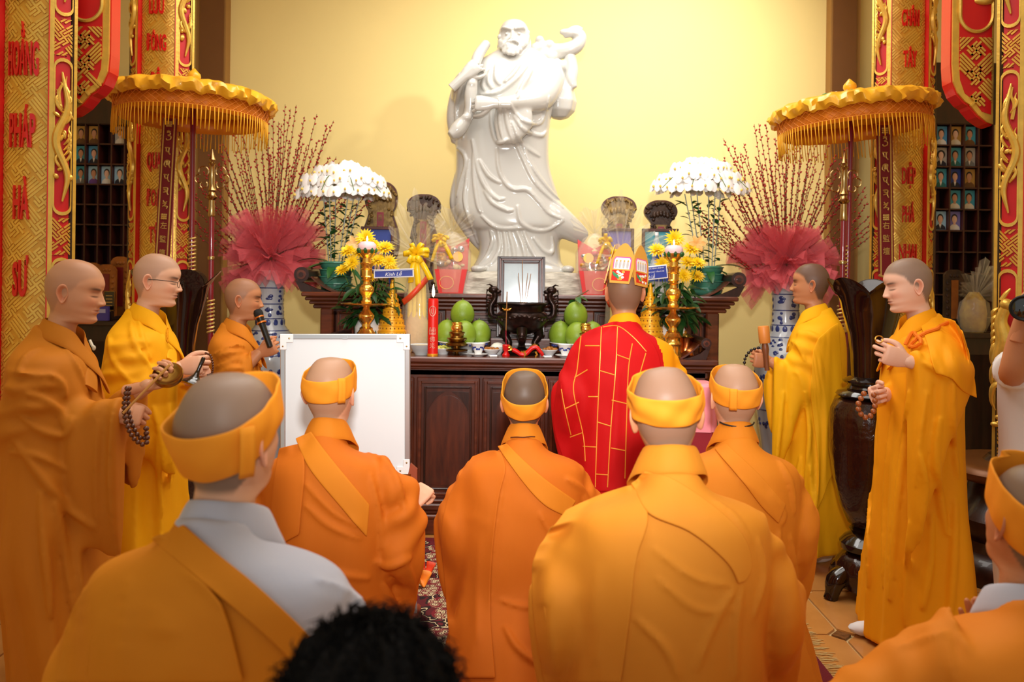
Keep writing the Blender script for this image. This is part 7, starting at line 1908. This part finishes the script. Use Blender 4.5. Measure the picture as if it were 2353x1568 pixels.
beads([P(1742, 800, 4.1), P(1725, 806, 4.1), P(1713, 822, 4.1), P(1710, 842, 4.1)], .0085, mat('bead_black', '1c1614', .3, coat=.3), 'black bead string hanging beside the wooden mallet')

for fx, fy in ((1850, 1272), (1866, 1268)):
    q = p.L(fx, fy, 4.36); MB().ell((q[0], q[1], .045), (.045, .11, .045), 14, 8).build('sock', C_WH, p.root)
# RN: nearest standing person at the right
p = Person('person', 'standing person in amber robe holding up a small ring, right foreground', (2098, 650), 3.4, 82, 'pale', .8, (0, 12, 0), {'hair': (98, 82, 68), 'jowl': .004}, 1.06, 1.05, hem=(.29, .23, 0), hoff=.03)
RN = p; b = MB(); p.torso(b, seed=14)
lw = p.L(2085, 830, 3.12); le = p.L(2175, 855, 3.12); rw = p.L(2030, 905, 3.34); re = p.L(2085, 945, 3.52)
S = p.arm(-1, lw, le); p.sleeve(b, [(S, .085, .085, .09), (S * .45 + le * .55, .095, .12, .095), (le, .08, .26, .085), (le * .5 + lw * .5, .058, .62, .06), (lw - (lw - le) * .1, .045, .80, .045)], 2, wr=.010)
S = p.arm(1, rw, re); p.sleeve(b, [(S, .075, .075, .075), (S * .5 + re * .5, .08, .1, .08), (re, .07, .25, .07), (re * .5 + rw * .5, .055, .55, .055), (rw - (rw - re) * .1, .045, .62, .045)], 6)
p.hand(-1, p.M @ Vector(lw), (-.93, -.05, .28), (.1, .95, .1), PINCH, (.3, .5, .5), 'pinch')
p.hand(1, p.M @ Vector(rw), (-.75, -.5, -.05), (.4, -.75, .3), FIST, (.5, .5, .5), 'fist')
p.robe(b, C_YO, ridges=[([(2120, 830), (2150, 850), (2180, 870)], .014), ([(2110, 790), (2160, 800), (2200, 830)], .010), ([(2130, 900), (2115, 1000), (2105, 1120)], .010), ([(2090, 900), (2075, 1050), (2060, 1200), (2045, 1380)], .018), ([(2050, 950), (2035, 1150), (2030, 1350)], .014), ([(2160, 960), (2150, 1050), (2160, 1150), (2175, 1230)], .018), ([(2110, 1030), (2125, 1120), (2110, 1250)], .016), ([(2190, 880), (2190, 1000), (2200, 1100)], .014), ([(2005, 1000), (1998, 1150), (1995, 1350)], .012), ([(2140, 1180), (2135, 1300), (2120, 1400)], .018), ([(2195, 1150), (2190, 1300), (2180, 1440)], .018), ([(2090, 1200), (2085, 1320), (2080, 1440)], .014)])
p.patch([[(2110, 735), (2160, 728), (2200, 745), (2222, 800)], [(2130, 790), (2170, 780), (2210, 800), (2240, 870)], [(2150, 860), (2185, 870), (2215, 900), (2245, 915)]], C_YO, 'robe_drape')
p.cord([(2085, 795), (2100, 770), (2120, 790), (2095, 800), (2118, 775), (2150, 760), (2175, 745)], .0075, cloth('cord_orange', 'ea7a18'), 'knotted_cord', .012)
p.collar(C_YO, side=1); p.finish_body()
o = MB().tube([P(2020 + 9 * math.cos(a), 780 + 8 * math.sin(a), 3.1) for a in np.linspace(0, 2 * PI, 19)], .0025, 6).build('finger_ring', M_brass, None, label='thin gold ring held up between finger and thumb at right', cat='ring')
beads([P(1985, 905, 3.22), P(1972, 930, 3.22), P(1977, 950, 3.22), P(1990, 960, 3.22), P(2003, 953, 3.22), P(2011, 930, 3.23), P(2008, 908, 3.24)], .0115, M_beadl, 'large brown prayer beads hanging from the right hand of the amber robed person')
for fx, fy, dd in ((1998, 1438, 3.42), (2070, 1478, 3.3)):
    q = p.L(fx, fy, dd); b = MB(); b.ell((q[0], q[1] - .02, .035), (.045, .11, .034), 14, 8); b.build('sock', C_WH, p.root)

# RED: officiant in the red patched cloth and five leaf crown, back to the camera
p = Person('person', 'person with tall painted paper crown and red patchwork robe, back turned', (1434, 668), 3.6, 6, 'tan', .8, (-4, 3, 0), {'hair': (104, 82, 68)}, 1.06, 1.0, hem=(.31, .25, 0), hoff=.02)
b = MB(); p.torso(b, seed=17, amp=.8); arms_prayer(p, b, .255, .4, seed=2)
red_edge = [(1440, 700), (1478, 742), (1505, 775), (1521, 812), (1528, 850), (1526, 900), (1530, 1200), (1530, 1600)]
p.robe(b, [C_YO, C_RED], ridges=[([(1330, 800), (1318, 900), (1322, 1050)], .010), ([(1372, 850), (1366, 960), (1360, 1100)], .010), ([(1420, 850), (1416, 980), (1408, 1100)], .012), ([(1290, 870), (1300, 960), (1330, 1060)], .012)], split=left_of(red_edge))
p.patch([[(1398, 742), (1330, 775), (1290, 850), (1272, 930), (1275, 1000), (1320, 1120)], [(1415, 738), (1390, 800), (1375, 900), (1368, 1000), (1365, 1130)], [(1436, 742), (1450, 800), (1450, 900), (1445, 1000), (1440, 1130)], [(1455, 742), (1490, 775), (1514, 815), (1520, 870), (1515, 1000), (1510, 1130)]], C_RED, 'red_kesa', n=50, mm=30, off=.004)
kb = bvh_of(p.root.children[-1].data) if 'red_kesa' in p.root.children[-1].name else None
for ch in p.root.children:
    if ch.name.startswith('red_kesa'): kb = bvh_of(ch.data)
M_gl = mat('gold_piping', 'f0a038', .4, .2)
b_lines = [[(1335, 772), (1326, 850), (1318, 900), (1340, 1000), (1345, 1060)], [(1382, 752), (1378, 850), (1373, 960), (1368, 1120)], [(1419, 752), (1414, 860), (1404, 980), (1396, 1120)], [(1453, 790), (1444, 850), (1440, 960), (1436, 1100)], [(1484, 812), (1470, 860)], [(1385, 752), (1420, 750), (1455, 775), (1485, 808)], [(1345, 795), (1378, 795)], [(1320, 868), (1350, 850)], [(1378, 852), (1412, 862)], [(1352, 912), (1374, 912)], [(1406, 920), (1440, 928)], [(1372, 970), (1404, 980)], [(1404, 1030), (1436, 1036)], [(1340, 1026), (1370, 1028)], [(1290, 895), (1298, 940), (1312, 1000)], [(1298, 940), (1330, 925)], [(1310, 1005), (1338, 995)], [(1416, 815), (1446, 826)], [(1370, 1090), (1398, 1092)]]
for ln in b_lines: p.cord(ln, .0026, M_gl, 'gold_piping', .0, bv=kb)
b = MB(); p.collar(C_YO, side=1, up=.012, w=.03)
p.finish_body()
# crown of stiff painted leaves
M_cy = mat('crown_gold', 'e0a448', .4, .2); M_cp = mat('crown_pink', 'e05a9a', .4); M_cr2 = mat('crown_red', 'cf2a20', .4); M_cw = mat('crown_white', 'e6e2de', .4); M_cg = mat('crown_green', '3f8a5a', .4)
cr_o = empty('paper_crown', p.pose((0, -.005, .022)), parent=p.root); cr_o['label'] = 'five leaved paper crown painted red, pink and gold'; cr_o.rotation_euler = (math.radians(-3), math.radians(7), .12)
leafp = [(-.046, 0), (.046, 0), (.055, .06), (.052, .12), (.03, .165), (0, .19), (-.03, .165), (-.052, .12), (-.055, .06)]
M_cgr = mat('crown_grey', 'b8b0ae', .5)
for k in range(5):
    a = 2 * PI * (k + .5) / 5 + PI * .62; b = MB()
    b.prism([tuple(v) for v in resample(np.r_[crs(leafp[1:], 30), [leafp[0]], [leafp[1]]], 40)[:-1]], -.002, .002, mi=0)
    for s_ in (-1, 1):
        def pr(poly, t, mi): b.prism(poly, s_ * .0018, s_ * t, mi=mi)
        pr([(-.042, .066), (.042, .066), (.043, .112), (.034, .124), (-.034, .124), (-.043, .112)], .0030, 1)
        pr([(-.037, .066), (.037, .066), (.038, .109), (.031, .119), (-.031, .119), (-.038, .109)], .0036, 3)
        pr([(-.041, .012), (.041, .012), (.042, .060), (-.042, .060)], .0030, 2)
        pr([(-.044, .060), (.044, .060), (.044, .066), (-.044, .066)], .0042, 0)
        yy = s_ * .0038
        for j in range(12): b.ell((rng.uniform(-.036, .016), yy - s_ * .0006, rng.uniform(.016, .054)), (.008, .0009, .006), 8, 4, mi=0 if j % 2 else 3)
        for j in range(3): b.ell((.012 + .010 * j, yy, .030 + .006 * j), (.005, .001, .013), 8, 4, Matrix.Rotation(.5, 3, 'Y'), mi=4)
        for j in range(4): b.ell((-.027 + .018 * j, yy, .088), (.006, .0010, .02), 8, 4, mi=5); b.ell((-.027 + .018 * j, yy, .104), (.004, .0016, .005), 8, 4, mi=0)
    o = b.build('leaf', [M_cy, M_cp, M_cr2, M_cw, M_cg, M_cgr], cr_o, smooth=False, loc=(.087 * math.sin(a), .087 * math.cos(a) * 1.24, 0)); o.rotation_euler = (math.radians(8), 0, -a)
MB().lathe([(.080, -.012), (.0835, .0), (.084, .05), (.075, .085), (.04, .10), (.004, .104)], 30, fn=lambda t, z: 1 + .06 * np.cos(2 * t + PI)).build('band', M_cy, cr_o)

# ------------------------------------------------------------------ kneeling people
# K1 in front of the whiteboard, right hand on the easel
p = Person('person', 'kneeling person in orange robe in front of the whiteboard, gripping the easel', (760, 896), 2.7, -3, 'fair', .75, (-4, -2, 0), {'hair': (156, 118, 92)}, 1.0, 1.0, True, hoff=.02)
b = MB(); p.torso(b, seed=21)
rw = p.L(944, 1166, 2.86); re = p.L(922, 1240, 2.72)
S = p.arm(1, rw, re); p.sleeve(b, [(S, .08, .08, .085), (S * .5 + re * .5 + V(.03, -.01, .02), .085, .09, .09), (re, .085, .16, .085), (re * .55 + rw * .45, .07, .34, .06), (rw - (rw - re) * .25 + V(0, .02, 0), .05, .40, .05)], 1, wr=.009)
arms_prayer(p, b, .235, .3, seed=3, sides=(-1,))
p.hand(1, p.M @ Vector(rw), (.55, .45, .7), (.3, .75, -.6), FIST, (.5, .5, .5), 'fist')
p.robe(b, C_OR2, ridges=[([(860, 1030), (905, 1090), (930, 1170)], .014), ([(850, 1090), (870, 1180), (880, 1260)], .012), ([(700, 1160), (760, 1210), (830, 1240)], .010), ([(700, 1110), (770, 1180), (840, 1215)], .010), ([(860, 1290), (900, 1300), (945, 1280)], .016), ([(700, 1290), (780, 1320), (850, 1330)], .012), ([(880, 1340), (910, 1400), (930, 1450)], .014), ([(925, 1280), (950, 1340), (958, 1420)], .012)])
p.patch([[(714, 992), (776, 1072), (850, 1160)], [(678, 1008), (712, 1080), (786, 1170), (844, 1236)]], C_OR, 'kesa_band', n=40, mm=8, th=.007)
p.patch([[(640, 1030), (628, 1100), (622, 1180), (630, 1260)], [(692, 1018), (700, 1075), (694, 1150), (686, 1230)]], C_OR2, 'kesa_drape', n=30, mm=10)
p.headband(C_BAND, (.044, -.032), (.098, .02), knot=140, seed=1); p.collar(C_OR, side=1, up=.022, w=.036); p.finish_body()

# K2 in the middle
p = Person('person', 'kneeling person in orange robe in the middle, dark stubble inside the headband', (1205, 917), 3.08, 0, 'mid', .95, (0, -12, 0), {'hair': (84, 68, 56)}, 1.12, 1.08, True, hoff=.03)
b = MB(); p.torso(b, seed=25); arms_prayer(p, b, .255, .34, seed=5)
p.robe(b, C_OR2, ridges=[([(1165, 1075), (1150, 1150), (1134, 1270), (1128, 1400)], .008), ([(1060, 1080), (1050, 1180), (1048, 1320)], .012), ([(1020, 1180), (1050, 1250), (1060, 1400)], .012), ([(1060, 1178), (1130, 1210)], .007), ([(1240, 1180), (1270, 1230), (1300, 1250)], .010), ([(1150, 1380), (1200, 1395), (1250, 1395)], .010), ([(1100, 1240), (1096, 1350), (1098, 1480)], .012), ([(1160, 1440), (1190, 1490), (1240, 1530)], .014), ([(1300, 1100), (1340, 1130), (1355, 1200)], .014)])
p.patch([[(1163, 1018), (1244, 1094), (1325, 1152)], [(1142, 1026), (1204, 1112), (1252, 1162), (1302, 1188)]], C_OR, 'kesa_band', n=44, mm=8, th=.007)
p.patch([[(1085, 1048), (1030, 1140), (1012, 1230), (1020, 1330), (1030, 1450), (1040, 1560)], [(1120, 1035), (1100, 1130), (1080, 1250), (1075, 1400), (1080, 1560)], [(1150, 1036), (1162, 1078), (1146, 1143), (1131, 1265), (1126, 1388), (1138, 1560)]], C_OR2, 'kesa_drape', n=44, mm=16)
p.cord([(1150, 1014), (1200, 1008), (1262, 1012)], .0022, M_seam, 'dark_piping', .009)
p.headband(C_BAND, (.018, -.056), (.106, .03), flare=.006, seed=3); p.collar(C_OR, side=1, up=.022, w=.038); p.finish_body()
# K3 right, behind
p = Person('person', 'kneeling person in orange robe at right, black cord at the nape', (1686, 908), 2.84, 3, 'fair', .75, (-2, -4, 0), {'hair': (150, 114, 90)}, 1.07, 1.05, True, hoff=.02)
b = MB(); p.torso(b, seed=31); arms_prayer(p, b, .24, .36, seed=7)
p.robe(b, C_OR, ridges=[([(1790, 1060), (1815, 1110), (1825, 1180)], .014), ([(1770, 1130), (1800, 1180), (1790, 1210)], .012), ([(1700, 1100), (1760, 1150), (1790, 1200)], .009), ([(1790, 1220), (1780, 1330), (1770, 1450)], .016), ([(1760, 1250), (1770, 1320), (1785, 1360)], .012), ([(1815, 1230), (1825, 1330), (1815, 1440)], .014), ([(1720, 1300), (1760, 1310), (1790, 1290)], .012)])
p.patch([[(1668, 1018), (1740, 1085), (1808, 1160)], [(1640, 1030), (1700, 1100), (1750, 1165), (1790, 1205)]], C_OR, 'kesa_band', n=40, mm=8, th=.007)
p.headband(C_BAND, (.040, -.030), (.098, .02), knot=198, flare=.006, seed=5); p.collar(C_OR, side=1, up=.022, w=.036)
MB().tube([p.pose((.064 * math.sin(a), -.025 - .058 * math.cos(a) - .0, -.088 - .008 * math.cos(a))) for a in np.linspace(-1.3, 1.3, 16)], .0028, 6).build('neck_cord', M_hair, p.root); p.finish_body()
# K4 broad back in the right foreground
p = Person('person', 'broad kneeling person in light orange robe, largest back right of centre', (1537, 944), 2.0, 0, 'mid', .85, (-6, 4, -5), {'wide': 1.02, 'hair': (136, 106, 88)}, 1.16, 1.15, True, hem=(.33, .33, -.06), hoff=.03)
b = MB(); p.torso(b, seed=37); arms_prayer(p, b, .25, .36, seed=9)
p.robe(b, C_LT, ridges=[([(1491, 1192), (1462, 1290), (1448, 1408), (1430, 1560)], .006), ([(1320, 1260), (1310, 1380), (1320, 1500)], .010), ([(1287, 1345), (1330, 1360), (1372, 1405)], .006), ([(1240, 1300), (1260, 1420), (1280, 1560)], .010), ([(1372, 1300), (1370, 1420), (1380, 1560)], .010), ([(1500, 1260), (1600, 1330), (1690, 1345)], .008), ([(1510, 1330), (1600, 1400), (1680, 1400)], .008), ([(1460, 1420), (1530, 1490), (1560, 1560)], .010), ([(1690, 1350), (1640, 1430), (1600, 1540)], .010), ([(1705, 1350), (1690, 1440), (1690, 1560)], .010), ([(1740, 1240), (1755, 1320), (1730, 1420)], .010), ([(1640, 1150), (1690, 1190), (1725, 1250)], .008), ([(1480, 1040), (1530, 1046), (1590, 1042)], .004)], voxel=.0095)
p.patch([[(1478, 1088), (1540, 1096), (1646, 1165), (1712, 1235), (1730, 1300), (1712, 1338)], [(1452, 1110), (1491, 1180), (1587, 1224), (1670, 1292), (1700, 1342)]], C_LT, 'kesa_band', n=60, mm=12, th=.008)
p.patch([[(1300, 1172), (1235, 1262), (1220, 1340), (1228, 1450), (1250, 1570)], [(1380, 1135), (1345, 1250), (1330, 1400), (1330, 1570)], [(1462, 1110), (1490, 1190), (1462, 1290), (1448, 1408), (1426, 1570)]], C_LT, 'kesa_drape', n=50, mm=20)
p.headband(C_BAND, (.036, -.032), (.104, .03), flare=.012, roll=-.006, wav=.003, seed=8); p.collar(C_LT, side=1, up=.034, w=.036, k=1.12); p.finish_body()
# K5 grey shirt and yellow drape, left foreground
p = Person('person', 'kneeling person in pale grey shirt under an ochre drape, large at lower left', (530, 994), 1.46, -9, 'fair', .95, (-8, -7, 3), {'hair': (128, 106, 90), 'wide': 1.04}, 1.17, 1.12, True, hem=(.33, .3, -.06), hoff=.02)
b = MB(); p.torso(b, seed=41, amp=.6); arms_prayer(p, b, .25, .32, seed=11)
K5L = [(410, 1195), (440, 1240), (520, 1340), (660, 1470), (760, 1560), (800, 1700)]
def k5split(x, y): return x < np.interp(y, [q[1] for q in K5L], [q[0] for q in K5L]) - 14
p.robe(b, [C_GREY, C_OCH], ridges=[([(300, 1330), (290, 1440), (270, 1560)], .010), ([(360, 1400), (400, 1470), (420, 1560)], .010), ([(230, 1400), (215, 1480), (200, 1560)], .008), ([(420, 1310), (470, 1350), (520, 1400)], .007), ([(700, 1250), (790, 1280), (850, 1350)], .008), ([(720, 1330), (800, 1360), (860, 1420)], .006)], split=k5split, voxel=.0095)
p.patch([[(418, 1205), (500, 1272), (596, 1350), (720, 1470), (800, 1560)], [(345, 1240), (420, 1300), (516, 1380), (640, 1490), (720, 1580)]], C_OCH, 'kesa_band', n=60, mm=14, th=.008)
p.patch([[(398, 1218), (300, 1275), (200, 1345), (150, 1440), (125, 1570)], [(400, 1250), (340, 1320), (290, 1420), (280, 1570)], [(430, 1290), (480, 1350), (520, 1420), (560, 1570)]], C_OCH, 'kesa_drape', n=50, mm=20)
p.headband(C_BAND, (.026, -.066), (.100, .03), flare=.010, knot=128, roll=.010, seed=12); p.collar(C_GREY, side=1, up=-.002, w=.036, k=1.12, name='shirt_collar'); p.finish_body()
# K6 at the right edge with joined hands
p = Person('person', 'kneeling person at the lower right corner, palms joined, blue inner collar', (2352, 1190), 1.64, 5, 'tan', .9, (0, -8, 6), {'hair': (110, 92, 74)}, 1.25, 1.1, True, hoff=.02)
b = MB(); p.torso(b, seed=47, amp=.6)
for sd in (1, -1):
    S = np.array((sd * .17, -.01, p.E - .262)); El = np.array((sd * .40, .05, p.E - .44)); W = np.array((sd * .018, .24, p.E - .42)); p.arm(sd, W, El)
    p.sleeve(b, [(S, .085, .085, .085), (S * .5 + El * .5, .09, .09, .085), (El, .08, .12, .075), (El * .5 + W * .5, .06, .2, .055), (W, .045, .26, .04)], sd)
    hw = P(2248 + sd * 8, 1556, 1.86)
    p.hand(sd, hw, (-.02, .12, 1), (-sd * .95, -.25, 0), FLAT, (.15, .1, .1), 'flat')
p.robe(b, C_OR, ridges=[([(2180, 1455), (2184, 1520), (2190, 1566)], .006), ([(2060, 1490), (2120, 1470), (2180, 1450)], .006)], voxel=.0095)
p.headband(C_BAND, (.035, -.065), (.118, .03), flare=.008, roll=.004, seed=15); p.collar(C_GREY, side=1, up=.0, w=.03, name='inner_collar', k=1.1); p.finish_body()
# K7 dark hair at the bottom edge
p = Person('person', 'blurred nearest person with short black hair and orange headband at the bottom edge', (838, 1745), .80, 0, 'mid', 0, (0, 6, 0), {}, 1.0, 1.0, True, hoff=.02)
b = MB(); p.torso(b, seed=51, amp=.4); arms_prayer(p, b, .25, .3, seed=13); p.robe(b, C_OR2)
hb = bvh_of(p.head_mb.mesh('tmp', None)); G = []
for t in np.linspace(0, 1, 22):
    row = []
    for a in np.linspace(0, 2 * PI, 72, endpoint=False):
        fr = (1 + math.cos(a)) / 2; low = -.07 + .125 * fr ** 2; el0 = math.atan2(low + .0, .09); el = el0 + (PI / 2 - el0) * t * .995
        dv = np.array((math.sin(a) * math.cos(el), math.cos(a) * math.cos(el), math.sin(el))); p0 = p.pose((0, 0, 0)); p1 = p.pose(dv * .3); h = hb.ray_cast(Vector(p1), Vector(p0 - p1).normalized())
        q = np.array(h[0]) if h[0] is not None else p0 + (p1 - p0) * .3; dd = (p1 - p0) / np.linalg.norm(p1 - p0)
        row.append(q + dd * (.004 + .018 * sstep(0, .3, t) + .004 * math.sin(23 * a + 9 * t) + .004 * math.sin(41 * a - 31 * t)))
    G.append(row)
M_bh = mat('black_hair', '0a0807', .8, bump=.8, bscale=160, spec=.12)
MB().grid(np.array(G), closed_u=True).build('hair', M_bh, p.root)
b = MB(); rs = np.random.default_rng(9)
for k in range(700):
    i = rs.integers(1, 21); j = rs.integers(0, 72); q = np.array(G[i][j]); c = p.pose((0, 0, .02)); n_ = (q - c) / np.linalg.norm(q - c); tdir = rs.normal(size=3); tdir -= n_ * tdir.dot(n_); tdir /= np.linalg.norm(tdir)
    b.tube([q - n_ * .004, q + n_ * .008 + tdir * .008, q + n_ * .010 + tdir * .022], [.0016, .0012, .0003], 3)
b.build('hair_tufts', M_bh, p.root)['kind'] = 'stuff'
p.headband(C_BAND, (-.03, -.09), (.06, .0), off=.012, seed=18); p.collar(C_OR, side=1, up=.02); p.finish_body()
# photographer at the right edge
p = Person('person', 'photographer in white sleeves raising a black camera, cut by the right edge', (2440, 690), 3.05, 150, 'tan', .9, (0, 0, 0), {'hair': (30, 24, 22)}, 1.0, 1.0, hem=(.2, .16, 0))
b = MB(); p.torso(b, seed=55, amp=.2)
lw = p.L(2352, 732, 2.86); le = p.L(2326, 858, 2.92); rw = p.L(2430, 730, 2.86); re = p.L(2520, 880, 2.95)
for sd, W_, E_ in ((1, lw, le), (-1, rw, re)):
    S = p.arm(sd, W_, E_, (.055, .045, .03)); p.sleeve(b, [(S, .075, .075, .075), (S * .55 + E_ * .45, .07, .07, .07), (S * .3 + E_ * .7, .065, .065, .065)], sd)
p.hand(1, p.M @ Vector(lw), (.2, -.1, .9), (.9, .2, 0), HOLD, (.3, .4, .4), 'hold2')
p.hand(-1, p.M @ Vector(rw), (-.2, -.1, .9), (-.9, .2, 0), HOLD, (.3, .4, .4), 'hold2')
p.robe(b, C_WH, name='shirt'); p.finish_body()
x = P(2352, 708, 2.80); o = empty('photo_camera', x, -.55, 'black camera with large lens held at the right edge', 'camera')
MB().box((.06, .06, 0), (.14, .06, .10), bev=.01).build('camera_body', mat('camera_black', '101011', .5), o, smooth=False)
th = np.linspace(0, 2 * PI, 30, endpoint=False)
MB().loft(np.array([[(r * math.cos(a) + .0, y, r * math.sin(a)) for a in th] for r, y in ((.038, .04), (.04, .0), (.044, -.03), (.046, -.05), (.042, -.052), (.036, -.045))])).build('lens_barrel', MATS['camera_black'], o)
MB().loft(np.array([[(r * math.cos(a), y, r * math.sin(a)) for a in th] for r, y in ((.037, -.044), (.02, -.049), (.001, -.05))])).build('lens_glass', mat('lens_glass', '0a1410', .05, coat=1), o)
